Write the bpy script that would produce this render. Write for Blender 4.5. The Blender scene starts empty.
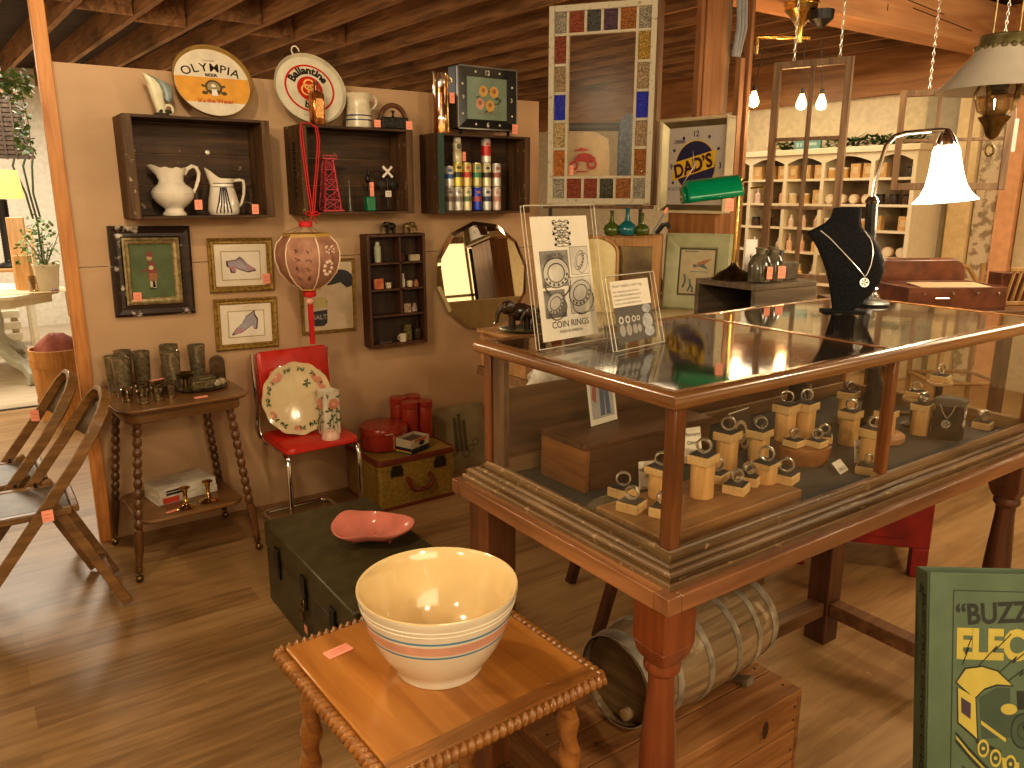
import bpy, bmesh, math, random
from mathutils import Matrix, Vector
random.seed(7)
R = math.radians
sc = bpy.context.scene
col = sc.collection
PI = math.pi

# ------------------------------------------------------------------ helpers
def T(x, y, z): return Matrix.Translation((x, y, z))
def RX(a): return Matrix.Rotation(R(a), 4, 'X')
def RY(a): return Matrix.Rotation(R(a), 4, 'Y')
def RZ(a): return Matrix.Rotation(R(a), 4, 'Z')
def S(x, y, z): return Matrix.Diagonal((x, y, z, 1))
I4 = Matrix.Identity(4)
def FACE(x, y, z, rz=0, lean=0):
    """plane XY -> upright plane whose front looks along -Y (lean > 0 tips the top back)"""
    return T(x, y, z) @ RZ(rz) @ RX(90 - lean)

class MB:
    def __init__(s): s.v = []; s.f = []; s.mi = []
    def add(s, vs, fs, M=None, mi=0):
        b = len(s.v)
        for p in vs:
            p = Vector(p)
            s.v.append(M @ p if M is not None else p)
        for f in fs:
            s.f.append([b + i for i in f]); s.mi.append(mi)
        return s
    def box(s, x0, x1, y0, y1, z0, z1, M=None, mi=0):
        v = [(x, y, z) for z in (z0, z1) for y in (y0, y1) for x in (x0, x1)]
        return s.add(v, [(0,2,3,1),(4,5,7,6),(0,1,5,4),(2,6,7,3),(0,4,6,2),(1,3,7,5)], M, mi)
    def cbox(s, c, d, M=None, mi=0):
        return s.box(c[0]-d[0]/2, c[0]+d[0]/2, c[1]-d[1]/2, c[1]+d[1]/2, c[2]-d[2]/2, c[2]+d[2]/2, M, mi)
    def beam(s, p, q, w, h, up=(0,0,1), mi=0):
        """rectangular bar from p to q, w wide sideways, h along up"""
        p = Vector(p); q = Vector(q); d = (q-p).normalized(); u = Vector(up)
        a = d.cross(u)
        if a.length < 1e-4: a = d.cross(Vector((1,0,0)))
        a.normalize(); b = a.cross(d)
        vs = []
        for o in (p, q):
            for i, j in ((-1,-1),(1,-1),(1,1),(-1,1)): vs.append(o + a*i*w/2 + b*j*h/2)
        return s.add(vs, [(0,1,2,3),(7,6,5,4),(0,4,5,1),(1,5,6,2),(2,6,7,3),(3,7,4,0)], None, mi)
    def lathe(s, prof, M=None, n=28, mi=0, a0=0, sx=1, sy=1):
        b = len(prof); vs = []; fs = []
        for k in range(n):
            a = 2*PI*k/n + a0
            for r, z in prof: vs.append((r*math.cos(a)*sx, r*math.sin(a)*sy, z))
        for k in range(n):
            k2 = (k+1) % n
            for i in range(b-1):
                fs.append((k*b+i, k2*b+i, k2*b+i+1, k*b+i+1))
        if prof[0][0] > 1e-5: fs.append([k*b for k in range(n)][::-1])
        if prof[-1][0] > 1e-5: fs.append([k*b+b-1 for k in range(n)])
        return s.add(vs, fs, M, mi)
    def shell(s, prof, M=None, n=28, mi=0, a0=0, sx=1, sy=1, frm=0, to=None):
        """open lathe without end caps"""
        b = len(prof); vs = []; fs = []
        for k in range(n):
            a = 2*PI*k/n + a0
            for r, z in prof: vs.append((r*math.cos(a)*sx, r*math.sin(a)*sy, z))
        for k in range(n):
            k2 = (k+1) % n
            for i in range(b-1): fs.append((k*b+i, k2*b+i, k2*b+i+1, k*b+i+1))
        return s.add(vs, fs, M, mi)
    def cyl(s, p, q, r, r2=None, n=16, mi=0):
        p = Vector(p); q = Vector(q); d = q-p; L = d.length
        M = T(*p) @ d.to_track_quat('Z', 'Y').to_matrix().to_4x4()
        return s.lathe([(r, 0), (r if r2 is None else r2, L)], M, n, mi)
    def ball(s, c, r, n=14, mi=0, M=None):
        if not isinstance(r, (tuple, list)): r = (r, r, r)
        pr = [(math.sin(PI*i/(n//2))*1.0, -math.cos(PI*i/(n//2))) for i in range(n//2+1)]
        pr[0] = (0, -1); pr[-1] = (0, 1)
        MM = T(*c) @ S(*r)
        return s.lathe(pr, MM if M is None else M @ MM, n, mi)
    def tube(s, pts, r, n=8, closed=False, mi=0, M=None):
        pts = [Vector(p) for p in pts]; N = len(pts)
        rs = r if isinstance(r, (list, tuple)) else [r]*N
        vs = []; fs = []
        up = None
        for i, p in enumerate(pts):
            a = pts[(i-1) % N] if (closed or i > 0) else p
            b = pts[(i+1) % N] if (closed or i < N-1) else p
            d = (b-a).normalized()
            if up is None:
                up = d.orthogonal().normalized()
            up = (up - d*up.dot(d))
            if up.length < 1e-6: up = d.orthogonal()
            up.normalize(); w = d.cross(up)
            for k in range(n):
                t = 2*PI*k/n
                vs.append(p + up*math.cos(t)*rs[i] + w*math.sin(t)*rs[i])
        for i in range(N if closed else N-1):
            j = (i+1) % N
            for k in range(n):
                k2 = (k+1) % n
                fs.append((i*n+k, i*n+k2, j*n+k2, j*n+k))
        if not closed:
            fs.append(list(range(n))[::-1]); fs.append([(N-1)*n+k for k in range(n)])
        return s.add(vs, fs, M, mi)
    def strap(s, pts, w, h, side, mi=0):
        """flat ribbon bar along pts; side = fixed sideways direction of width w, h = thickness"""
        pts = [Vector(p) for p in pts]; side = Vector(side).normalized(); vs = []; fs = []
        N = len(pts)
        for i, p in enumerate(pts):
            d = (pts[min(i+1, N-1)] - pts[max(i-1, 0)]).normalized()
            nrm = d.cross(side).normalized()
            for a, b in ((-1,-1),(1,-1),(1,1),(-1,1)): vs.append(p + side*a*w/2 + nrm*b*h/2)
        for i in range(N-1):
            for k in range(4):
                k2 = (k+1) % 4
                fs.append((i*4+k, i*4+k2, i*4+4+k2, i*4+4+k))
        fs.append((3,2,1,0)); fs.append([(N-1)*4+k for k in range(4)])
        return s.add(vs, fs, None, mi)
    def prism(s, poly, d, M=None, mi=0):
        n = len(poly)
        vs = [(x, y, 0) for x, y in poly] + [(x, y, d) for x, y in poly]
        fs = [list(range(n))[::-1], list(range(n, 2*n))] + [(i, (i+1) % n, n+(i+1) % n, n+i) for i in range(n)]
        return s.add(vs, fs, M, mi)
    def flat(s, poly, M=None, mi=0, z=0):
        return s.add([(x, y, z) for x, y in poly], [list(range(len(poly)))], M, mi)
    def ringflat(s, ro, ri, M=None, mi=0, z=0, n=40, sx=1, sy=1):
        vs = []
        for k in range(n):
            a = 2*PI*k/n
            vs += [(ro*math.cos(a)*sx, ro*math.sin(a)*sy, z), (ri*math.cos(a)*sx, ri*math.sin(a)*sy, z)]
        return s.add(vs, [(2*k, (2*k+2) % (2*n), (2*k+3) % (2*n), 2*k+1) for k in range(n)], M, mi)
    def loft(s, rings, M=None, mi=0, cap=True):
        n = len(rings[0]); vs = [p for r in rings for p in r]; fs = []
        for i in range(len(rings)-1):
            for k in range(n):
                k2 = (k+1) % n
                fs.append((i*n+k, i*n+k2, (i+1)*n+k2, (i+1)*n+k))
        if cap:
            fs.append(list(range(n))[::-1]); fs.append([(len(rings)-1)*n+k for k in range(n)])
        return s.add(vs, fs, M, mi)
    def text(s, body, size, M=None, mi=0, depth=0, align='C', sx=1.0, bold=0):
        vs, fs, w = text_mesh(body, size, depth, bold)
        dx = {'C': -w/2, 'L': 0, 'R': -w}[align]
        return s.add([((x+dx)*sx, y, z) for x, y, z in vs], fs, M, mi)
    def arctext(s, body, size, rad, mid=90, M=None, mi=0, gap=1.0, inward=False, bold=0, squash=1):
        ws = []
        for ch in body: ws.append(text_mesh(ch, size, 0, bold)[2]*1.0 + size*0.09 if ch != ' ' else size*0.35)
        tot = sum(ws)*gap; a = tot/2/rad
        for ch, w in zip(body, ws):
            t = a - w*gap/2/rad
            ang = R(mid) + (t if not inward else -t)
            if ch != ' ':
                m = T(rad*math.cos(ang), rad*math.sin(ang)*squash, 0) @ Matrix.Rotation(ang - (PI/2 if not inward else -PI/2), 4, 'Z')
                s.text(ch, size, (M if M is not None else I4) @ m, mi, bold=bold)
            a -= w*gap/rad
        return s
    def build(s, name, mats, parent=None, bevel=0, smooth=35, loc=None, seg=2):
        me = bpy.data.meshes.new(name)
        me.from_pydata([tuple(p) for p in s.v], [], s.f)
        if not isinstance(mats, (list, tuple)): mats = [mats]
        for m in mats: me.materials.append(m)
        for p, i in zip(me.polygons, s.mi): p.material_index = i
        if smooth:
            for p in me.polygons: p.use_smooth = True
            me.set_sharp_from_angle(angle=R(smooth))
        me.update()
        o = bpy.data.objects.new(name, me); col.objects.link(o)
        if bevel:
            b = o.modifiers.new('bevel', 'BEVEL'); b.width = bevel; b.segments = seg; b.limit_method = 'ANGLE'; b.angle_limit = R(40)
        if parent is not None: o.parent = parent
        if loc is not None: o.location = loc
        return o

_tc = {}
def text_mesh(body, size, depth=0, bold=0):
    k = (body, size, depth, bold)
    if k in _tc: return _tc[k]
    cu = bpy.data.curves.new('txt', 'FONT'); cu.body = body; cu.size = size; cu.extrude = depth; cu.resolution_u = 3
    cu.offset = bold*size
    ob = bpy.data.objects.new('txt', cu); col.objects.link(ob)
    me = bpy.data.meshes.new_from_object(ob.evaluated_get(bpy.context.evaluated_depsgraph_get()))
    vs = [tuple(v.co) for v in me.vertices]; fs = [tuple(p.vertices) for p in me.polygons]
    x0 = min([v[0] for v in vs], default=0); x1 = max([v[0] for v in vs], default=0)
    vs = [(x-x0, y, z) for x, y, z in vs]
    bpy.data.objects.remove(ob); bpy.data.curves.remove(cu); bpy.data.meshes.remove(me)
    _tc[k] = (vs, fs, x1-x0)
    return _tc[k]

def tag(o, label=None, cat=None, group=None, kind=None):
    if label: o['label'] = label
    if cat: o['category'] = cat
    if group: o['group'] = group
    if kind: o['kind'] = kind
    return o
def thing(name, label, cat, loc=(0,0,0), rz=0, group=None):
    o = bpy.data.objects.new(name, None); col.objects.link(o)
    o.location = loc; o.rotation_euler = (0, 0, R(rz)); o.empty_display_size = .05
    return tag(o, label, cat, group)
def struct(name, mb, mat, bevel=0, smooth=35, loc=None, parent=None):
    o = mb.build(name, mat, parent, bevel, smooth, loc)
    if parent is None: o['kind'] = 'structure'
    return o
def dup(root, loc=None, rz=None, label=None, group=None, cat=None):
    r = root.copy(); col.objects.link(r)
    if loc is not None: r.location = loc
    if rz is not None: r.rotation_euler = (0, 0, R(rz))
    tag(r, label, cat, group)
    for ch in list(root.children):
        c = ch.copy(); col.objects.link(c); c.parent = r; c.matrix_parent_inverse = ch.matrix_parent_inverse.copy()
        for g in list(ch.children):
            d = g.copy(); col.objects.link(d); d.parent = c
    return r
def circ(r, n=32, cx=0, cy=0, sx=1, sy=1, a0=0, a1=360):
    full = abs(a1-a0) >= 360
    return [(cx+r*sx*math.cos(R(a0+(a1-a0)*k/(n if full else n-1))), cy+r*sy*math.sin(R(a0+(a1-a0)*k/(n if full else n-1)))) for k in range(n)]
def rrect(w, h, r, n=5):
    o = []
    for cx, cy, a in ((w/2-r, h/2-r, 0), (-w/2+r, h/2-r, 90), (-w/2+r, -h/2+r, 180), (w/2-r, -h/2+r, 270)):
        for k in range(n+1): o.append((cx+r*math.cos(R(a+90*k/n)), cy+r*math.sin(R(a+90*k/n))))
    return o

# ---------------------------------------------------------------- materials
_mc = {}
def _new(name):
    m = bpy.data.materials.new(name); m.use_nodes = True
    nt = m.node_tree; b = nt.nodes['Principled BSDF']
    return m, nt, b
def _n(nt, t, **k):
    n = nt.nodes.new(t)
    for a, v in k.items(): setattr(n, a, v)
    return n
def c4(c): return (c[0], c[1], c[2], 1)
def srgb(r, g, b):
    f = lambda v: ((v/255+.055)/1.055)**2.4 if v/255 > .04045 else v/255/12.92
    return (f(r), f(g), f(b))
def mottled(name, c1, c2, scale=30, rough=.5, metal=0, stretch=(1,1,1), bump=.0, coat=0, lo=.35, hi=.65, detail=4, spec=.5):
    m, nt, b = _new(name)
    tc = _n(nt, 'ShaderNodeTexCoord'); mp = _n(nt, 'ShaderNodeMapping'); no = _n(nt, 'ShaderNodeTexNoise'); cr = _n(nt, 'ShaderNodeValToRGB')
    mp.inputs['Scale'].default_value = stretch
    no.inputs['Scale'].default_value = scale; no.inputs['Detail'].default_value = detail
    cr.color_ramp.elements[0].color = c4(c1); cr.color_ramp.elements[1].color = c4(c2)
    cr.color_ramp.elements[0].position = lo; cr.color_ramp.elements[1].position = hi
    L = nt.links.new
    L(tc.outputs['Object'], mp.inputs['Vector']); L(mp.outputs[0], no.inputs['Vector']); L(no.outputs['Fac'], cr.inputs[0]); L(cr.outputs[0], b.inputs['Base Color'])
    b.inputs['Roughness'].default_value = rough; b.inputs['Metallic'].default_value = metal
    b.inputs['Coat Weight'].default_value = coat; b.inputs['Specular IOR Level'].default_value = spec
    if bump:
        bp = _n(nt, 'ShaderNodeBump'); bp.inputs['Strength'].default_value = bump; bp.inputs['Distance'].default_value = .003
        L(no.outputs['Fac'], bp.inputs['Height']); L(bp.outputs[0], b.inputs['Normal'])
    return m
def wood(name, c1, c2, axis='X', sc_=1.0, rough=.45, coat=0, bump=.25, worn=None):
    st = {'X': (1.2, 14, 14), 'Y': (14, 1.2, 14), 'Z': (14, 14, 1.2)}[axis]
    m, nt, b = _new(name); L = nt.links.new
    tc = _n(nt, 'ShaderNodeTexCoord'); mp = _n(nt, 'ShaderNodeMapping'); mp.inputs['Scale'].default_value = tuple(v*sc_ for v in st)
    no = _n(nt, 'ShaderNodeTexNoise'); no.inputs['Scale'].default_value = 3.2; no.inputs['Detail'].default_value = 6; no.inputs['Distortion'].default_value = .9
    cr = _n(nt, 'ShaderNodeValToRGB'); cr.color_ramp.elements[0].color = c4(c1); cr.color_ramp.elements[1].color = c4(c2)
    cr.color_ramp.elements[0].position = .33; cr.color_ramp.elements[1].position = .68
    n2 = _n(nt, 'ShaderNodeTexNoise'); n2.inputs['Scale'].default_value = 2.2*sc_; n2.inputs['Detail'].default_value = 2
    mx = _n(nt, 'ShaderNodeMixRGB', blend_type='MULTIPLY'); mx.inputs[0].default_value = .6
    c2r = _n(nt, 'ShaderNodeValToRGB'); c2r.color_ramp.elements[0].color = (.45,.42,.4,1); c2r.color_ramp.elements[1].color = (1.25,1.2,1.15,1)
    c2r.color_ramp.elements[0].position = .3; c2r.color_ramp.elements[1].position = .7
    L(tc.outputs['Object'], mp.inputs['Vector']); L(mp.outputs[0], no.inputs['Vector']); L(no.outputs['Fac'], cr.inputs[0])
    L(tc.outputs['Object'], n2.inputs['Vector']); L(n2.outputs['Fac'], c2r.inputs[0])
    L(cr.outputs[0], mx.inputs[1]); L(c2r.outputs[0], mx.inputs[2])
    out = mx.outputs[0]
    if worn:
        n3 = _n(nt, 'ShaderNodeTexNoise'); n3.inputs['Scale'].default_value = worn[1]; n3.inputs['Detail'].default_value = 5
        c3 = _n(nt, 'ShaderNodeValToRGB'); c3.color_ramp.elements[0].position = worn[2]; c3.color_ramp.elements[1].position = worn[2]+.06
        m3 = _n(nt, 'ShaderNodeMixRGB'); m3.inputs[2].default_value = c4(worn[0])
        L(tc.outputs['Object'], n3.inputs['Vector']); L(n3.outputs['Fac'], c3.inputs[0]); L(c3.outputs[0], m3.inputs[0]); L(out, m3.inputs[1])
        out = m3.outputs[0]
    L(out, b.inputs['Base Color'])
    b.inputs['Roughness'].default_value = rough; b.inputs['Coat Weight'].default_value = coat; b.inputs['Coat Roughness'].default_value = .15
    if bump:
        bp = _n(nt, 'ShaderNodeBump'); bp.inputs['Strength'].default_value = bump; bp.inputs['Distance'].default_value = .002
        L(no.outputs['Fac'], bp.inputs['Height']); L(bp.outputs[0], b.inputs['Normal'])
    return m
def plain(name, c, rough=.5, metal=0, coat=0, spec=.5, v=.08, scale=18):
    """a colour with a little procedural unevenness"""
    return mottled(name, tuple(x*(1-v) for x in c), tuple(min(1, x*(1+v)) for x in c), scale, rough, metal, coat=coat, spec=spec)
def thin_glass(name, tint=(1,1,1), refl=1.0, rough=.02, film=0):
    m = bpy.data.materials.new(name); m.use_nodes = True; nt = m.node_tree; nt.nodes.clear(); L = nt.links.new
    o = _n(nt, 'ShaderNodeOutputMaterial'); tr = _n(nt, 'ShaderNodeBsdfTransparent'); gl = _n(nt, 'ShaderNodeBsdfGlossy'); mx = _n(nt, 'ShaderNodeMixShader')
    fr = _n(nt, 'ShaderNodeFresnel'); ge = _n(nt, 'ShaderNodeNewGeometry'); io = _n(nt, 'ShaderNodeMath', operation='MULTIPLY_ADD'); io.inputs[1].default_value = 1/1.45-1.45; io.inputs[2].default_value = 1.45
    nt.links.new(ge.outputs['Backfacing'], io.inputs[0]); nt.links.new(io.outputs[0], fr.inputs['IOR'])
    mu = _n(nt, 'ShaderNodeMath', operation='MULTIPLY'); mu.inputs[1].default_value = refl; mu.use_clamp = True
    ad = _n(nt, 'ShaderNodeMath', operation='ADD'); ad.inputs[1].default_value = film; ad.use_clamp = True
    no = _n(nt, 'ShaderNodeTexNoise'); no.inputs['Scale'].default_value = 6
    bp = _n(nt, 'ShaderNodeBump'); bp.inputs['Strength'].default_value = .02; bp.inputs['Distance'].default_value = .01
    L(no.outputs['Fac'], bp.inputs['Height']); L(bp.outputs[0], gl.inputs['Normal'])
    tr.inputs[0].default_value = c4(tint); gl.inputs['Roughness'].default_value = rough
    L(fr.outputs[0], mu.inputs[0]); L(mu.outputs[0], ad.inputs[0]); L(ad.outputs[0], mx.inputs[0]); L(tr.outputs[0], mx.inputs[1]); L(gl.outputs[0], mx.inputs[2]); L(mx.outputs[0], o.inputs[0])
    return m
def emis(name, c, st):
    m, nt, b = _new(name)
    b.inputs['Base Color'].default_value = c4(c); b.inputs['Emission Color'].default_value = c4(c); b.inputs['Emission Strength'].default_value = st
    return m
def patterned_glass(name, c, dark=.35, scale=160, st=0):
    """coloured bumpy church glass: bright specks in a dark tint, glow from behind painted in"""
    m, nt, b = _new(name); L = nt.links.new
    tc = _n(nt, 'ShaderNodeTexCoord'); vo = _n(nt, 'ShaderNodeTexVoronoi'); vo.inputs['Scale'].default_value = scale
    cr = _n(nt, 'ShaderNodeValToRGB'); cr.color_ramp.elements[0].color = c4([min(1, x*1.35+.03) for x in c]); cr.color_ramp.elements[1].color = c4([x*dark for x in c])
    cr.color_ramp.elements[0].position = .15; cr.color_ramp.elements[1].position = .55
    L(tc.outputs['Object'], vo.inputs['Vector']); L(vo.outputs['Distance'], cr.inputs[0]); L(cr.outputs[0], b.inputs['Base Color'])
    b.inputs['Roughness'].default_value = .12; b.inputs['Transmission Weight'].default_value = .35
    L(cr.outputs[0], b.inputs['Emission Color']); b.inputs['Emission Strength'].default_value = .10  # faint emission stands in for light passing through the glass
    bp = _n(nt, 'ShaderNodeBump'); bp.inputs['Strength'].default_value = .8; bp.inputs['Distance'].default_value = .004
    L(vo.outputs['Distance'], bp.inputs['Height']); L(bp.outputs[0], b.inputs['Normal'])
    return m
# palette
M = {}
M['ply'] = mottled('plywood', (.445,.283,.155), (.575,.375,.22), 2.2, .55, stretch=(.7,1,1.6), detail=5, lo=.3, hi=.7)
M['stud'] = wood('stud_pine', (.52,.20,.05), (.74,.34,.10), 'Z', .8, .5)
M['joist'] = wood('old_joist', (.19,.10,.045), (.46,.25,.115), 'Y', .5, .7, bump=.5)
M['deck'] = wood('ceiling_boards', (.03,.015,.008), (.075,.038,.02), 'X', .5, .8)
M['beam'] = wood('fir_beam', (.66,.34,.17), (.86,.50,.27), 'X', .3, .6, bump=.3)
M['post'] = wood('fir_post', (.34,.15,.055), (.52,.26,.11), 'Z', .35, .6)
M['greywood'] = wood('weathered_board', (.16,.10,.06), (.34,.23,.14), 'Z', .6, .7)
M['cream'] = plain('cream_wall', (.66,.55,.38), .8)
M['beige'] = plain('beige_wall', (.42,.33,.21), .8)
M['white'] = plain('white_paint', (.78,.70,.56), .5)
M['black'] = plain('black_plastic', (.012,.011,.010), .4)
M['dark'] = plain('dark_gap', (.01,.006,.004), .9)
M['tagc'] = plain('coral_paper', (.93,.36,.25), .8)
M['paper'] = plain('white_paper', (.82,.76,.68), .7, v=.03)
M['ink'] = plain('black_ink', (.02,.02,.02), .7)
M['gold'] = mottled('gilt_wood', (.22,.13,.03), (.42,.27,.07), 60, .4, .3)
M['brass'] = mottled('brass', (.55,.36,.10), (.78,.55,.20), 20, .22, 1.0)
M['dbrass'] = mottled('aged_brass', (.16,.11,.04), (.33,.23,.09), 30, .35, 1.0)
M['chrome'] = plain('chrome', (.75,.73,.70), .12, 1.0)
M['silver'] = plain('silver', (.80,.77,.71), .22, .55)
M['glass'] = thin_glass('clear_glass', (.97,.97,.95), 1.2)
M['winglass'] = thin_glass('old_window_glass', (.96,.95,.91), .22, .25, .0)
M['topglass'] = thin_glass('counter_glass', (.93,.95,.94), 1.5, .055, .05)
M['acryl'] = thin_glass('acrylic', (.99,.985,.97), .8, .04, .0)
M['smoke'] = thin_glass('smoked_glass', (.62,.56,.42), 2.2, .06, .06)
M['amber'] = thin_glass('amber_glass', (.55,.30,.08), 2.0, .05, .05)
M['gglass'] = thin_glass('green_glass', (.22,.30,.05), 1.8, .04, .06)
M['bglass'] = thin_glass('teal_glass', (.05,.28,.32), 1.8, .04, .06)
M['string'] = plain('string', (.45,.36,.25), .8)
M['red'] = plain('red_vinyl', (.52,.025,.012), .32, coat=.2)
M['red2'] = 0; M['redcloth'] = plain('red_cord', (.55,.02,.02), .6)
M['darkcrate'] = wood('dark_crate_wood', (.042,.022,.010), (.115,.060,.027), 'X', .8, .65, worn=((.30,.22,.14), 26, .70))
M['crateend'] = wood('worn_crate_end', (.07,.036,.015), (.17,.092,.038), 'Z', .8, .65, worn=((.34,.25,.15), 30, .66))

# ------------------------------------------------------------------- floor
def floor_mat(name, c1, c2, c3, plank=.13, length=1.25, rough=.34):
    m, nt, b = _new(name); L = nt.links.new
    tc = _n(nt, 'ShaderNodeTexCoord'); br = _n(nt, 'ShaderNodeTexBrick')
    br.offset = .37; br.inputs['Scale'].default_value = 1; br.inputs['Brick Width'].default_value = length; br.inputs['Row Height'].default_value = plank
    br.inputs['Mortar Size'].default_value = .0012; br.inputs['Bias'].default_value = 0
    br.inputs['Color1'].default_value = (0,0,0,1); br.inputs['Color2'].default_value = (1,1,1,1); br.inputs['Mortar'].default_value = (.35,.35,.35,1)
    mp = _n(nt, 'ShaderNodeMapping'); mp.inputs['Scale'].default_value = (1.6, 15, 1)
    no = _n(nt, 'ShaderNodeTexNoise'); no.inputs['Scale'].default_value = 2.2; no.inputs['Detail'].default_value = 7; no.inputs['Distortion'].default_value = .6
    a1 = _n(nt, 'ShaderNodeMath', operation='MULTIPLY_ADD'); a1.inputs[1].default_value = .42
    cr = _n(nt, 'ShaderNodeValToRGB'); cr.color_ramp.elements[0].color = c4(c1); cr.color_ramp.elements[1].color = c4(c3)
    e = cr.color_ramp.elements.new(.55); e.color = c4(c2); cr.color_ramp.elements[0].position = .3; cr.color_ramp.elements[2].position = .85
    n2 = _n(nt, 'ShaderNodeTexNoise'); n2.inputs['Scale'].default_value = 22; n2.inputs['Detail'].default_value = 2
    r2 = _n(nt, 'ShaderNodeValToRGB'); r2.color_ramp.elements[0].position = .76; r2.color_ramp.elements[1].position = .80; r2.color_ramp.elements[1].color = (.5,.5,.5,1)
    mx = _n(nt, 'ShaderNodeMixRGB'); mx.inputs[2].default_value = c4([min(1, x*1.7+.05) for x in c3])
    L(tc.outputs['Object'], br.inputs['Vector']); L(tc.outputs['Object'], mp.inputs['Vector']); L(mp.outputs[0], no.inputs['Vector'])
    L(br.outputs['Color'], a1.inputs[0]); L(no.outputs['Fac'], a1.inputs[2])
    sb = _n(nt, 'ShaderNodeMath', operation='SUBTRACT'); sb.inputs[1].default_value = .14
    L(a1.outputs[0], sb.inputs[0]); L(sb.outputs[0], cr.inputs[0])
    L(tc.outputs['Object'], n2.inputs['Vector']); L(n2.outputs['Fac'], r2.inputs[0]); L(r2.outputs[0], mx.inputs[0]); L(cr.outputs[0], mx.inputs[1])
    L(mx.outputs[0], b.inputs['Base Color'])
    b.inputs['Roughness'].default_value = rough
    bp = _n(nt, 'ShaderNodeBump'); bp.inputs['Strength'].default_value = .15; bp.inputs['Distance'].default_value = .002
    L(no.outputs['Fac'], bp.inputs['Height']); L(bp.outputs[0], b.inputs['Normal'])
    return m
m = MB(); m.box(-3.2, 7.0, -2.6, 6.7, -.05, 0); struct('floor', m, floor_mat('plank_floor', (.22,.125,.050), (.32,.19,.080), (.41,.255,.120)), smooth=0)
m = MB(); m.box(-3.2, 7.0, 6.74, 11.0, -.05, 0); struct('floor_back', m, floor_mat('pale_floor', (.42,.33,.22), (.55,.45,.32), (.66,.55,.42), .3, 1.6), smooth=0)
m = MB(); m.box(-3.2, 7.0, 6.7, 6.74, -.05, .006); struct('trim_1', m, M['black'], smooth=0)

# ------------------------------------------------------- walls, ceiling
m = MB(); m.box(.405, 2.85, 3.81, 3.85, 0, 1.246); m.box(.405, 2.85, 3.81, 3.85, 1.249, 2.07)
struct('wall_partition', m, M['ply'], smooth=0)
m = MB(); m.box(.352, .405, 3.79, 3.85, 0, 2.75); struct('trim_2', m, M['stud'], .003)
m = MB(); m.box(-3.2, 7.0, 11.0, 11.1, 0, 3.0); struct('wall_back', m, plain('bright_wall', (.80,.74,.62), .8), smooth=0)
m = MB(); m.box(-3.3, -3.2, -2.6, 11.0, 0, 3.0); struct('wall_left', m, M['cream'], smooth=0)
m = MB(); m.box(-3.2, 7.0, -2.7, -2.6, 0, 3.0); struct('wall_front', m, M['cream'], smooth=0)
XW = 6.9
m = MB(); m.box(XW, XW+.1, -2.6, 11.0, 0, 2.40); struct('wall_right', m, M['cream'], smooth=0)
m = MB(); m.box(XW-.06, XW+.1, -2.6, 11.0, 2.40, 2.955); struct('trim_3', m, wood('header_wood', (.30,.13,.045), (.50,.25,.10), 'Y', .4, .6), smooth=0)
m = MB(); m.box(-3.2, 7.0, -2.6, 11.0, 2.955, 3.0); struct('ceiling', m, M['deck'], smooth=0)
# joists run back at three degrees to the left; the big beam carries those on the right
a3 = R(3)
def joist(xp, y0, y1):
    mm = MB(); mm.box(-.022, .022, y0, y1, 0, .204)
    o = struct('joist', mm, M['joist'], smooth=0); o.location = (xp/math.cos(a3), 0, 2.752); o.rotation_euler = (0, 0, a3); return o
k = 0
for i in range(-7, 20):
    xp = 1.15 + .406*i
    if xp < -2.4 : continue
    if xp < 3.5: joist(xp, -2.5 if xp > -2 else 0, 10.9)
    else:
        y1 = 10.9 if xp < 7 else 10.9
        pass
        xe = min(10.8, 10.8)
        joist(xp, 3.40 if xp < 7 else (xp-6.8)/math.tan(a3)+.5, 10.9)
# one row of solid blocking and one of cross bridging between the joists
mb = MB()
for i in range(-5, 5):
    x0 = 1.15+.406*i
    y = 6.2+.25*math.sin(i*2.3); mb.box(x0+.03, x0+.376, y, y+.04, .0, .2, RZ(3) @ T(0,0,2.752)); y = 3.9+.1*math.sin(i*1.7); mb.box(x0+.03, x0+.376, y, y+.04, .05, .2, RZ(3) @ T(0,0,2.752))
struct('trim_4', mb, M['joist'], smooth=0)
mb = MB()
for i in range(-6, 14):
    x0 = 1.15+.406*i
    y = 2.62
    if x0 > 3: continue
    for s_ in (0, 1):
        p = Vector((x0+.03, y+.05*s_, 2.77 if s_ else 2.94)); q = Vector((x0+.376, y+.05*s_, 2.94 if s_ else 2.77))
        mb.beam(p, q, .03, .03)
struct('trim_5', mb, M['joist'], smooth=0)
# beam on its post
m = MB(); m.box(3.30, 6.84, 3.09, 3.34, 2.62, 2.93)
bo = struct('trim_6', m, M['beam'], .004)
m = MB()
for x, z, w, h in ((4.1,2.86,1.0,.006),(4.9,2.82,.9,.005),(5.4,2.75,.8,.005),(4.55,2.80,.016,.10),(4.2,2.74,.003,.05),(4.75,2.72,.003,.05),(5.1,2.70,.003,.04),(4.95,2.84,.003,.05),(3.9,2.7,.003,.05)):
    m.box(x, x+w, 3.086, 3.095, z, z+h, T(x,3.09,z) @ RY(4 if w > .1 else 0) @ T(-x,-3.09,-z))
struct('trim_7', m, plain('beam_cracks', (.10,.045,.02), .9), smooth=0)
m = MB(); m.box(3.455, 3.62, 3.12, 3.17, 0, 2.62); m.box(3.425, 3.454, 3.13, 3.17, 0, 2.62); struct('column', m, M['post'], .004)
m = MB(); m.box(3.625, 3.68, 3.14, 3.18, 0, 2.62); struct('column.001', m, M['greywood'], .003)
m = MB(); m.box(3.75, 3.79, 3.12, 3.16, 0, 2.30); m.box(3.82, 3.85, 3.12, 3.16, 0, 2.62); struct('column.002', m, wood('brown_post', (.20,.09,.035), (.38,.20,.09), 'Z', .5, .6), .003)
m = MB()
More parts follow.
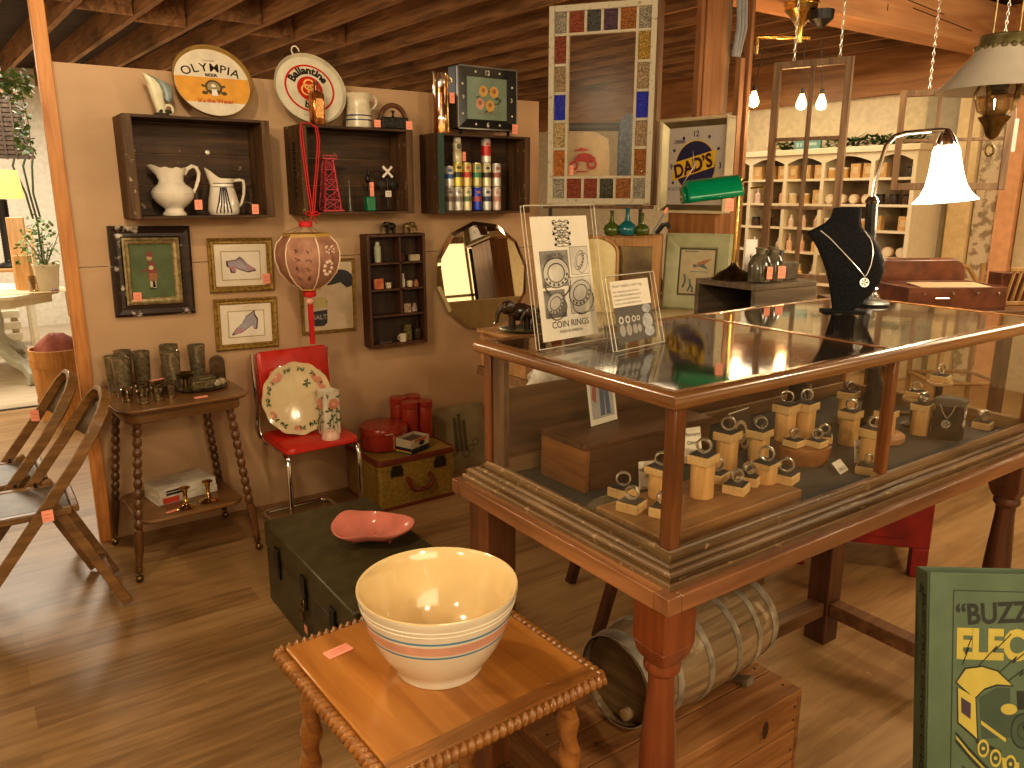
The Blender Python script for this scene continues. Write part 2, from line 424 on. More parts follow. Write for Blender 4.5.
for dx in (0, .028, .056): m.tube([(3.70+dx, 3.12, 2.62), (3.70+dx, 3.11, 2.45), (3.685+dx*.7, 3.12, 2.30)], .013)
struct('trim_8', m, plain('grey_cable', (.30,.31,.33), .5))

# bright lit window panels behind the viewer (seen in the mirror)
for i, (x0, x1) in enumerate(((2.5,3.4),(3.5,4.5),(4.6,5.6),(5.7,6.8))):
    m = MB(); m.box(x0, x1, -2.6, -2.55, .5, 2.5)
    fr = struct('window_%d' % (i+1), m, M['greywood'], .004)
    p = MB(); p.box(x0+.09, x1-.09, -2.549, -2.545, .6, 2.4); q = p.build('pane', emis('curtain_glow', (.80,.62,.32), 1.3), fr, smooth=0)
    q = MB(); q.box((x0+x1)/2-.02, (x0+x1)/2+.02, -2.545, -2.53, .6, 2.4); q.box(x0+.09, x1-.09, -2.545, -2.53, 1.6, 1.64); q.build('glazing_bar', M['greywood'], fr, smooth=0)

# -------------------------------------------------------------- camera, light
cam = bpy.data.cameras.new('camera'); cam.sensor_width = 36; cam.lens = 782/1024*36; cam.clip_start = .05
co = bpy.data.objects.new('camera', cam); col.objects.link(co)
co.location = (0, 0, 1.55); co.rotation_euler = (R(90-13.61), 0, R(-34.93)); sc.camera = co
w = bpy.data.worlds.new('world'); sc.world = w; w.use_nodes = True
w.node_tree.nodes['Background'].inputs[0].default_value = (1, .82, .6, 1); w.node_tree.nodes['Background'].inputs[1].default_value = .09
def point(x, y, z, e, c=(1,.83,.57), r=.06):  # serves the modelled bulbs and also added fills that belong to no lamp
    l = bpy.data.lights.new('bulb_and_fill_light', 'POINT'); l.energy = e; l.color = c; l.shadow_soft_size = r
    o = bpy.data.objects.new('bulb_and_fill_light', l); col.objects.link(o); o.location = (x, y, z); return o
def area(x, y, z, e, sx, sy, c=(1,.83,.57), rot=(0,0,0)):  # added rectangular fill, no fixture behind it
    l = bpy.data.lights.new('added_fill_area', 'AREA'); l.energy = e; l.color = c; l.shape = 'RECTANGLE'; l.size = sx; l.size_y = sy
    o = bpy.data.objects.new('added_fill_area', l); col.objects.link(o); o.location = (x, y, z); o.rotation_euler = tuple(R(a) for a in rot); return o
point(.45, 2.2, 2.30, 30, r=.05)  # unseen fill points start here, no lamp hangs at these spots
point(-.8, 1.4, 2.2, 32, r=.05)
point(.5, -.7, 2.2, 46, r=.05)
point(-1.8, .2, 2.2, 42, r=.05)
point(2.9, .0, 2.2, 32, r=.05)
area(.3, -2.1, 2.2, 42, 2.6, 1.2, (1,.84,.56), (62,0,-20))  # added frontal fill behind the camera for upright surfaces
point(4.5, 1.2, 2.15, 24, r=.10)  # fill added to brighten the big beam
area(.4, 8.4, 2.7, 125, 2.0, 2.0, (1,.90,.74))
point(-.9, 4.6, 2.1, 26, r=.06)  # fill added to lift the left joists
area(-1.6, 6.2, 2.6, 50, 1.0, 1.0, (1,.80,.55))
area(5.6, 4.6, 2.6, 36, 1.6, 2.2, (1,.80,.54))
area(5.2, 1.2, 2.6, 36, 1.4, 1.4, (1,.78,.50))
sc.view_settings.view_transform = 'Standard'
sc.view_settings.look = 'Medium High Contrast'
sc.view_settings.exposure = .25
# ================================================= counter table and glass case
wt = wood('counter_redwood', (.15,.062,.028), (.30,.138,.064), 'X', .6, .32, coat=.25)
wty = wood('counter_redwood_end', (.19,.08,.03), (.36,.17,.068), 'Y', .6, .32, coat=.25)
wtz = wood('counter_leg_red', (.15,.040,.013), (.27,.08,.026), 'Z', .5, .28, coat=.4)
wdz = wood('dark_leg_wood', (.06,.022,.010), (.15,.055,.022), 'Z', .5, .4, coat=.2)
wdx = wood('dark_rail_wood', (.11,.05,.02), (.22,.11,.05), 'X', .5, .4)
mold = wood('moulding_oak', (.075,.042,.019), (.20,.118,.055), 'X', .9, .34, coat=.2, worn=((.30,.19,.095), 60, .64))
moldy = wood('moulding_oak_end', (.13,.075,.028), (.28,.175,.080), 'Y', .9, .5, coat=.0, worn=((.34,.23,.12), 60, .62))
rail = wood('case_rail', (.15,.065,.022), (.30,.145,.052), 'X', .7, .25, coat=.4)
raily = wood('case_rail_end', (.17,.070,.022), (.33,.155,.052), 'Y', .7, .25, coat=.4)
posw = wood('case_post', (.12,.042,.013), (.23,.088,.028), 'Z', .7, .25, coat=.4)
feltm = plain('slate_felt', (.055,.055,.055), .95)

tb = thing('counter_table', 'long reddish wooden counter table with turned front legs carrying the glass case', 'table', (1.64, 1.16, 0))
def tloc(mb, name, mat, bevel=.003, parent=None, **k):     # build in room coordinates, hang under the table
    for i, v in enumerate(mb.v): mb.v[i] = v - Vector((1.64, 1.16, 0))
    return mb.build(name, mat, parent or tb, bevel, **k)
mb = MB(); mb.box(.881+.032, 2.43-.032, .81, 1.51, .866, .90); tloc(mb, 'table_top', wt)
for x0 in (.881, 2.43-.0315):
    mb = MB(); mb.box(x0, x0+.0315, .845, 1.51-.035, .866, .90); tloc(mb, 'end_board', wty, .002)
for x0 in (.881, 2.43-.0315):
    for y0 in (.81, 1.51-.0345):
        mb = MB(); mb.box(x0, x0+.0315, y0, y0+.0345, .8662, .8998); tloc(mb, 'corner_block', wt, .002)
def turned_leg(x, y):
    mb = MB(); mb.box(x-.041, x+.041, y-.041, y+.041, .745, .866)
    # the square block runs down into an octagon and then the turned vase
    r8 = .0707
    sq = [(x+a*.041, y+b*.041) for a, b in ((-1,-1),(0,-1),(1,-1),(1,0),(1,1),(0,1),(-1,1),(-1,0))]
    rings = []
    for z, kq in ((.746,1),(.725,.93),(.71,.80)):
        rr = []
        for (px, py), cor in zip(sq, (1,0)*4):
            f = kq if not cor else kq*(1-.14*(.746-z)/.036)
            rr.append((x+(px-x)*f, y+(py-y)*f, z))
        rings.append(rr[::-1])
    mb.loft(rings)
    prof = [(.022,0),(.030,.012),(.033,.03),(.028,.05),(.024,.07),(.030,.10),(.036,.125),(.036,.15),(.029,.17),(.027,.19),(.034,.215),(.042,.27),(.046,.34),(.045,.42),(.040,.52),(.033,.61),(.029,.66),(.030,.68),(.040,.69),(.041,.70),(.036,.708),(.036,.72)]
    mb.lathe([(r0*.86, z0) for r0, z0 in prof], T(x, y, 0), 28)
    return mb
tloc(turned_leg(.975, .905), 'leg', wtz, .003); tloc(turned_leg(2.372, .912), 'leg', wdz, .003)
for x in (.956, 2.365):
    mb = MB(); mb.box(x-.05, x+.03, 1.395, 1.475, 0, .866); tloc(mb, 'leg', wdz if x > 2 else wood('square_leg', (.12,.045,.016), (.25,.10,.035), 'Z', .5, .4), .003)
mb = MB(); mb.box(.987, 2.3145, 1.405, 1.460, .11, .16); tloc(mb, 'stretcher', wdx)
for x in (.955, 2.355):
    mb = MB(); mb.box(x-.028, x+.028, .95, 1.3945, .11, .16); tloc(mb, 'stretcher', wdx)

dc = thing('display_case', 'antique glass display case with moulded wooden base standing on the counter table', 'display case', (1.64, 1.16, .90))
def cl(mb, name, mat, bevel=.0, parent=None, **k):
    for i, v in enumerate(mb.v): mb.v[i] = v - Vector((1.64, 1.16, .90))
    return mb.build(name, mat, parent or dc, bevel, **k)
X0, X1, Y0, Y1 = .903, 2.408, .829, 1.498
prof = [(0,0),(0,.008),(.002,.011),(.006,.011),(.009,.008),(.0095,.014),(.007,.018),(.008,.022),(.012,.025),(.018,.0255),(.021,.021),(.022,.027),(.026,.030),(.032,.030),(.034,.026),(.0362,.026),(.0365,.039),(.040,.0395),(.0405,.043),(.043,.046),(.052,.046),(.056,.043),(.056,0)]
def molding(side):
    mb = MB(); n = len(prof); vs = []
    for o, z in prof:
        if side == 'front': vs += [(X0+o, Y0+o, .90+z), (X1-o, Y0+o, .90+z)]
        if side == 'back': vs += [(X1-o, Y1-o, .90+z), (X0+o, Y1-o, .90+z)]
        if side == 'left': vs += [(X0+o, Y1-o, .90+z), (X0+o, Y0+o, .90+z)]
        if side == 'right': vs += [(X1-o, Y0+o, .90+z), (X1-o, Y1-o, .90+z)]
    mb.add(vs, [(2*i, 2*i+1, 2*i+3, 2*i+2) for i in range(n-1)]); return mb
for sd in ('front', 'back', 'left', 'right'): cl(molding(sd), 'base_moulding', mold if sd in ('front','back') else moldy, smooth=28)
mb = MB(); mb.box(X0+.05, X1-.05, Y0+.05, Y1-.05, .902, .910); cl(mb, 'display_deck', feltm)
# posts
px0, px1, py0, py1 = .944, 2.362, .874, 1.468
pw = .028
for x, y in ((px0, py0), (px1-pw, py0), (px0, py1-pw), (px1-pw, py1-pw), (1.615, py0)):
    w_ = pw if x != 1.615 else .018
    mb = MB(); mb.box(x, x+w_, y, y+pw*.9, .944, 1.203); cl(mb, 'post', posw, .003)
mb = MB(); mb.box(px0+.006, px0+.022, py1-.075, py1-.03, .944, 1.203); cl(mb, 'door_stile', wood('case_stile', (.10,.06,.03), (.20,.125,.07), 'Z', .7, .4), .002)
# top rails, rounded nosing
def toprail(p, q, mat):
    mb = MB(); p = Vector(p); q = Vector(q); d = (q-p).normalized(); inn = Vector((-d.y, d.x, 0))
    pr = [(0,.006),(.0,.016),(.003,.022),(.009,.026),(.020,.027),(.034,.0255),(.034,0),(.006,0),(.002,.002)]
    L_ = (q-p).length
    vs = []
    for o, z in pr: vs += [p + inn*o + d*o + Vector((0,0,z)), q + inn*o - d*o + Vector((0,0,z))]
    n = len(pr); mb.add(vs, [(2*i, 2*i+1, 2*((i+1) % n)+1, 2*((i+1) % n)) for i in range(n)]); return mb
zt = 1.2025; a, b, c, d = .928, 2.376, .862, 1.484
cl(toprail((a,c,zt),(b,c,zt), rail), 'top_rail', rail, smooth=50); cl(toprail((b,c,zt),(b,d,zt), raily), 'top_rail', raily, smooth=50)
cl(toprail((b,d,zt),(a,d,zt), rail), 'top_rail', rail, smooth=50); cl(toprail((a,d,zt),(a,c,zt), raily), 'top_rail', raily, smooth=50)
mb = MB(); mb.box(1.612, 1.630, c+.034, d-.034, zt+.003, zt+.0265); cl(mb, 'top_divider', raily, .002)
for x0, x1 in ((a+.034, 1.612), (1.630, b-.034)):
    mb = MB(); mb.box(x0, x1, c+.034, d-.034, zt+.021, zt+.0245); cl(mb, 'glass_pane', M['topglass'], smooth=0)
for x0, x1 in ((px0+pw, 1.615), (1.633, px1-pw)):
    mb = MB(); mb.box(x0, x1, py0+.010, py0+.013, .946, 1.203); cl(mb, 'glass_pane', M['glass'], smooth=0)
for x0 in (px0+.001, px1-.014):
    mb = MB(); mb.box(x0+.004, x0+.007, py0+pw, py1-.076, .946, 1.203); cl(mb, 'glass_pane', M['glass'], smooth=0)
mb = MB(); mb.box(px0+pw, px1-pw, py1-.026, py1-.012, .944, 1.112); cl(mb, 'back_panel', wood('case_back', (.075,.032,.013), (.17,.078,.032), 'X', .5, .5), .002)
mb = MB(); mb.box(px0+.03, px1-.03, py1-.040, py1-.028, .912, .950); cl(mb, 'door_track', wood('track_wood', (.2,.11,.05), (.34,.2,.1), 'X', .6, .4), .002)

# ================================================== goods inside the case
ash = wood('pale_hardwood', (.60,.34,.13), (.80,.50,.22), 'Z', 1.5, .5)
ashx = wood('pale_hardwood_block', (.62,.40,.18), (.82,.58,.30), 'X', 2.0, .5)
DK = .910
def dk(x, y): return x*1.032, y*1.032
# riser boards
rs = MB(); rs.box(-.22, .198, -.085, .095, 0, .035)
o = rs.build('riser_board', wood('riser_oak', (.20,.09,.035), (.36,.18,.07), 'X', .9, .45), None, .003, loc=(1.195, 1.008, DK))
tag(o, 'low brown wooden riser board under the ring blocks nearest the case corner', 'riser')
bx = thing('wooden_box', 'dark dovetailed wooden box lying lengthwise inside the left end of the case', 'box', (1.055, 1.232, DK))
bw = wood('box_walnut', (.075,.032,.014), (.17,.075,.032), 'X', .8, .45)
mb = MB(); mb.box(.013, .40, 0, .16, 0, .097); mb.build('body', bw, bx, .003)
mb = MB(); mb.box(0, .0128, 0, .16, 0, .097); mb.build('end_board', wood('box_end', (.24,.095,.03), (.42,.19,.065), 'Y', .9, .45), bx, .002)
mb = MB(); mb.box(-.003, .405, -.003, .165, .0972, .112); mb.build('lid', bw, bx, .003)

ringm = mottled('coin_silver', (.50,.46,.40), (.85,.80,.72), 300, .25, .8, bump=.3)
pad = plain('black_foam', (.03,.03,.035), .9)
def mk_block():
    r = thing('ring_block', '', 'display block')
    mb = MB(); mb.box(-.020, .020, -.020, .020, 0, .017); mb.build('base', ashx, r, .0012)
    mb = MB(); mb.box(-.017, .017, -.017, .017, .0172, .019); mb.build('foam_pad', pad, r)
    return r
def mk_pillar():
    r = thing('ring_pillar', '', 'display pillar')
    mb = MB(); mb.lathe([(.0215,0),(.022,.002),(.022,.062),(.0215,.064)], None, 24); mb.build('post', ash, r, 0)
    mb = MB(); mb.box(-.024, .024, -.021, .021, .0642, .081); mb.build('cap_block', ashx, r, .0012)
    mb = MB(); mb.box(-.020, .020, -.018, .018, .0812, .083); mb.build('foam_pad', pad, r)
    return r
def mk_ring(r_, w_):
    mb = MB(); n = 28; vs = []
    for k in range(n):
        t = 2*PI*k/n; c_, s_ = math.cos(t), math.sin(t)
        for rr, y in ((r_, -w_/2), (r_+.0012, -w_*.3), (r_+.0012, w_*.3), (r_, w_/2), (r_-.0026, w_/2), (r_-.0026, -w_/2)):
            vs.append((rr*c_, y, rr*s_))
    fs = []
    for k in range(n):
        k2 = (k+1) % n
        for j in range(6):
            j2 = (j+1) % 6
            fs.append((k*6+j, k*6+j2, k2*6+j2, k2*6+j))
    mb.add(vs, fs); return mb.build('ring', ringm, None, 0)
B0 = P0 = None
Rg = {}
def put(kind, x, y, z, rz, desc, ring=True, h=1.0, rr=.0115, rw=.008, rrz=None, s=1.0):
    """a wooden block or pillar and the ring standing on it"""
    global B0, P0
    if kind == 'b':
        first = B0 is None
        if first: B0 = mk_block()
        o = B0 if first else dup(B0)
        nm, top = 'square wooden ring block', .019
        o['label'] = ('ring block with black pad ' + desc); o['group'] = 'ring blocks in the case'
    else:
        first = P0 is None
        if first: P0 = mk_pillar()
        o = P0 if first else dup(P0)
        top = .083
        o['label'] = ('pale wooden ring pillar ' + desc); o['group'] = 'ring pillars in the case'
    o['category'] = 'display block' if kind == 'b' else 'display pillar'
    s *= 1.16 if kind == 'b' else 1.12; h *= 1.12; rr *= 1.2; rw *= 1.45
    o.location = (x, y, z); o.rotation_euler = (0, 0, R(rz)); o.scale = (s, s, h)
    if ring:
        key = (rr, rw)
        if key not in Rg: g = Rg[key] = mk_ring(rr, rw)
        else: g = Rg[key].copy(); col.objects.link(g)
        g.location = (x, y, z + top*h + rr + .001); g.rotation_euler = (0, 0, R(-37 + ((x*7919) % 1)*64-32))
        tag(g, 'coin ring on the ' + ('block ' if kind == 'b' else 'pillar ') + desc, 'ring', 'coin rings on wooden stands')
RZ0 = DK + .035
k = 1.008
for kind, x, y, rz, desc, h, rr, rw, rrz in (
    ('b', 1.049, 1.105, 12, 'at the back left beside the dark box', 1.0, .0125, .006, 20),
    ('b', 1.012, 1.040, 20, 'at the far left edge of the riser', 1.0, .0115, .009, -40),
    ('b', 1.044, .985, 25, 'nearest the corner post on its left', 1.0, .0115, .009, 60),
    ('p', 1.110, 1.060, 10, 'half hidden behind the front corner post', .72, .0115, .008, 30),
    ('p', 1.180, 1.012, 15, 'just right of the front corner post', 1.0, .0125, .010, -30),
    ('b', 1.255, .985, 22, 'lowest at the front middle of the riser', 1.0, .0115, .008, 55),
    ('b', 1.318, 1.003, 25, 'front middle, right of the lowest block', 1.0, .0105, .010, 50),
    ('b', 1.275, 1.056, 15, 'in second row behind the lowest block', 1.0, .0125, .009, 40),
    ('p', 1.345, 1.088, 12, 'by the dark box, left of the photo stand', 1.0, .0130, .009, 55),
    ('p', 1.355, .990, 10, 'shortest, at the right end of the riser', .50, .0135, .007, 30),
    ('b', 1.392, .965, 15, 'at the front right corner of the riser', 1.0, .0130, .006, -35)):
    put(kind, x*k, y*k, RZ0, rz, desc, True, h, rr, rw, rrz)
x, y = dk(1.488, 1.111)
put('p', x, y, DK, 10, 'in front of the brown photo stand', True, .95, .0125, .012, 60)
# round turned stand with two pillars and three blocks
x, y = dk(1.590, 1.065)
mb = MB(); mb.lathe([(.056,0),(.064,.012),(.068,.042),(.067,.046),(.060,.048)], None, 40)
o = mb.build('round_stand', wood('round_stand_wood', (.25,.095,.03), (.40,.17,.055), 'X', .8, .4), None, 0, loc=(x, y, DK)); tag(o, 'thick round brown wooden stand holding two pillars and three blocks', 'stand')
RS = DK + .049
put('p', x-.024, y+.036, RS, 5, 'left one of the pair on the round stand', True, 1.0, .0125, .002, 10)
put('p', x+.032, y+.020, RS, 8, 'right one of the pair on the round stand', True, 1.0, .0125, .002, 10)
put('b', x-.046, y-.008, RS, 5, 'at the left front on the round stand', True, .8, .0105, .004, 30, .85)
put('b', x-.004, y-.042, RS, 5, 'at the front centre on the round stand', True, .8, .0105, .006, 40, .85)
put('b', x+.045, y-.028, RS, 35, 'at the right edge of the round stand', True, .8, .0105, .006, 60, .85)
for kind, a_, b_, rz, desc, h, rr, rw, rrz in (
    ('p', 1.965, 1.185, 10, 'at the back beside the small black bust', 1.05, .0105, .009, 50),
    ('p', 1.800, 1.075, 8, 'in the middle row behind the upright card', 1.0, .0115, .010, 60),
    ('p', 1.690, .950, 8, 'by the middle post behind two price cards', 1.05, .0105, .010, 60),
    ('p', 1.905, 1.040, 8, 'directly behind the middle post of the case', .9, .0105, .010, 50),
    ('p', 2.035, 1.015, 8, 'left of the black necklace block', .95, .0115, .009, 60),
    ('b', 1.640, .925, 20, 'lying at the front glass beside the white cards', 1.0, .0100, .004, 40),
    ('b', 2.235, .945, 12, 'alone at the far right of the case', 1.0, .0125, .010, 65)):
    x, y = dk(a_, b_); x = min(x, 2.30)
    put(kind, x, y, DK if kind != 'p' or a_ != 1.905 else DK, rz, desc, True, h, rr, rw, rrz)
# loose leaning ring at the right end of the riser
mb = MB(); mb.lathe([(.062,0),(.066,.004),(.066,.016),(.062,.018)], None, 36, sy=.8)
o = mb.build('wood_slab', wood('slab_wood', (.34,.16,.08), (.50,.27,.15), 'X', 1, .5), None, 0, loc=(1.985, 1.035, DK)); o.rotation_euler = (0,0,R(20)); o.location = (1.965, 1.135-.06, DK)
tag(o, 'flat round slice of wood behind the middle post of the case', 'slab')
# white cards
def card(x, y, z, w_, h_, rz, lean, lines, label, name='price_card'):
    r = thing(name, label, 'card', (x, y, z), rz)
    mb = MB(); mb.prism([(-w_/2,0),(w_/2,0),(w_/2,h_),(-w_/2,h_)], .0012, FACE(0,.0012,0,0,lean)); mb.build('sheet', M['paper'], r, smooth=0)
    mb = MB()
    for (t, sz, yy) in lines: mb.text(t, sz, FACE(0,0,0,0,lean) @ T(0, yy*h_/.05, .0016) @ S(1.3,1.3,1))
    if lines: mb.build('lettering', M['ink'], r, smooth=0)
    return r
card(1.118*k, 1.110, RZ0, .042, .060, -18, 8, [('MORGAN',.0085,.032),('1921',.008,.020)], 'small white upright card behind the corner post beside a pillar')
card(1.235, 1.085, RZ0+.045, .046, .075, -12, 12, [('Mercury',.0095,.038),('Dime',.0095,.026),('1943',.007,.014)], 'white tilted card behind the pillar right of the corner post')
cx, cy = dk(1.705, .985)
card(cx-.012, cy-.012, DK, .036, .056, -15, 10, [('STATE',.009,.031),('1965',.009,.018)], 'white upright price card leaning on a pillar by the middle post')
card(1.650, .985, DK, .046, .032, 10, 45, [('RINGS',.009,.010)], 'white price card lying flat in front of the upright card')
# photo in an acrylic stand
def photo(x, y, z, w_, h_, rz, label, paint):
    r = thing('photo_stand', label, 'photo stand', (x, y, z), rz)
    mb = MB(); mb.prism([(-w_/2,0),(w_/2,0),(w_/2,h_),(-w_/2,h_)], .002, FACE(0,.002,0,0,10)); mb.box(-w_/2, w_/2, 0, .03, 0, .002); mb.build('acrylic_holder', M['acryl'], r, smooth=0)
    mb = MB(); mb.flat([(-w_/2+.002,.002),(w_/2-.002,.002),(w_/2-.002,h_-.002),(-w_/2+.002,h_-.002)], FACE(0,0,0,0,10), z=.0005); mb.build('photo_sheet', M['paper'], r, smooth=0)
    paint(r); return r
blue = plain('denim_blue', (.10,.14,.24), .8)
def p1(r):
    mb = MB(); F = FACE(0,0,0,0,10)
    F = F @ S(1.3,1.3,1); mb.flat([(-.030,.012),(.030,.012),(.030,.075),(-.030,.075)], F, 0, .001)
    mb.flat([(-.008,.016),(.004,.016),(.006,.07),(-.006,.07)], F, 1, .0015); mb.flat([(.008,.016),(.020,.016),(.018,.07),(.006,.07)], F, 1, .0015)
    mb.flat([(-.028,.05),(-.018,.04),(-.014,.07),(-.024,.072)], F, 2, .0015)
    mb.build('picture', [plain('photo_grey', (.42,.42,.46), .5), blue, plain('photo_red', (.4,.12,.09), .6)], r, smooth=0)
photo(1.20, 1.335, DK+.112, .100, .105, 8, 'little photo of blue jeans in a clear stand on the dark box', p1)
def p2(r):
    mb = MB(); F = FACE(0,0,0,0,10)
    mb.flat([(-.047,.003),(.047,.003),(.047,.105),(-.047,.105)], F, 0, .001)
    mb.ringflat(.030, .020, F @ T(.0,.052,0), 1, .0015); mb.ringflat(.020, .012, F @ T(.012,.026,0), 1, .002)
    mb.build('picture', [plain('photo_brown', (.10,.07,.055), .4), plain('photo_cream', (.62,.47,.32), .5)], r, smooth=0)
photo(1.575, 1.225, DK, .098, .110, 8, 'clear stand with a brown photo of rings in the middle of the case', p2)
# small black bust with pendant, necklace block, slices of wood
velvet = mottled('black_velvet', (.008,.008,.009), (.022,.022,.024), 250, .95, 0, bump=.4, spec=.2)
chainm = plain('silver_chain', (.80,.78,.73), .25, .5)
def pendant(mb, p, r_, ax):
    """flat cut coin pendant facing direction ax"""
    d = Vector(ax).normalized(); M_ = T(*p) @ d.to_track_quat('Z', 'Y').to_matrix().to_4x4()
    mb.ringflat(r_, r_*.72, M_, z=.0012, n=24); mb.ringflat(r_, r_*.72, M_, z=-.0006, n=24)
    mb.tube([(r_*.86*math.cos(t*PI/12), r_*.86*math.sin(t*PI/12), 0) for t in range(24)], r_*.13, 6, True, M=M_)
    for a_ in (20, 95, 160, 230, 300): mb.flat([(0,0),(r_*.8*math.cos(R(a_)), r_*.8*math.sin(R(a_))),(r_*.8*math.cos(R(a_+38)), r_*.8*math.sin(R(a_+38)))], M_, z=.0006)
bx_, by_ = 2.08, 1.165
nb = thing('necklace_bust', 'small black velvet necklace bust inside the case behind the ring pillars', 'necklace bust', (bx_, by_, DK), 20)
mb = MB(); rings = []
for z, w_, dep, yc in ((0,.040,.028,.02),(.03,.046,.026,.016),(.08,.055,.024,.012),(.115,.052,.020,.012),(.135,.036,.016,.016),(.150,.022,.014,.02),(.165,.022,.014,.022)):
    rings.append([(w_*math.cos(2*PI*i/20), yc+dep*math.sin(2*PI*i/20), z) for i in range(20)])
mb.loft(rings); mb.build('form', velvet, nb, smooth=60)
nk = thing('pendant_necklace', 'silver pendant necklace on the small black bust inside the case', 'necklace', (bx_, by_, DK), 20, 'pendant necklaces inside the case')
mb = MB(); mb.tube([(-.030,-.012,.128),(-.020,-.017,.10),(-.006,-.018,.078),(0,-.018,.072),(.006,-.018,.078),(.019,-.017,.10),(.028,-.012,.128)], .0012, 6); mb.build('chain', chainm, nk)
mb = MB(); pendant(mb, (0,-.0195,.060), .012, (0,-1,0)); mb.build('pendant', M['silver'], nk, smooth=0)
# second necklace bust, half hidden behind the pair of pillars
nb2 = dup(nb, (1.86, 1.26, DK), 15, 'small black necklace bust hidden behind the pair of pillars on the round stand')
nk2 = dup(nk, (1.86, 1.26, DK), 15, 'silver necklace on the half hidden bust behind the pair of pillars')
st = thing('necklace_block', 'black folded necklace display block with two pendants near the right of the case', 'necklace stand', (2.115, .985, DK), -40)
mb = MB()
mb.loft([[(-.045,-.006,0),(.02,-.03,0),(.05,.005,0),(-.015,.035,0)], [(-.036,-.004,.10),(.016,-.022,.10),(.042,.006,.10),(-.010,.030,.10)]]); mb.build('body', velvet, st, .002, smooth=0)
mb = MB(); rnd = random.Random(4)
top = [(-.042,-.006),(-.01,-.018),(.02,-.028),(.036,-.012),(.05,.006),(.02,.022),(-.013,.036),(-.028,.014)]
mb.loft([[(x*.98, y*.98, .096+rnd.uniform(-.004,.002)) for x, y in top], [(x*1.06, y*1.06, .108+rnd.uniform(-.004,.006)) for x, y in top], [(x*.9, y*.9, .112+rnd.uniform(-.003,.003)) for x, y in top]]); mb.build('rumpled_cover', plain('grey_cloth', (.09,.085,.08), .8), st)
def facep(u, z, side):
    if side == 0: a_, b_ = Vector((-.042,-.006,0)), Vector((.019,-.028,0)); n_ = Vector((-.35,-1,0))
    else: a_, b_ = Vector((.019,-.028,0)), Vector((.047,.005,0)); n_ = Vector((.8,-.6,0))
    p = a_.lerp(b_, u); n_.normalize(); return p + n_*.004 + Vector((0,0,z)), n_
for sd, lab in ((0, 'silver pendant necklace on the wide face of the black display block'), (1, 'silver pendant necklace on the narrow side of the black display block')):
    nn = thing('pendant_necklace', lab, 'necklace', (2.115, .985, DK), -40, 'pendant necklaces inside the case')
    mb = MB(); mb.tube([facep(u, z, sd)[0] for u, z in ((.22,.098),(.32,.08),(.45,.066),(.5,.062),(.56,.066),(.68,.08),(.76,.098))], .001, 6); mb.build('chain', chainm, nn)
    mb = MB(); p, n_ = facep(.5, .046, sd); pendant(mb, p, .011, n_); mb.build('pendant', M['silver'], nn, smooth=0)
slw = wood('slice_wood', (.45,.27,.13), (.62,.42,.24), 'X', 2, .5)
for i, (x, y, z, lab, rl) in enumerate(((2.16, 1.10, DK, 'wooden slice pedestal behind the black necklace block', 'lower'), (2.285, 1.10, DK, 'wooden slice pedestal at the far right behind the necklace block', 'higher'))):
    r = thing('slice_pedestal', lab, 'pedestal', (x, y, z), 10, 'slices of wood on stems')
    hh = .075 if i == 0 else .105
    mb = MB(); mb.lathe([(.03,0),(.03,.006),(.010,.012),(.010,hh)], None, 20); mb.build('stem', M['black'], r)
    mb = MB(); mb.lathe([(.040,hh+.0002),(.043,hh+.003),(.042,hh+.008),(.040,hh+.0095)], None, 30, sy=.8); mb.build('wood_slice', slw, r)
    put('b', x, y, z+hh+.0096, 10, 'on top of the ' + rl + ' wooden slice pedestal', True, .9, .0125 if i else .010, .004, 20)
mb = MB(); mb.box(-.10, .10, -.006, .006, 0, .012); o = mb.build('wood_stick', wdx, None, .002, loc=(2.20, 1.20, DK)); o.rotation_euler = (0,0,R(-38)); tag(o, 'thin dark wooden stick lying at the right end of the case', 'stick')

# ================================================== things standing on the case
TOP = zt + .0272
GT = zt + .0246
def holder(x, y, w_, h_, rz, label, paint, lean=9):
    r = thing('sign_holder', label, 'sign holder', (x, y, GT), rz)
    F = FACE(0, 0, .003, 0, lean)
    mb = MB(); mb.prism([(0,0),(w_,0),(w_,h_),(0,h_)], .003, F @ T(0,0,-.004)); mb.prism([(0,0),(w_,0),(w_,h_),(0,h_)], .003, F @ T(0,0,.002)); mb.box(0, w_, 0, .10, 0, .003); mb.build('acrylic_holder', M['acryl'], r, smooth=0)
    mb = MB()
    for zz in (-.0045, .0055):
        for p, q in (((0,0),(0,h_)),((w_,0),(w_,h_)),((0,h_),(w_,h_)),((0,0),(w_,0))): mb.tube([F @ Vector((p[0],p[1],zz)), F @ Vector((q[0],q[1],zz))], .0009, 5)
    mb.build('polished_edge', plain('acrylic_edge', (.62,.57,.48), .1), r)
    paint(r, F); return r
photo_g = mottled('photo_greys', (.10,.095,.09), (.34,.32,.30), 30, .5)
photo_l = mottled('photo_pale', (.50,.46,.43), (.72,.67,.62), 20, .5)
def ringpic(mb, F, x, y, r_, sq, ang, mi_d, mi_l, z):
    m_ = F @ T(x, y, z) @ RZ(ang)
    mb.ringflat(r_, r_*.93, m_, mi_d, 0, 28, 1, sq); mb.ringflat(r_*.93, r_*.66, m_, mi_l, 0, 28, 1, sq); mb.ringflat(r_*.66, r_*.58, m_, mi_d, 0.0001, 28, 1, sq)
    mb.flat(circ(r_*.58, 20, 0, 0, 1, sq), m_, 3, .0001)
    mb.ringflat(r_, r_*.9, m_ @ T(0,-r_*.55,0), mi_d, -.0002, 28, 1, sq)
    for a_ in range(200, 345, 24): mb.flat(circ(r_*.09, 6, r_*.8*math.cos(R(a_)), r_*.8*sq*math.sin(R(a_))), m_, mi_d, .0002)
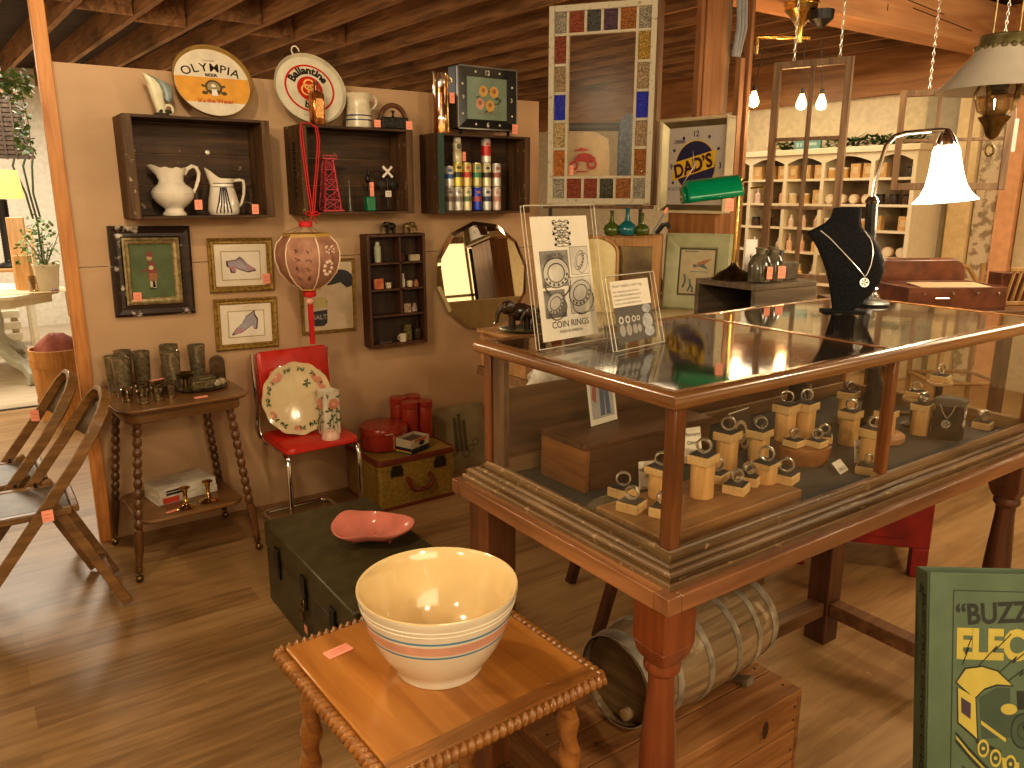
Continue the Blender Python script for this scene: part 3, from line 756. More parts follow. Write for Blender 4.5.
def big(r, F):
    mb = MB(); x0, x1, y0, y1 = .018, .192, .014, .279
    mb.flat([(x0,y0),(x1,y0),(x1,y1),(x0,y1)], F, 0, 0); mb.build('sheet', M['paper'], r, smooth=0)
    mb = MB(); q = lambda a_, b_, c_, d_, mi, z=.0006: mb.flat([(a_,b_),(c_,b_),(c_,d_),(a_,d_)], F, mi, z)
    q(.034,.128,.120,.206,2); q(.126,.150,.183,.212,1); q(.112,.066,.184,.146,1); q(.034,.062,.098,.122,2)
    q(.127,.151,.182,.211,3,.0008); q(.113,.067,.183,.145,3,.0008)
    ringpic(mb, F, .078, .158, .041, .8, 5, 1, 4, .001); ringpic(mb, F, .154, .181, .024, .55, 62, 1, 4, .001)
    ringpic(mb, F, .146, .110, .037, .75, 20, 1, 4, .001); ringpic(mb, F, .066, .093, .029, .72, 30, 1, 4, .001)
    mb.arctext('LIBERTY', .014, .043, 90, F @ T(.078,.148,.0016), 1)
    mb.build('ring_photos', [M['ink'], plain('print_dark', (.05,.045,.045), .6), photo_g, photo_l, plain('print_light', (.55,.52,.49), .5)], r, smooth=0)
    mb = MB()
    mb.text('COIN RINGS', .0205, F @ T(.107,.040,.0008)); mb.text('MADE IN AMERICA', .0085, F @ T(.107,.028,.0008))
    rn = random.Random(3)   # little ornate emblem of scrolls at the head of the sheet
    for yy in range(5):
        wv = (.026,.022,.028,.022,.025)[yy]; yc = .268-.0115*yy
        mb.tube([F @ Vector((.108-wv+2*wv*t/9, yc+.003*math.sin(t*1.9+yy), .001)) for t in range(10)], .0007, 4)
        mb.tube([F @ Vector((.108+(wv-.004)*math.cos(t*.7), yc-.005+.004*math.sin(t*.7), .001)) for t in range(10)], .0006, 4)
        for sg in (-1, 1): mb.flat(circ(.0032, 8, .108+sg*wv*.9, yc-.004), F, 0, .001)
        mb.text('RINGS' if yy == 2 else '\u2022\u2022\u2022', .009, F @ T(.108, yc-.009, .001))
    mb.build('lettering', M['ink'], r, smooth=0)
holder(.975, 1.300, .215, .302, 7, 'tall clear acrylic sign about coin rings on the left end of the case', big, 10)
def small(r, F):
    mb = MB(); mb.flat([(.018,.090),(.150,.090),(.150,.146),(.018,.146)], F, 0, 0); mb.build('sheet', M['paper'], r, smooth=0)
    mb = MB(); mb.flat([(.018,.014),(.150,.014),(.150,.090),(.018,.090)], F, 0, .0002)
    for i, (xx, ss) in enumerate(((.036,1.0),(.058,1.0),(.079,.85),(.095,.7))):
        mb.flat(circ(.0095*ss, 18, xx, .040, 1, 1.35), F, 1, .0006); mb.ringflat(.0085*ss, .0045*ss, F @ T(xx,.062,0), 2, .0006, 18)
    mb.flat(circ(.018, 18, .126, .052, 1, 1), F, 3, .0006); mb.flat(circ(.014, 18, .128, .080, 1.1, .7), F, 3, .0007); mb.flat(circ(.016, 18, .128, .030, 1.1, .7), F, 3, .0008)
    mb.build('ring_photo', [plain('print_charcoal', (.09,.085,.085), .5), plain('coin_grey', (.36,.35,.34), .4), plain('ring_grey', (.6,.58,.55), .4), mottled('coin_blue_grey', (.30,.32,.38), (.55,.55,.58), 90, .4)], r, smooth=0)
    mb = MB(); mb.text('How I make a coin ring', .0108, F @ T(.024,.132,.0006), align='L', bold=-.01)
    for i, tt in enumerate(('Each ring starts as a real coin that is', 'drilled, folded and shaped by hand on', 'a mandrel until the rim lies flat and', 'the date can be read inside the band')):
        mb.text(tt, .0062, F @ T(.024,.121-.0085*i,.0006), align='L')
    mb.build('lettering', plain('grey_ink', (.16,.15,.15), .7), r, smooth=0)
holder(1.098, 1.195, .168, .158, 9, 'short wide acrylic sign explaining ring making, right of the taller sign', small, 14)
# crystal stopper
mb = MB(); mb.lathe([(.010,0),(.018,.006),(.020,.020),(.012,.034),(.016,.042),(.008,.05)], None, 8); mb.lathe([(.012,0),(.017,.008),(.012,.022),(.004,.028)], T(.03,.01,0), 7)
o = mb.build('crystal', thin_glass('crystal_glass', (.95,.95,.95), 3.0, .02, .25), None, 0, smooth=0, loc=(2.285, 1.335, GT)); tag(o, 'small sparkling faceted glass crystal at the foot of the desk lamp', 'crystal')
# big bust: cross-sections measured across the view
bb = thing('necklace_bust', 'large black velvet necklace bust on the far end of the glass counter', 'necklace bust', (2.035, 1.275, GT), -35)
mb = MB(); mb.prism([(-.060,-.028),(.05,-.035),(.062,-.01),(.055,.03),(-.055,.03)], .006, T(0,0,0)); mb.build('foot', velvet, bb, .002)
mb = MB(); rings = []
sec = [(.0062,-.028,.032,.020,.0),(.02,-.030,.048,.024,0),(.05,-.038,.075,.032,-.004),(.085,-.048,.094,.040,-.008),(.115,-.058,.101,.044,-.008),(.145,-.070,.100,.044,-.004),(.175,-.083,.090,.040,.002),(.200,-.098,.075,.034,.008),(.216,-.109,.062,.028,.014),(.224,-.108,.052,.025,.018),(.234,-.085,.042,.026,.020),(.246,-.062,.038,.028,.022),(.262,-.046,.036,.030,.024),(.282,-.041,.037,.031,.026),(.288,-.039,.036,.030,.026)]
for z, l, r_, dep, yc in sec:
    rings.append([((l+r_)/2+(r_-l)/2*math.cos(2*PI*i/32), yc+dep*math.sin(2*PI*i/32), z) for i in range(32)])
mb.loft(rings); mb.build('form', velvet, bb, smooth=60)
def bust_y(u, z):
    for i in range(len(sec)-1):
        if sec[i][0] <= z <= sec[i+1][0]:
            t = (z-sec[i][0])/(sec[i+1][0]-sec[i][0]); l, r_, dep, yc = [sec[i][j]+(sec[i+1][j]-sec[i][j])*t for j in (1,2,3,4)]
            c_ = max(-1, min(1, (u-(l+r_)/2)/((r_-l)/2))); return yc - dep*math.sqrt(1-c_*c_)
    return 0
bn = thing('pendant_necklace', 'silver pendant necklace hanging on the large black bust on the counter', 'necklace', (2.035, 1.275, GT), -35)
mb = MB(); P_ = []
for u, z in ((-.082,.226),(-.060,.205),(-.034,.175),(-.008,.146),(.014,.122),(.027,.108),(.031,.104),(.036,.110),(.046,.135),(.054,.165),(.056,.190),(.053,.205),(.042,.226)): P_.append((u, bust_y(u, z)-.003, z))
mb.tube(P_, .0016, 6); mb.build('chain', chainm, bn)
mb = MB(); pendant(mb, (.032, bust_y(.032,.088)-.004, .088), .013, (0,-1,.15)); mb.build('pendant', M['silver'], bn, smooth=0)
# desk lamp
lp = thing('desk_lamp', 'chrome armed desk lamp with a glowing white glass bell shade behind the bust', 'lamp', (2.235, 1.325, GT))
mb = MB(); mb.lathe([(.065,0),(.067,.006),(.060,.012),(.02,.018),(.014,.03)], None, 32); mb.build('base', M['black'], lp)
mb = MB(); mb.cyl((0,0,.03), (-.012,.006,.300), .0165, .0165, 20); mb.build('pole', M['black'], lp)
mb = MB(); ux, uy = math.cos(R(-34.9)), math.sin(R(-34.9))
arm = [(-.012,.006,.30)]
for u, z in ((.004,.36),(.014,.42),(.024,.462),(.045,.487),(.075,.496),(.12,.500),(.178,.504),(.199,.502)): arm.append((-.012+ux*u, .006+uy*u, z))
mb.tube(arm, .0065, 10); mb.lathe([(.018,.298),(.020,.303),(.018,.308),(.012,.318)], T(-.012,.006,0), 20); mb.build('arm', M['chrome'], lp)
sx_, sy_ = -.012+ux*.193, .006+uy*.193
TILT = Matrix.Rotation(R(-6), 4, Vector((-uy, ux, 0)))
mb = MB(); mb.lathe([(.006,0),(.012,-.006),(.020,-.018),(.026,-.03),(.030,-.046),(.030,-.05)], T(sx_, sy_, .508) @ TILT, 24); mb.build('socket_cup', M['chrome'], lp)
mb = MB(); pr = [(.030,-.046),(.036,-.06),(.040,-.09),(.046,-.125),(.055,-.160),(.068,-.185),(.088,-.205)]
mb.shell(pr, T(sx_, sy_, .508) @ TILT, 36); mb.shell([(r_-.002, z) for r_, z in pr][::-1], T(sx_, sy_, .508) @ TILT, 36)
mb.build('lamp_shade', emis('glowing_opal_glass', (1,.90,.74), 5.5), lp)
mb = MB(); mb.ball((sx_, sy_, .39), .025); mb.build('light_bulb', emis('hot_bulb', (1,.85,.6), 14), lp)
point(2.235+sx_, 1.325+sy_, GT+.27, 5, (1,.78,.5), .05)
# =================================================== things on the plywood wall
WY = 3.81
def price_sticker(parent, M_, w_=.022, h_=.026):
    mb = MB(); mb.prism([(-w_/2,-h_/2),(w_/2,-h_/2),(w_/2,h_/2),(-w_/2,h_/2)], .0006, M_); o = mb.build('price_tag', M['tagc'], parent, smooth=0)
    mb = MB()
    for k_ in (-.2, .15): mb.flat([(-w_*.32, h_*k_-.0008),(w_*.32, h_*k_-.0008),(w_*.32, h_*k_+.0008),(-w_*.32, h_*k_+.0008)], M_, 0, .0009)
    mb.build('pencil_mark', plain('tag_pencil', (.55,.14,.09), .8), o, smooth=0); return o
def crate(x0, x1, z0, z1, dep, label, word=None, endmat=None):
    cx = (x0+x1)/2
    r = thing('wooden_crate', label, 'crate', (cx, WY, z0))
    w_ = x1-x0; h_ = z1-z0
    for s_ in (-1, 1):
        mb = MB(); xa = -w_/2 if s_ < 0 else w_/2-.036
        mb.box(xa, xa+.036, -dep, -.001, 0, h_); mb.build('end_board', endmat or M['crateend'], r, .003)
    for zz in (0, h_-.012):
        mb = MB(); mb.box(-w_/2+.0362, w_/2-.0362, -dep+.003, -.001, zz, zz+.012); mb.build('side_board', M['darkcrate'], r, .002)
    mb = MB(); n = 3
    for i in range(n):
        a_ = .0122+(h_-.0244)*i/n; b_ = .0122+(h_-.0244)*(i+1)/n-.003
        mb.box(-w_/2+.0362, w_/2-.0362, -.012, -.001, a_, b_)
    mb.build('back_slats', M['darkcrate'], r, .001)
    if word:
        mb = MB(); mb.text(word, .058, T(-w_/2-.0008, -dep/2, h_/2) @ RZ(-90) @ RX(90) @ RZ(-90), sx=.92, bold=.02)
        mb.build('stencil_lettering', plain('stencil', (.02,.012,.008), .8), r, smooth=0)
    return r
c1 = crate(.604, 1.200, 1.450, 1.868, .215, 'weathered open wooden crate at the left holding two white pitchers')
mb = MB()
for x in (-.235, .0555+.02): mb.lathe([(.011,0),(.010,.002),(.006,.003)], T(x,-.0125,.285) @ RX(90), 16)
mb.build('screw_washer', plain('zinc', (.5,.46,.40), .4, .7), c1)
c2 = crate(1.338, 1.918, 1.458, 1.862, .205, 'middle wooden crate with stencilled end holding the red model tower', 'PINNACLE')
c3 = crate(2.064, 2.648, 1.452, 1.856, .195, 'right wooden crate with a green edge filled with old drink cans')
mb = MB(); mb.box(-.292, -.256, -.1965, -.1955, .0, .404); mb.build('green_edge', plain('green_paint', (.035,.075,.06), .6), c3, smooth=0)

white_glaze = plain('white_glaze', (.74,.66,.55), .18, coat=.4)
# scalloped white pitcher
p = thing('pitcher', 'scalloped white ironstone pitcher with tall looped handle in left crate', 'pitcher', (.790, 3.69, 1.4625))
mb = MB(); prof = [(.048,0),(.050,.008),(.038,.02),(.040,.03),(.066,.05),(.084,.075),(.088,.095),(.078,.115),(.056,.132),(.048,.145),(.050,.165),(.060,.190),(.064,.198)]
n = 40; rings = []
for r_, z in prof:
    row = []
    for i in range(n):
        a_ = 2*PI*i/n; k_ = max(0, math.cos(a_-PI)); f = max(0, (z-.13)/.07)
        rr = r_*(1+.55*f*k_**6) * (1+.02*f*math.cos(9*a_))
        row.append((rr*math.cos(a_), rr*math.sin(a_), z+.012*f*k_**4+.004*f*math.cos(9*a_)))
    rings.append(row)
mb.loft(rings, cap=False); mb.loft([[(x*.94, y*.94, z) for x, y, z in r_] for r_ in rings[::-1]], cap=False); mb.flat(circ(.048, 24), None); mb.build('body', white_glaze, p)
mb = MB(); mb.tube([(.054,0,.172),(.068,0,.196),(.088,0,.208),(.106,0,.203),(.115,0,.180),(.110,0,.150),(.098,0,.120),(.088,0,.10),(.080,0,.085)], [.007,.009,.009,.009,.0085,.008,.007,.007,.006], 10); mb.build('handle', white_glaze, p)
mb = MB(); mb.tube([(.093,-.005,.105),(.093,-.02,.085),(.091,-.03,.060)], .0008, 4); mb.build('tag_string', M['string'], p)
price_sticker(p, FACE(.091,-.045,.045,0,-5), .032, .042)
# striped pitcher
stripe = plain('navy_glaze', (.02,.02,.06), .25)
p = thing('pitcher', 'cream pitcher with dark blue line stripes and angular handle in left crate', 'pitcher', (1.000, 3.69, 1.4625)); p.scale = (1.05,1.05,1.12)
mb = MB(); prof = [(.056,0),(.062,.006),(.065,.02),(.062,.05),(.054,.085),(.047,.105),(.046,.115),(.048,.140)]
rings = []
for r_, z in prof:
    row = []
    for i in range(n):
        a_ = 2*PI*i/n; k_ = max(0, math.cos(a_-PI)); f = max(0, (z-.10)/.04)
        row.append((r_*(1+.45*f*k_**5)*math.cos(a_), r_*math.sin(a_)*(1-.1*f*k_), z+.042*f*k_**3))
    rings.append(row)
mb.loft(rings, cap=False); mb.loft([[(x*.94, y*.94, z) for x, y, z in r_] for r_ in rings[::-1]], cap=False); mb.flat(circ(.056, 24))
mb.build('body', white_glaze, p)
mb = MB()
for j, a0 in enumerate((-.42,-.25,-.10,.06,.22)):
    pts = []
    for r_, z, sp in ((.0625,.008,1.5),(.0655,.02,1.4),(.0635,.05,1.0),(.0555,.085,.8),(.0485,.105,.7)):
        a_ = -PI/2 + a0*sp - .12; pts.append((r_*math.cos(a_), r_*math.sin(a_), z))
    mb.tube(pts, .0026, 5)
for z, r_ in ((.108,.0475),(.122,.0475)): mb.tube([(r_*math.cos(2*PI*i/32), r_*math.sin(2*PI*i/32), z) for i in range(32)], .0014, 5, True)
mb.build('painted_stripes', stripe, p)
mb = MB(); mb.tube([(.046,0,.132),(.075,0,.136),(.090,0,.132),(.092,0,.115),(.088,0,.08),(.076,0,.045),(.062,0,.03)], .0065, 8); mb.build('handle', white_glaze, p)
mb = MB(); mb.tube([(.078,-.005,.045),(.082,-.06,.05),(.092,-.105,.042)], .0008, 4); mb.build('tag_string', M['string'], p)
price_sticker(p, FACE(.100,-.108,.022,8,0), .030, .038)

# ---- trays leaning above the crates
def tray(x, z, y, R_, lean, rz, label, rimm, facem, paint, wall=.016):
    r = thing('serving_tray', label, 'tray', (x, y, z), rz)
    F = FACE(0, 0, 0, 0, lean) @ T(0, R_, 0)
    mb = MB(); mb.lathe([(R_*.93,0),(R_*.98,.004),(R_,wall),(R_*1.005,wall+.003),(R_*.985,wall+.002),(R_*.96,.006),(R_*.93,.002)], F, 56); mb.build('rim', rimm, r)
    mb = MB(); mb.flat(circ(R_*.935, 56), F, 0, .003); mb.build('face', facem, r, smooth=0)
    paint(r, F, R_); return r
inkb = plain('label_black', (.03,.022,.018), .5); inkr = plain('label_red', (.55,.03,.015), .45); inky = plain('label_yellow', (.75,.42,.06), .5)
def oly(r, F, R_):
    mb = MB(); mb.flat([(x, y) for x, y in circ(R_*.925, 60, a0=-38, a1=8)] + [(x, y) for x, y in circ(R_*.925, 60, a0=172, a1=218)], F, 0, .0036); mb.build('gold_band', plain('band_gold', (.72,.36,.07), .5), r, smooth=0)
    mb = MB(); mb.arctext('OLYMPIA', .056, .26, 90, F @ T(0,.050-.26,.0042), 0, 1.0, bold=.008); mb.text('BEER', .020, F @ T(0,.026,.0042), bold=.03, sx=1.2)
    mb.text('PALE EXPORT', .008, F @ T(0,.098,.0042)); mb.build('lettering', inkb, r, smooth=0)
    mb = MB(); mb.flat(circ(.036, 30, 0, -.026), F, 0, .0042); mb.flat(circ(.027, 30, 0, -.026), F, 1, .0046); mb.flat([(-.013,-.065),(.013,-.065),(.012,-.035),(-.012,-.035)], F, 2, .005)
    for s_ in (-1, 1):
        mb.flat(circ(.013, 12, s_*.040, -.052, 1, .7), F, 0, .0044); mb.flat([(s_*.028,-.03),(s_*.052,-.022),(s_*.048,-.012),(s_*.030,-.018)], F, 0, .0044)
        mb.flat(circ(.008, 12, s_*.018, -.045), F, 0, .0052)
    mb.flat(circ(.010, 14, 0, -.018, 1, .8), F, 2, .005); mb.text('1896', .007, F @ T(0,-.030,.0055))
    mb.build('horseshoe_emblem', [plain('emblem_brown', (.12,.085,.04), .5), plain('emblem_tan', (.38,.30,.16), .5), M['paper']], r, smooth=0)
    mb = MB(); mb.text('It\u2019s the Water', .026, F @ T(0,-.098,.0042), bold=.02); mb.build('slogan', plain('slogan_red', (.45,.06,.05), .5), r, smooth=0)
tray(1.003, 1.872, 3.655, .168, 24, -2, 'round gold-rimmed beer tray with black lettering leaning above the left crate', mottled('tray_gold', (.30,.19,.06), (.45,.30,.10), 14, .35, .5), plain('tray_ivory', (.74,.66,.53), .3), oly)
def bal(r, F, R_):
    mb = MB(); mb.ringflat(.118, .109, F @ T(0,.006,0), z=.0040, n=48, sy=.98); 
    mb.flat(circ(.060, 36, 0, .004), F, 0, .0042); mb.build('red_ring', inkr, r, smooth=0)
    mb = MB()
    for a_ in (90, 210, 330):
        m_ = F @ T(.017*math.cos(R(a_)), .006+.017*math.sin(R(a_)), 0); mb.ringflat(.0285, .0205, m_, z=.0048, n=26)
    mb.build('three_rings', plain('ring_gold', (.85,.55,.18), .4), r, smooth=0)
    mb = MB(); mb.arctext('Ballantine', .050, .073, 90, F @ T(0,.004,.0048), 0, .70, bold=.045); mb.arctext('beer', .046, .097, 270, F @ T(0,.004,.0048), 0, .8, True, .03)
    mb.text('P. BALLANTINE & SONS', .0075, F @ T(-.01,-.128,.0042)); mb.build('lettering', inkb, r, smooth=0)
    mb = MB(); mb.tube([F @ Vector((-.035+.018*math.cos(t*PI/9), R_+.02+.024*math.sin(t*PI/9), -.004)) for t in range(17)], .003, 7); mb.build('hanging_hook', M['white'], r)
tray(1.440, 1.866, 3.655, .169, 20, -2, 'round cream beer tray with red three-ring emblem leaning above the middle crate', mottled('tray_enamel', (.42,.38,.28), (.60,.55,.42), 14, .3), plain('tray_cream', (.70,.64,.50), .3), bal)

# bird-shaped planter on crate one
v = thing('bird_vase', 'small curved grey and cream wing-shaped pottery vase beside the tray', 'vase', (.770, 3.66, 1.869))
mb = MB(); rings = []
for z, x, a_, b_ in ((.012,.004,.022,.016),(.03,-.002,.020,.016),(.06,-.012,.019,.016),(.09,-.018,.022,.017),(.115,-.022,.027,.018),(.135,-.026,.032,.018),(.150,-.030,.030,.016)):
    rings.append([(x+a_*math.cos(2*PI*i/20)*(1.5 if math.cos(2*PI*i/20) > 0 and z > .05 else 1), b_*math.sin(2*PI*i/20), z+(.018*math.cos(2*PI*i/20+PI) if z > .1 else 0)) for i in range(20)])
mb.loft(rings); mb.build('body', plain('cream_pottery', (.66,.60,.42), .3), v)
mb = MB(); rings = []
for z, x, a_ in ((.060,.024,.010),(.085,.030,.022),(.115,.022,.034),(.140,.002,.036),(.152,-.022,.022)):
    rings.append([(x+a_*math.cos(2*PI*i/16), .0195*math.sin(2*PI*i/16)-.001, z-.010*math.cos(2*PI*i/16)) for i in range(16)])
mb.loft(rings); mb.build('grey_wing', plain('grey_glaze', (.22,.26,.26), .3), v)
mb = MB(); mb.tube([(.030+.016*math.cos(t*PI/8), 0, .028+.018*math.sin(t*PI/8)) for t in range(16)], .006, 8, True); mb.build('scroll', plain('cream_pottery', (.66,.60,.42), .3), v)
mb = MB(); mb.lathe([(.030,0),(.034,.004),(.028,.012),(.02,.014)], None, 16, sy=.7)
for i in range(6): mb.ball((.012+.02*math.cos(i*1.3), -.016, .016+.004*(i % 2)), .007, 8)
mb.build('base', plain('dark_glaze', (.07,.06,.05), .3), v)
# copper bottle, jug, sad iron
cop = mottled('copper_glass', (.30,.10,.03), (.62,.27,.09), 40, .12, .8, bump=.2)
v = thing('bottle', 'shiny copper-coloured square bottle in front of the cream tray', 'bottle', (1.440, 3.632, 1.863), 10)
mb = MB(); mb.loft([[(x, y, z) for x, y in rrect(w_, w_*.8, .010, 3)] for w_, z in ((.058,0),(.062,.004),(.062,.130),(.056,.142),(.030,.150),(.020,.153))]); mb.build('body', cop, v)
mb = MB(); mb.lathe([(.0105,.152),(.0115,.168),(.010,.180),(.011,.182),(.011,.190),(.009,.192)], None, 16); mb.build('neck', plain('dark_copper', (.14,.05,.02), .3, .6), v)
mb = MB(); mb.prism([(-.018,.03),(.018,.03),(.018,.115),(-.018,.115)], .0012, FACE(0,-.0247,0,0)); mb.build('embossed_label', mottled('foil', (.55,.25,.09), (.85,.50,.22), 80, .3, .9), v)
v = thing('jug', 'cream stoneware jug with two blue bands on top of the middle crate', 'jug', (1.672, 3.69, 1.863))
cj = plain('stoneware', (.66,.58,.42), .25)
mb = MB(); mb.lathe([(.060,0),(.064,.006),(.062,.05),(.058,.09),(.055,.115),(.057,.135),(.063,.158),(.060,.159),(.052,.135),(.05,.11),(.055,.01),(0,.008)], None, 36); mb.build('body', cj, v)
mb = MB()
for z in (.036, .056): mb.shell([(.0632-.0008*(z > .04), z-.003),(.0640-.0008*(z > .04), z),(.0632-.0008*(z > .04), z+.003)], None, 36)
mb.build('blue_bands', plain('band_blue', (.03,.045,.11), .3), v)
mb = MB(); mb.tube([(.052,0,.150),(.075,0,.153),(.092,0,.140),(.094,0,.118),(.082,0,.098),(.060,0,.085)], .0065, 8); mb.build('handle', cj, v)
price_sticker(v, FACE(.062,-.075,.020,0,0), .034, .034)
v = thing('sad_iron', 'dark antique sad iron with arched wooden handle at the right end of the middle crate', 'iron', (1.836, 3.65, 1.863))
mb = MB(); mb.loft([[(-.078,-.035,0),(.078,-.035,0),(.078,.035,0),(-.078,.035,0)],[(-.072,-.033,.055),(.068,-.033,.055),(.068,.033,.055),(-.072,.033,.055)]]); mb.build('base', mottled('cast_iron', (.015,.014,.013), (.05,.045,.04), 60, .6, .4), v, .006)
mb = MB(); mb.tube([(.068*math.cos(R(a_)), 0, .040+.072*math.sin(R(a_))) for a_ in range(-8, 189, 14)], .012, 10); mb.build('handle', wood('iron_handle', (.09,.04,.02), (.18,.085,.04), 'X', 1, .4), v)
mb = MB(); mb.lathe([(.014,.055),(.006,.060),(.005,.078),(.009,.082),(.009,.088)], None, 12); mb.build('knob', M['black'], v)
price_sticker(v, FACE(.066,-.040,.018,0,0), .034, .042)

# ---- middle crate contents
ro = thing('cord_loop', 'long red cord looped over the middle crate front and knotted above the lantern', 'cord', (1.372, 3.598, 1.45))
mb = MB()
for dx in (0, .010):
    mb.tube([(-.004+dx,-.004,.02),(-.018+dx,-.006,.15),(-.030+dx,-.006,.30),(-.034+dx,-.006,.385),(-.028,-.004,.408),(-.010,.006,.4175),(.018,.004,.4175),(.040+dx,-.004,.40),(.046+dx,-.006,.34),(.034+dx,-.006,.24),(.016+dx,-.006,.13),(.002+dx,-.004,.02)], .0032, 6)
mb.build('cord', M['redcloth'], ro)
mb = MB(); mb.ball((0,-.006,.016), (.011,.008,.008), 10)
for s_ in (-1, 1): mb.tube([(0,-.006,.016),(s_*.02,-.008,.024),(s_*.036,-.008,.014),(s_*.022,-.008,.006),(0,-.006,.014)], .004, 6)
for s_ in (-1, 1): mb.tube([(0,-.006,.012),(s_*.012,-.008,-.012),(s_*.018,-.008,-.034)], .003, 6)
mb.build('bow', M['redcloth'], ro)
tw = thing('model_tower', 'red metal model lattice tower inside the middle crate', 'model tower', (1.508, 3.70, 1.471))
mb = MB(); q = [(-.042,-.036),(.042,-.036),(.042,.036),(-.042,.036)]
def tp(i, t): x, y = q[i % 4]; s_ = 1-.56*t; return Vector((x*s_, y*s_, .008+.235*t))
for i in range(4): mb.beam(tp(i,0), tp(i,1), .006, .006)
for lv in range(5):
    t0, t1 = lv/5, (lv+1)/5
    for i in range(4):
        mb.beam(tp(i,t1), tp(i+1,t1), .0035, .0035); mb.beam(tp(i,t0), tp(i+1,t1), .003, .003)
        if i % 2 == lv % 2: mb.beam(tp(i+1,t0), tp(i,t1), .003, .003)
mb.build('lattice', plain('red_pink_paint', (.52,.05,.07), .4), tw, smooth=0)
mb = MB(); mb.box(-.054,.054,-.045,.045,0,.008); mb.build('base_plate', plain('red_pink_paint', (.52,.05,.07), .4), tw, .001)
mb = MB(); mb.box(-.036,.036,-.026,.026,.243,.249)
for x in (-.034, 0, .034):
    for y in (-.026,.026): mb.cyl((x,y,.249),(x,y,.262),.002,None,6)
mb.box(-.036,.036,-.027,-.024,.258,.262); mb.build('platform', plain('red_pink_paint', (.52,.05,.07), .4), tw, smooth=0)
v = thing('miniature_pump', 'thin grey tapering miniature standing right of the red tower', 'figurine', (1.610, 3.70, 1.471))
mb = MB(); mb.lathe([(.014,0),(.014,.004),(.008,.008),(.006,.06),(.0035,.135),(.004,.14),(.001,.15)], None, 12); mb.build('spire', plain('grey_tin', (.16,.16,.13), .4, .5), v)
v = thing('miniature_rocket', 'small black miniature pump on a green block with coral tag', 'figurine', (1.712, 3.69, 1.471))
mb = MB(); mb.box(-.024,.024,-.02,.02,0,.07); mb.build('green_base', plain('toy_green', (.02,.20,.08), .4), v, .005)
mb = MB(); mb.cyl((-.003,0,.07),(-.003,0,.19),.006); mb.ball((-.006,0,.155),(.012,.012,.022)); mb.cyl((-.003,0,.19),(-.003,0,.218),.0015,None,6); mb.build('pump_body', M['black'], v)
price_sticker(v, FACE(.004,-.021,.105,0,0), .022, .068)
v = thing('crossing_signal', 'toy railway crossing signal with white crossed boards in the middle crate', 'toy signal', (1.812, 3.69, 1.471))
mb = MB(); mb.lathe([(.020,0),(.018,.004),(.006,.008),(.004,.16)], None, 14); mb.beam((-.034,0,.128),(.034,0,.128),.006,.006)
for s_ in (-1,1): mb.lathe([(.018,0),(.017,.003),(.008,.004),(.007,.008)], T(s_*.034,-.002,.128) @ RX(90), 16)
mb.build('mast', M['black'], v)
mb = MB()
for s_ in (-1,1): mb.box(-.037,.037,-.001,.001,-.006,.006, T(0,-.006-.0022*s_,.190) @ RY(45*s_))
mb.box(-.016,.016,-.009,-.007,.068,.098); mb.build('white_boards', M['paper'], v, smooth=0)
mb = MB(); mb.text('STOP', .009, FACE(0,-.0096,.085)); mb.text('2 TRACKS', .005, FACE(0,-.0096,.075)); mb.build('lettering', M['ink'], v, smooth=0)

# ---- cans in the right crate
can_n = 0
CANS = [
 (2.176,1.4645,'dull silver can at the bottom left',(.42,.38,.33),(.22,.14,.10),None),
 (2.230,1.4645,'plain silver can in the bottom row, second from left',(.55,.52,.47),(.28,.24,.21),None),
 (2.287,1.4645,'pale gold and green can in the bottom row',(.62,.55,.34),(.16,.22,.10),None),
 (2.350,1.4645,'bright blue can in the bottom row',(.03,.06,.42),(.45,.10,.12),None),
 (2.412,1.4645,'white can with dark blue bands in the bottom row',(.62,.60,.56),(.06,.07,.14),None),
 (2.478,1.4645,'pinkish white can at the bottom right',(.62,.50,.44),(.50,.26,.20),None),
 (2.176,1.5905,'short white and blue can at the left of the upper row',(.66,.62,.58),(.06,.14,.36),None),
 (2.230,1.5905,'yellow-green can with black band in the upper row',(.62,.52,.12),(.05,.05,.03),None),
 (2.287,1.5905,'cream can with red emblem in the upper row',(.66,.50,.22),(.52,.06,.04),None),
 (2.350,1.5905,'green and gold can in the upper row',(.46,.42,.18),(.05,.22,.12),None),
 (2.412,1.5905,'cream can with black swirl in the upper row',(.64,.58,.38),(.06,.05,.03),None),
 (2.478,1.5905,'white can with rust emblem at the right of the upper row',(.62,.57,.52),(.34,.10,.08),None),
 (2.412,1.7165,'white can with wide red band standing alone on top',(.66,.60,.54),(.52,.03,.03),None)]
lidm = plain('can_lid', (.55,.52,.46), .3, .9)
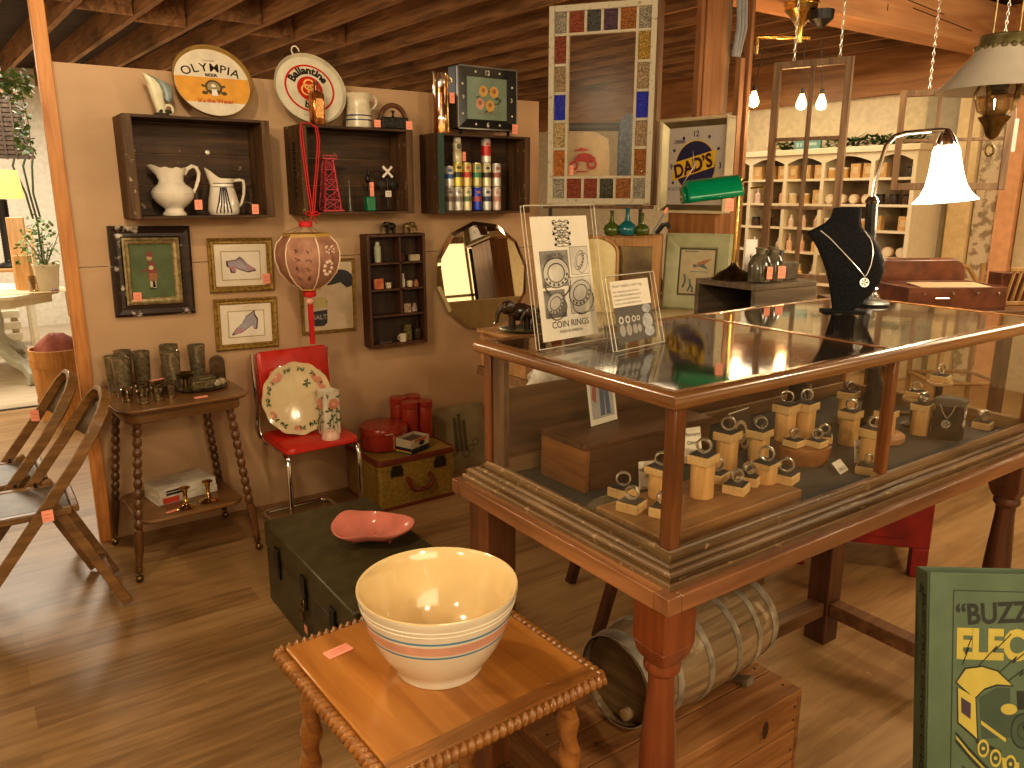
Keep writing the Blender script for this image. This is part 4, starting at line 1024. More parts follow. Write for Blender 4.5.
for x, z, desc, cb, cd, word in CANS:
    r = thing('drink_can', desc + ' of the right crate', 'can', (x, 3.70 if z < 1.7 else 3.70, z), 0, 'old drink cans')
    short = 'short' in desc
    hh = .104 if short else .1235
    r_ = .0268
    mb = MB(); mb.lathe([(r_-.004,0),(r_,.005),(r_,hh-.010),(r_-.003,hh-.003),(r_-.003,hh)], None, 24); mb.build('body', plain('can_colour', cb, .3, .35), r)
    mb = MB(); m0 = .30 if 'wide' in desc else .40
    mb.shell([(r_+.0004, hh*m0),(r_+.0004, hh*(.72 if 'wide' in desc else .62))], None, 24); mb.build('label_band', plain('can_band', cd, .35, .2), r)
    mb = MB(); mb.lathe([(r_-.0032,hh+.0002),(r_-.0032,hh+.0022),(r_-.006,hh+.0022),(r_-.007,hh+.001),(0,hh+.001)], None, 24); mb.build('lid', lidm, r)
    mb = MB(); mb.flat(circ(.010, 14, 0, hh*.80, 1.2, .8), FACE(-.006,-r_-.0005,0,-28)); mb.build('badge', plain('can_badge', cd, .4), r, smooth=0)
    if word:
        mb = MB(); mb.text(word, .013, FACE(-.004,-r_-.0016,hh*.46,-28), bold=.02, sx=.8); mb.build('lettering', M['paper'], r, smooth=0)
r = thing('drink_bottle', 'cream bottle-shaped can with a white cap on top of the yellow can', 'bottle', (2.230, 3.70, 1.7165))
mb = MB(); mb.lathe([(.0245,0),(.0262,.005),(.0262,.050),(.021,.060),(.024,.066),(.024,.094),(.019,.104)], None, 24); mb.build('body', plain('can_cream', (.66,.58,.36), .3, .2), r)
mb = MB(); mb.lathe([(.019,.1042),(.0205,.106),(.0205,.125),(.019,.127)], None, 24); mb.build('cap', M['white'], r)
mb = MB(); mb.flat(circ(.014, 18, 0, .08, .9, 1), FACE(-.004,-.0262,0,-20)); mb.build('badge', plain('badge_black', (.07,.06,.05), .4), r, smooth=0)
price_sticker(r, FACE(.036,-.012,.03,-20,0), .018, .048)

# ---- clock with roses, glass tube
ck = thing('rose_wall_clock', 'square dark clock with roses on a green face standing on the right crate', 'clock', (2.398, 3.655, 1.884), 0)
W_, H_ = .376, .315
mb = MB(); mb.box(-W_/2, W_/2, .01, .095, 0, H_); mb.build('case', plain('clock_case', (.035,.03,.028), .35, .3), ck, .006)
mb = MB()
for sx_, sz_ in ((-1,0),(1,0),(0,-1),(0,1)):
    if sx_: mb.box(sx_*W_/2-(.007 if sx_ > 0 else 0), sx_*W_/2+(.007 if sx_ < 0 else 0), -.002, .010, 0, H_)
    else: mb.box(-W_/2, W_/2, -.002, .010, (H_-.007) if sz_ > 0 else 0, H_ if sz_ > 0 else .007)
mb.build('bezel', plain('bezel_grey', (.25,.24,.22), .3, .8), ck)
mb = MB()
F = FACE(0, .0095, H_/2)
i0, o0 = (.125,.105), (W_/2-.008, H_/2-.008)
A = [(-o0[0],-o0[1],0),(o0[0],-o0[1],0),(o0[0],o0[1],0),(-o0[0],o0[1],0)]; B_ = [(-i0[0],-i0[1],-.0),(i0[0],-i0[1],-.0),(i0[0],i0[1],-.0),(-i0[0],i0[1],-.0)]
A = [(x, y, .009) for x, y, z in A]; B_ = [(x, y, .001) for x, y, z in B_]
for i in range(4): mb.add([A[i], A[(i+1) % 4], B_[(i+1) % 4], B_[i]], [(0,1,2,3)], F)
mb.build('hour_frame', plain('hour_frame_dark', (.03,.028,.026), .2, .2), ck, smooth=0)
mb = MB(); mb.flat([(-.125,-.105),(.125,-.105),(.125,.105),(-.125,.105)], F, 0, .0014); mb.build('face', plain('clock_green', (.20,.27,.20), .4), ck, smooth=0)
mb = MB(); rn = random.Random(5)
for x, y, s_, mi in ((-.024,.038,.026,0),(.044,.036,.027,0),(-.045,-.026,.026,1),(.018,-.034,.027,0)):
    for i in range(7):
        a_ = i*2*PI/7; mb.flat(circ(s_*.55, 10, x+s_*.55*math.cos(a_), y+s_*.6*math.sin(a_)), F, mi, .0018+.0001*i)
    mb.flat(circ(s_*.45, 10, x, y+.004), F, 2, .0028)
for i in range(16):
    a_ = rn.uniform(0, 2*PI); rr = rn.uniform(.05,.085); x, y = rr*math.cos(a_), rr*.75*math.sin(a_)
    mb.flat([(x-.014,y-.005),(x,y+.004),(x+.014,y+.002),(x+.002,y-.008)], F, 3, .0016)
mb.build('roses', [plain('rose_gold', (.62,.36,.10), .5), plain('rose_pink', (.62,.30,.22), .5), plain('rose_core', (.36,.15,.05), .5), plain('leaf_dark', (.06,.08,.04), .5)], ck, smooth=0)
mb = MB(); F2 = F @ T(0,0,.0085)
mb.text('12', .034, F2 @ T(0,.117,0), bold=.02); mb.text('6', .034, F2 @ T(0,-.142,0), bold=.02); mb.text('3', .030, F2 @ T(.152,-.010,0)); mb.text('9', .030, F2 @ T(-.152,-.010,0))
for x, y in ((-.075,.130),(.075,.130),(-.075,-.130),(.075,-.130),(.156,.066),(.156,-.08),(-.156,.066),(-.156,-.08)): mb.flat(circ(.006, 10, x, y), F2)
mb.build('numerals', plain('clock_white', (.75,.68,.55), .4), ck, smooth=0)
mb = MB(); mb.text('ELECTRIC  CLOCKS', .013, F @ T(0,-.076,.002)); mb.build('lettering', plain('clock_rust', (.30,.11,.06), .5), ck, smooth=0)
for s_ in (-1, 1):
    mb = MB(); mb.lathe([(.010,-.022),(.006,-.010),(.012,0)], T(s_*.15, .03, 0), 10); mb.build('foot', M['black'], ck)
price_sticker(ck, FACE(.165,-.012,.012,0,0), .036, .050)
v = thing('glass_cylinder', 'tall narrow golden glass lamp chimney with coral tag beside the rose clock', 'glass', (2.128, 3.69, 1.8565))
mb = MB(); mb.shell([(.038,0),(.040,.01),(.037,.10),(.038,.22),(.036,.290),(.040,.300)], None, 28); mb.shell([(.034,0),(.034,.29)], None, 28); mb.build('body', thin_glass('gold_glass', (.80,.58,.28), 2.0, .05, .08), v)
mb = MB(); mb.tube([(.045+.012*math.cos(t*PI/8), -.02, .262+.014*math.sin(t*PI/8)) for t in range(16)], .003, 6, True); mb.cyl((.036,-.012,.01),(.036,-.012,.29),.004); mb.build('brass_trim', M['brass'], v)
price_sticker(v, FACE(.047,-.040,.175,0,0), .030, .052)

# ---- framed pictures
def frame(name, x0, x1, z0, z1, fw, dep, label, mat, parts, rot=0, cat='picture'):
    cx, cz = (x0+x1)/2, (z0+z1)/2
    r = thing(name, label, cat, (cx, WY-.001, cz)); r.rotation_euler = (0, R(rot), 0)
    w_, h_ = x1-x0, z1-z0
    pr = [(0,0),(0,dep*.8),(fw*.2,dep),(fw*.55,dep*.72),(fw*.8,dep*.78),(fw,dep*.45),(fw,0)]
    mb = MB()
    C = [(-w_/2,-h_/2,1,1),(w_/2,-h_/2,-1,1),(w_/2,h_/2,-1,-1),(-w_/2,h_/2,1,-1)]
    for i in range(4):
        a_, b_ = C[i], C[(i+1) % 4]; vs = []
        for o, d_ in pr: vs += [(a_[0]+a_[2]*o, -d_, a_[1]+a_[3]*o), (b_[0]+b_[2]*o, -d_, b_[1]+b_[3]*o)]
        mb.add(vs, [(2*j, 2*j+1, 2*j+3, 2*j+2) for j in range(len(pr)-1)])
    mb.build('frame', mat, r, smooth=25)
    parts(r, w_, h_, dep); return r
def rectf(mb, x0, x1, y0, y1, F, mi, z): mb.flat([(x0,y0),(x1,y0),(x1,y1),(x0,y1)], F, mi, z)
chipped = wood('chipped_black_frame', (.022,.013,.010), (.055,.03,.02), 'X', .7, .4, worn=((.55,.48,.40), 16, .60))
def boy(r, w_, h_, dep):
    F = FACE(0,-.006,0)
    mb = MB()
    for k_, (a_, c_) in enumerate(((.052,.0),(.066,.004))):
        for i in range(4):
            pass
    w2, h2 = w_/2-.050, h_/2-.050
    C = [(-w2,-h2,1,1),(w2,-h2,-1,1),(w2,h2,-1,-1),(-w2,h2,1,-1)]; pr = [(0,.026),(.008,.030),(.014,.022),(.024,.018),(.030,.010)]
    for i in range(4):
        a_, b_ = C[i], C[(i+1) % 4]; vs = []
        for o, d_ in pr: vs += [(a_[0]+a_[2]*o, -d_, a_[1]+a_[3]*o), (b_[0]+b_[2]*o, -d_, b_[1]+b_[3]*o)]
        mb.add(vs, [(2*j, 2*j+1, 2*j+3, 2*j+2) for j in range(len(pr)-1)])
    mb.build('gilt_liner', mottled('liner_gilt', (.26,.19,.09), (.48,.38,.20), 50, .4, .4), r, smooth=20)
    mb = MB(); rectf(mb, -w_/2+.07, w_/2-.07, -h_/2+.07, h_/2-.07, F, 0, 0); mb.build('canvas', mottled('green_canvas', (.075,.105,.045), (.12,.16,.07), 8, .7), r, smooth=0)
    mb = MB(); z = .001
    mb.flat([(-.012,-.072),(.010,-.072),(.004,-.03),(-.014,-.03)][:4], F, 2, z); mb.flat([(-.002,-.078),(.012,-.078),(.012,-.04),(-.001,-.04)], F, 2, z)
    mb.flat([(-.020,-.03),(.018,-.040),(.020,0),(.008,.042),(-.010,.045),(-.018,.01)], F, 0, z+.0003)
    mb.flat([(-.012,-.046),(.016,-.046),(.020,-.01),(-.016,-.01)], F, 1, z+.0005)
    mb.flat([(-.045,-.002),(-.012,.018),(-.008,.008),(-.045,-.008)], F, 0, z+.0006); mb.flat(circ(.012, 14, -.008, .058), F, 3, z+.0007)
    mb.flat([(-.024,.066),(.008,.060),(.002,.082),(-.014,.088)], F, 0, z+.0009); mb.flat([(-.016,-.082),(.014,-.082),(.014,-.076),(-.016,-.076)], F, 4, z+.0009)
    mb.flat(circ(.010, 10, -.004, .014), F, 2, z+.001)
    mb.build('painted_figure', [plain('coat_red', (.22,.055,.03), .6), plain('breeches', (.30,.13,.06), .6), plain('stocking', (.55,.47,.30), .6), plain('skin_paint', (.45,.27,.16), .6), plain('shoe', (.03,.025,.02), .6)], r, smooth=0)
    price_sticker(r, FACE(-w_/2+.095,-.020,-h_/2+.085), .034, .042)
frame('framed_painting', .528, .862, 1.022, 1.416, .055, .032, 'painting of a child in red on green in a chipped black and gilt frame', chipped, boy, 1.2)
shoe_l = plain('shoe_lilac', (.40,.34,.38), .6); shoe_o = plain('shoe_outline', (.12,.06,.08), .6); shoe_p = plain('shoe_pink', (.46,.25,.28), .6)
matb = plain('mat_board', (.74,.64,.50), .7, v=.03); matl = plain('mat_line', (.46,.36,.20), .7); art = plain('art_paper', (.78,.70,.57), .7, v=.03)
def shoe1(r, w_, h_, dep):
    F = FACE(0,-.006,0); mb = MB(); rectf(mb, -w_/2+.02, w_/2-.02, -h_/2+.02, h_/2-.02, F, 0, 0); rectf(mb, -.093,.093,-.072,.066, F, 1, .0004); rectf(mb, -.088,.088,-.067,.061, F, 2, .0008); mb.build('mount', [matb, matl, art], r, smooth=0)
    mb = MB(); o_ = [(-.066,.018),(-.020,.024),(-.004,.036),(.010,.026),(.026,.006),(.062,-.018),(.068,-.028),(.030,-.034),(-.006,-.022),(-.028,-.010),(-.026,-.034),(-.046,-.034),(-.052,-.012),(-.064,-.004)]
    mb.flat([(x*1.05-.001, y*1.08) for x, y in o_], F, 0, .0012); mb.flat([(x*.93, y*.9) for x, y in o_], F, 1, .0016); mb.flat([(.028,.000),(.060,-.020),(.062,-.026),(.022,-.022)], F, 2, .002)
    mb.flat([(-.066,-.008),(-.028,-.004),(-.030,-.030),(-.044,-.030),(-.050,-.014)], F, 2, .002)
    for i in range(4): mb.flat([(-.006+.008*i,.030-.008*i),(.002+.008*i,.024-.008*i),(.000+.008*i,.022-.008*i),(-.008+.008*i,.028-.008*i)], F, 0, .0022)
    mb.build('shoe_drawing', [shoe_o, shoe_l, shoe_p], r, smooth=0)
    price_sticker(r, FACE(.112,-.024,-.068), .036, .048)
frame('framed_print', .938, 1.237, 1.100, 1.352, .028, .020, 'gold-framed print of a lilac laced shoe with coral price tag', M['gold'], shoe1, 1)
def shoe2(r, w_, h_, dep):
    F = FACE(0,-.006,0); mb = MB(); rectf(mb, -w_/2+.02, w_/2-.02, -h_/2+.02, h_/2-.02, F, 0, 0); rectf(mb, -.088,.088,-.066,.064, F, 1, .0004); rectf(mb, -.083,.083,-.061,.059, F, 2, .0008); mb.build('mount', [matb, matl, art], r, smooth=0)
    mb = MB(); o_ = [(-.068,-.046),(-.048,-.020),(-.020,.002),(.000,.034),(.040,.062),(.040,.044),(.054,.018),(.052,.002),(.048,-.028),(.034,-.028),(.034,-.008),(.020,-.012),(-.020,-.040),(-.066,-.052)]
    mb.flat([(x*1.05, y*1.04) for x, y in o_], F, 0, .0012); mb.flat([(x*.92, y*.9) for x, y in o_], F, 1, .0016); mb.flat([(-.062,-.046),(-.044,-.022),(-.024,-.016),(-.016,-.036),(-.05,-.048)], F, 2, .002)
    mb.build('shoe_drawing', [shoe_o, plain('shoe_grey', (.36,.34,.38), .6), shoe_p], r, smooth=0)
frame('framed_print', .942, 1.240, .822, 1.068, .028, .020, 'gold-framed print of a grey ankle boot hanging below the lilac shoe print', M['gold'], shoe2, 1.2)
def salt(r, w_, h_, dep):
    F = FACE(0,-.006,0); mb = MB(); rectf(mb, -w_/2+.01, w_/2-.01, -h_/2+.01, h_/2-.01, F, 0, 0); mb.build('sheet', plain('poster_cream', (.66,.52,.36), .7, v=.04), r, smooth=0)
    mb = MB(); navy = 0
    can = [(-.092,-.135),(-.075,-.150),(-.03,-.150),(-.012,-.135),(-.008,-.02),(-.096,-.02)]
    mb.flat(can, F, 0, .001); mb.flat(circ(.044, 24, -.052, -.018, 1, .42), F, 1, .0014); mb.flat([(-.092,-.062),(-.010,-.054),(-.010,-.030),(-.093,-.034)], F, 1, .0012)
    mb.flat([(-.095,-.075),(.0,-.066),(.004,-.054),(-.095,-.06)], F, 2, .0016)
    dome = [(.066+.074*math.cos(R(a_)), .072+.062*math.sin(R(a_))) for a_ in range(-20, 201, 12)]
    mb.flat(dome + [(.03,.06),(.066,.068),(.10,.04)], F, 0, .001); mb.flat([(.064,.07),(.068,.07),(.060,-.05),(.056,-.05)], F, 2, .0012)
    mb.build('poster_art', [plain('poster_black', (.05,.05,.055), .6), plain('poster_yellow', (.52,.42,.18), .6), plain('poster_pale', (.60,.50,.38), .6)], r, smooth=0)
    mb = MB(); mb.text('SALT', .034, F @ T(-.051,-.115,.0018), bold=.02); mb.build('lettering', plain('poster_grey', (.42,.38,.32), .6), r, smooth=0)
frame('framed_poster', 1.368, 1.660, .858, 1.234, .016, .016, 'thin gold-framed cream poster with dark umbrella and salt canister behind the lantern', M['gold'], salt, 1)

# ---- shadow box with tiny things
sb = thing('shadow_box', 'dark wooden shadow box shelf with seven compartments hanging on the wall', 'shelf', (1.868, WY-.001, .765))
wd = wood('shadow_box_wood', (.055,.022,.010), (.13,.055,.025), 'Z', .8, .5)
w_, h_, dp = .336, .588, .090
mb = MB()
for x in (-w_/2, w_/2-.016): mb.box(x, x+.016, -dp, 0, 0, h_)
for z in (0, h_-.016): mb.box(-w_/2+.0162, w_/2-.0162, -dp+.002, 0, z, z+.016)
mb.build('case', wd, sb, .003)
mb = MB(); mb.box(-w_/2+.016, w_/2-.016, -.008, -.001, .016, h_-.016); mb.build('back_board', wood('shadow_back', (.035,.018,.01), (.07,.038,.02), 'Z', .8, .7), sb)
shz = (.158, .295, .432)
for z in shz:
    mb = MB(); mb.box(-w_/2+.0162, w_/2-.0162, -dp+.004, -.009, z, z+.011); mb.build('shelf_board', wd, sb, .001)
mb = MB(); mb.box(.014, .025, -dp+.004, -.009, .170, h_-.017); mb.build('divider', wd, sb, .001)
SBX, SBY, SBZ = 1.868, WY-.055, .765
def mini(name, label, dx, z, mbf, mat, cat, dy=0):
    mb = MB(); mbf(mb); o = mb.build(name, mat, None, 0, loc=(SBX+dx, SBY+dy, SBZ+z)); return tag(o, label, cat)
z4, z3, z2, z1 = .4435, .3065, .1695, .0165
mini('shaker_bottle', 'pale green talc bottle in the top left compartment of the shadow box', -.095, z4, lambda m_: m_.lathe([(.017,0),(.018,.003),(.018,.078),(.012,.086),(.011,.090),(.011,.102),(.010,.104)], None, 18), plain('talc_green', (.45,.45,.32), .4), 'bottle')
mini('tiny_jar', 'tiny dark jar with red cap in the top right compartment of the shadow box', .045, z4, lambda m_: m_.lathe([(.013,0),(.014,.002),(.014,.026),(.009,.032),(.009,.042),(.001,.048)], None, 14), plain('jar_dark', (.10,.03,.025), .3), 'jar')
mini('small_box', 'small cream cardboard box in the top right compartment of the shadow box', .118, z4, lambda m_: m_.box(-.028,.028,-.012,.012,0,.032), plain('box_cream', (.50,.40,.26), .7), 'box')
mini('small_tin', 'small orange red tin in the second left compartment of the shadow box', -.098, z3, lambda m_: m_.box(-.026,.026,-.012,.012,0,.052), mottled('tin_orange', (.42,.10,.04), (.60,.22,.09), 40, .5), 'tin')
mini('tiny_jar', 'tiny cream jar beside the orange tin in the shadow box', -.040, z3, lambda m_: m_.lathe([(.014,0),(.016,.003),(.016,.020),(.017,.021),(.017,.029),(.015,.030)], None, 16), plain('jar_cream', (.60,.52,.36), .4), 'jar')
mini('shaker_bottle', 'slim white bottle in the second right compartment of the shadow box', .047, z3, lambda m_: m_.lathe([(.010,0),(.011,.003),(.011,.040),(.006,.050),(.007,.052),(.007,.072)], None, 14), plain('bottle_white', (.62,.56,.42), .4), 'bottle')
mini('tiny_jar', 'tiny cream jar in the middle of the second right compartment', .086, z3, lambda m_: m_.lathe([(.014,0),(.016,.003),(.016,.020),(.017,.021),(.017,.032),(.015,.033)], None, 16), plain('jar_cream', (.60,.52,.36), .4), 'jar')
mini('tiny_jar', 'tiny rust labelled jar at the right of the second right compartment', .124, z3, lambda m_: m_.lathe([(.014,0),(.015,.003),(.015,.022),(.010,.026),(.010,.034)], None, 16), plain('jar_rust', (.40,.17,.09), .4), 'jar')
mini('small_tin', 'small patterned tin in the third right compartment of the shadow box', .064, z2, lambda m_: m_.box(-.021,.021,-.012,.012,0,.048), mottled('tin_pattern', (.12,.05,.04), (.55,.40,.28), 90, .5), 'tin')
mini('tiny_jar', 'tiny white jar with red lid in the third right compartment of the shadow box', .110, z2, lambda m_: m_.lathe([(.014,0),(.017,.004),(.017,.024),(.010,.032),(.011,.044),(.009,.046)], None, 16), mottled('jar_spot', (.10,.05,.06), (.55,.45,.36), 120, .4), 'jar')
cup = thing('tiny_mug', 'tiny white mug in the bottom compartment of the shadow box', 'mug', (SBX+.030, SBY-.01, SBZ+z1))
mb = MB(); mb.lathe([(.018,0),(.0185,.040),(.0165,.040),(.0165,.004),(0,.004)], None, 18); mb.build('body', plain('mug_white', (.64,.56,.44), .3), cup)
mb = MB(); mb.tube([(-.018,0,.034),(-.028,0,.033),(-.030,0,.020),(-.026,0,.010),(-.018,0,.009)], .0025, 6); mb.build('handle', plain('mug_white', (.64,.56,.44), .3), cup)
mini('glass_jar', 'glass jar of greenish bits in the bottom compartment of the shadow box', .070, z1, lambda m_: m_.lathe([(.024,0),(.026,.004),(.026,.055),(.020,.062),(.021,.066),(.022,.085),(.020,.087)], None, 18), mottled('jar_bits', (.06,.05,.02), (.22,.18,.07), 90, .2), 'jar', .01)
mini('bottle', 'small brown glass bottle at the right of the bottom compartment', .125, z1, lambda m_: m_.lathe([(.021,0),(.022,.004),(.022,.055),(.018,.065),(.007,.074),(.007,.098),(.009,.100),(.009,.104)], None, 18), plain('brown_glass', (.05,.028,.014), .1), 'bottle')
mini('small_knife', 'little dark folding knife lying in the bottom compartment of the shadow box', -.075, z1, lambda m_: m_.box(-.035,.035,-.006,.006,0,.009), plain('knife_grey', (.12,.10,.08), .4, .5), 'knife', -.01)
def eleph(name, label, x, mat, s_, fl):
    r = thing(name, label, 'figurine', (x, SBY, SBZ+h_+.001), 0)
    mb = MB(); mb.ball((0,0,.036*s_), (.030*s_,.016*s_,.020*s_), 16); mb.ball((fl*.030*s_,0,.046*s_), (.015*s_,.012*s_,.015*s_), 12)
    for x_, y_ in ((-.018,-.008),(.016,-.008),(-.018,.008),(.016,.008)): mb.cyl((x_*s_,y_*s_,0),(x_*s_,y_*s_,.03*s_),.0065*s_)
    mb.tube([(fl*.042*s_,0,.046*s_),(fl*.050*s_,0,.032*s_),(fl*.052*s_,0,.016*s_),(fl*.058*s_,0,.012*s_)], [.006*s_,.005*s_,.004*s_,.003*s_], 8)
    mb.build('body', mat, r)
    mb = MB(); 
    for y_ in (-1, 1): mb.ball((fl*.022*s_, y_*.014*s_, .048*s_), (.010*s_,.003*s_,.013*s_), 10)
    mb.build('ear', mat, r); return r
eleph('elephant_figurine', 'small dark elephant figurine on top of the shadow box', 1.855, plain('dark_bronze', (.05,.035,.02), .3, .5), 1.0, -1)
eleph('elephant_figurine', 'small gilded elephant figurine on top of the shadow box, to the right', 1.955, plain('old_gilt', (.26,.18,.08), .35, .5), .95, 1)

# ---- faceted mirror
mr = thing('wall_mirror', 'round many-sided mirror hanging on the plywood wall', 'mirror', (2.430, WY-.046, 1.100)); mr.rotation_euler = (R(-7), 0, R(0))
mirm = bpy.data.materials.new('mirror_silver'); mirm.use_nodes = True; b_ = mirm.node_tree.nodes['Principled BSDF']; b_.inputs['Base Color'].default_value = (.86,.82,.72,1); b_.inputs['Metallic'].default_value = 1; b_.inputs['Roughness'].default_value = .015
n_ = 12; Rm = .310
F = FACE(0,0,0) @ RZ(8)
mb = MB(); mb.prism(circ(Rm*.93, n_), .004, F); mb.build('glass', mirm, mr, smooth=0)
mb = MB(); A = circ(Rm, n_); B_ = circ(Rm*.93, n_)
for i in range(n_):
    j = (i+1) % n_
    mb.add([(A[i][0],A[i][1],0),(A[j][0],A[j][1],0),(B_[j][0],B_[j][1],.0041),(B_[i][0],B_[i][1],.0041)], [(0,1,2,3)], F)
mb.flat(A[::-1], F, 0, 0); mb.build('bevelled_edge', mirm, mr, smooth=0)
mb = MB(); mb.tube([(.12,.012,.28),(.155,.026,.40),(.16,.027,.44)], .0018, 5); mb.build('hanging_wire', M['black'], mr)

# ---- paper lantern
ln = thing('paper_lantern', 'pink silk hexagonal lantern with red cap and tassel hanging before the wall', 'lantern', (1.284, 3.45, 1.118), 12)
silk = mottled('lantern_silk', (.34,.165,.11), (.47,.25,.165), 22, .7)
prof = [(.050,.018),(.088,.045),(.124,.090),(.141,.140),(.143,.180),(.132,.220),(.104,.250)]
def pan(k_, t):  # vertices of a rib
    a_ = 2*PI*k_/6+R(18); return [(r_*math.cos(a_), r_*math.sin(a_), z) for r_, z in prof]
ribs = [pan(k_, 0) for k_ in range(6)]
for k_ in range(6):
    mb = MB(); a_, b_ = ribs[k_], ribs[(k_+1) % 6]; sub = 4; vs = []
    for p_, q_ in zip(a_, b_):
        for s_ in range(sub+1):
            t = s_/sub; pp = Vector(p_).lerp(Vector(q_), t); bul = 1+.06*math.sin(PI*t); vs.append((pp.x*bul, pp.y*bul, pp.z))
    fs = [(i*(sub+1)+j, i*(sub+1)+j+1, (i+1)*(sub+1)+j+1, (i+1)*(sub+1)+j) for i in range(len(prof)-1) for j in range(sub)]
    mb.add(vs, fs); mb.build('silk_panel', silk, ln)
ribm = plain('lantern_rib', (.80,.62,.45), .5)
for rb in ribs:
    mb = MB(); mb.tube([Vector(p_)*1.0 + Vector((p_[0]*.012, p_[1]*.012, 0)) for p_ in rb], .0032, 6); mb.build('rib', ribm, ln)
mb = MB()
for (r_, z, hh) in ((.104,.250,.014),(.050,.012,.012)):
    pts = circ(r_*1.02, 6, a0=18, a1=378); mb.loft([[(x, y, z) for x, y in pts], [(x*.98, y*.98, z+hh) for x, y in pts]])
mb.build('gold_band', plain('lantern_gold', (.50,.30,.06), .5), ln, smooth=0)
mb = MB(); mb.lathe([(.028,.292),(.030,.294),(.030,.314),(.027,.317)], None, 16); mb.build('red_cap', M['redcloth'], ln); mb = MB(); mb.lathe([(.026,-.020),(.029,-.015),(.029,.004),(.022,.012)], None, 16); mb.build('red_base', M['redcloth'], ln)
mb = MB()
for k_ in range(6):
    a_ = 2*PI*k_/6+R(18); mb.tube([(.10*math.cos(a_), .10*math.sin(a_), .264),(.05*math.cos(a_), .05*math.sin(a_), .284),(.024*math.cos(a_), .024*math.sin(a_), .294)], .0012, 5)
mb.tube([(0,0,.315),(.0,.02,.335),(.04,.10,.345)], .0018, 5)
mb.build('wire_hanger', M['dbrass'], ln)
mb = MB(); mb.ball((0,0,-.040), (.022,.016,.018), 12, 1); mb.cyl((0,0,-.02),(0,0,-.06),.004); mb.box(-.011,.011,-.006,.006,-.24,-.055); mb.build('tassel', [M['redcloth'], plain('pink_rosette', (.70,.36,.28), .7)], ln)
mb = MB(); rn = random.Random(8)
def onpan(k_, u, iv):   # point on a panel
    a_, b_ = ribs[k_], ribs[(k_+1) % 6]; i = min(int(iv), len(prof)-2); f = iv-i
    p_ = Vector(a_[i]).lerp(Vector(a_[i+1]), f); q_ = Vector(b_[i]).lerp(Vector(b_[i+1]), f); pp = p_.lerp(q_, u); bul = 1+.06*math.sin(PI*u)+.012
    return Vector((pp.x*bul, pp.y*bul, pp.z))
for k_ in (3, 4):
    if k_ == 3:
        for cx_ in (.35, .68):
            for iv in (1.6, 2.5, 3.4, 4.3):
                for s_ in range(4):
                    a_ = onpan(k_, cx_+rn.uniform(-.09,.09), iv+rn.uniform(-.25,.25)); b_ = onpan(k_, cx_+rn.uniform(-.09,.09), iv+rn.uniform(-.25,.25)); mb.tube([a_, b_], .0013, 4, mi=0)
    else:
        for i in range(9): c_ = onpan(k_, .40+.16*math.cos(i*.7), 2.5+.6*math.sin(i*.7)); mb.ball(c_, .009, 8, 1)
        for c0 in (.38,.62):
            for i in range(5): mb.ball(onpan(k_, c0+.07*math.cos(i*1.26), 4.4+.35*math.sin(i*1.26)), .0055, 7, 1)
        mb.tube([onpan(k_, .7, 1.6), onpan(k_, .62, 2.6), onpan(k_, .60, 3.6), onpan(k_, .45, 4.2)], .0014, 4, mi=0)
mb.build('painted_motif', [plain('brush_ink', (.14,.05,.035), .7), plain('flower_white', (.78,.58,.46), .7)], ln)
# =================================================== side table by the wall
oak = wood('table_oak', (.15,.07,.022), (.28,.14,.05), 'X', .6, .35, coat=.2)
oakz = wood('turned_oak', (.085,.035,.012), (.19,.085,.03), 'Z', .6, .35, coat=.25)
t1 = thing('parlor_table', 'small oak parlor table with bobbin-turned splayed legs against the plywood wall', 'table', (.664, 3.52, 0), 3)
TZ = .73
def serp(w_, h_, c_, n_=6):   # top with cut, slightly scooped corners
    o = []
    for sx_, sy_, rot in ((1,1,0),(-1,1,1),(-1,-1,2),(1,-1,3)):
        a_ = [(w_/2, h_/2-c_), (w_/2-c_*.35, h_/2-c_*.35), (w_/2-c_, h_/2)]
        if rot in (1,3): a_ = a_[::-1]
        o += [(x*sx_, y*sy_) for x, y in a_]
    return o
mb = MB(); mb.prism(serp(.525,.530,.055), .010, T(0,0,TZ-.010)); mb.prism(serp(.510,.505,.05), .010, T(0,0,TZ-.020)); mb.build('table_top', oak, t1, .003)
mb = MB(); mb.prism(serp(.46,.46,.05), .045, T(0,0,TZ-.0655)); mb.build('apron', oak, t1, .004)
def bobbin(p, q, n_, r_, mat, foot=True):
    p = Vector(p); q = Vector(q); L_ = (q-p).length; M_ = T(*p) @ (q-p).to_track_quat('Z','Y').to_matrix().to_4x4()
    pr = [(.017,0),(.017,.02)]
    a_, b_ = .02, L_*.68
    for i in range(n_):
        z0 = a_+(b_-a_)*i/n_; dz = (b_-a_)/n_
        pr += [(r_*.62, z0+dz*.02),(r_*.93, z0+dz*.22),(r_*1.06, z0+dz*.5),(r_*.93, z0+dz*.78),(r_*.62, z0+dz*.98)]
    pr += [(.016, b_+.002),(.019, b_+.02),(.018, L_*.80),(.015, L_*.86),(.012, L_*.90),(.011, L_*.94)]
    mb = MB(); mb.lathe(pr, M_, 18); lg = mb.build('leg', mat, t1)
    mb = MB(); mb.lathe([(.013, L_*.925),(.013, L_*.955),(.008, L_*.96),(.006, L_*.965)], M_, 14); mb.ball((q.x,q.y,.0165), .0165, 14); mb.build('caster', M['dbrass'], lg)
for sx_ in (-1,1):
    for sy_ in (-1,1): bobbin((sx_*.185, sy_*.185, TZ-.066), (sx_*.250, sy_*.225, .016), 10, .0175, oakz)
mb = MB(); mb.prism(serp(.43,.40,.05), .016, T(0,.0,.225)); mb.build('lower_shelf', oak, t1, .004)
sm = mottled('smoky_tumbler', (.20,.165,.10), (.38,.32,.215), 70, .16, .6, coat=.4, bump=.25)
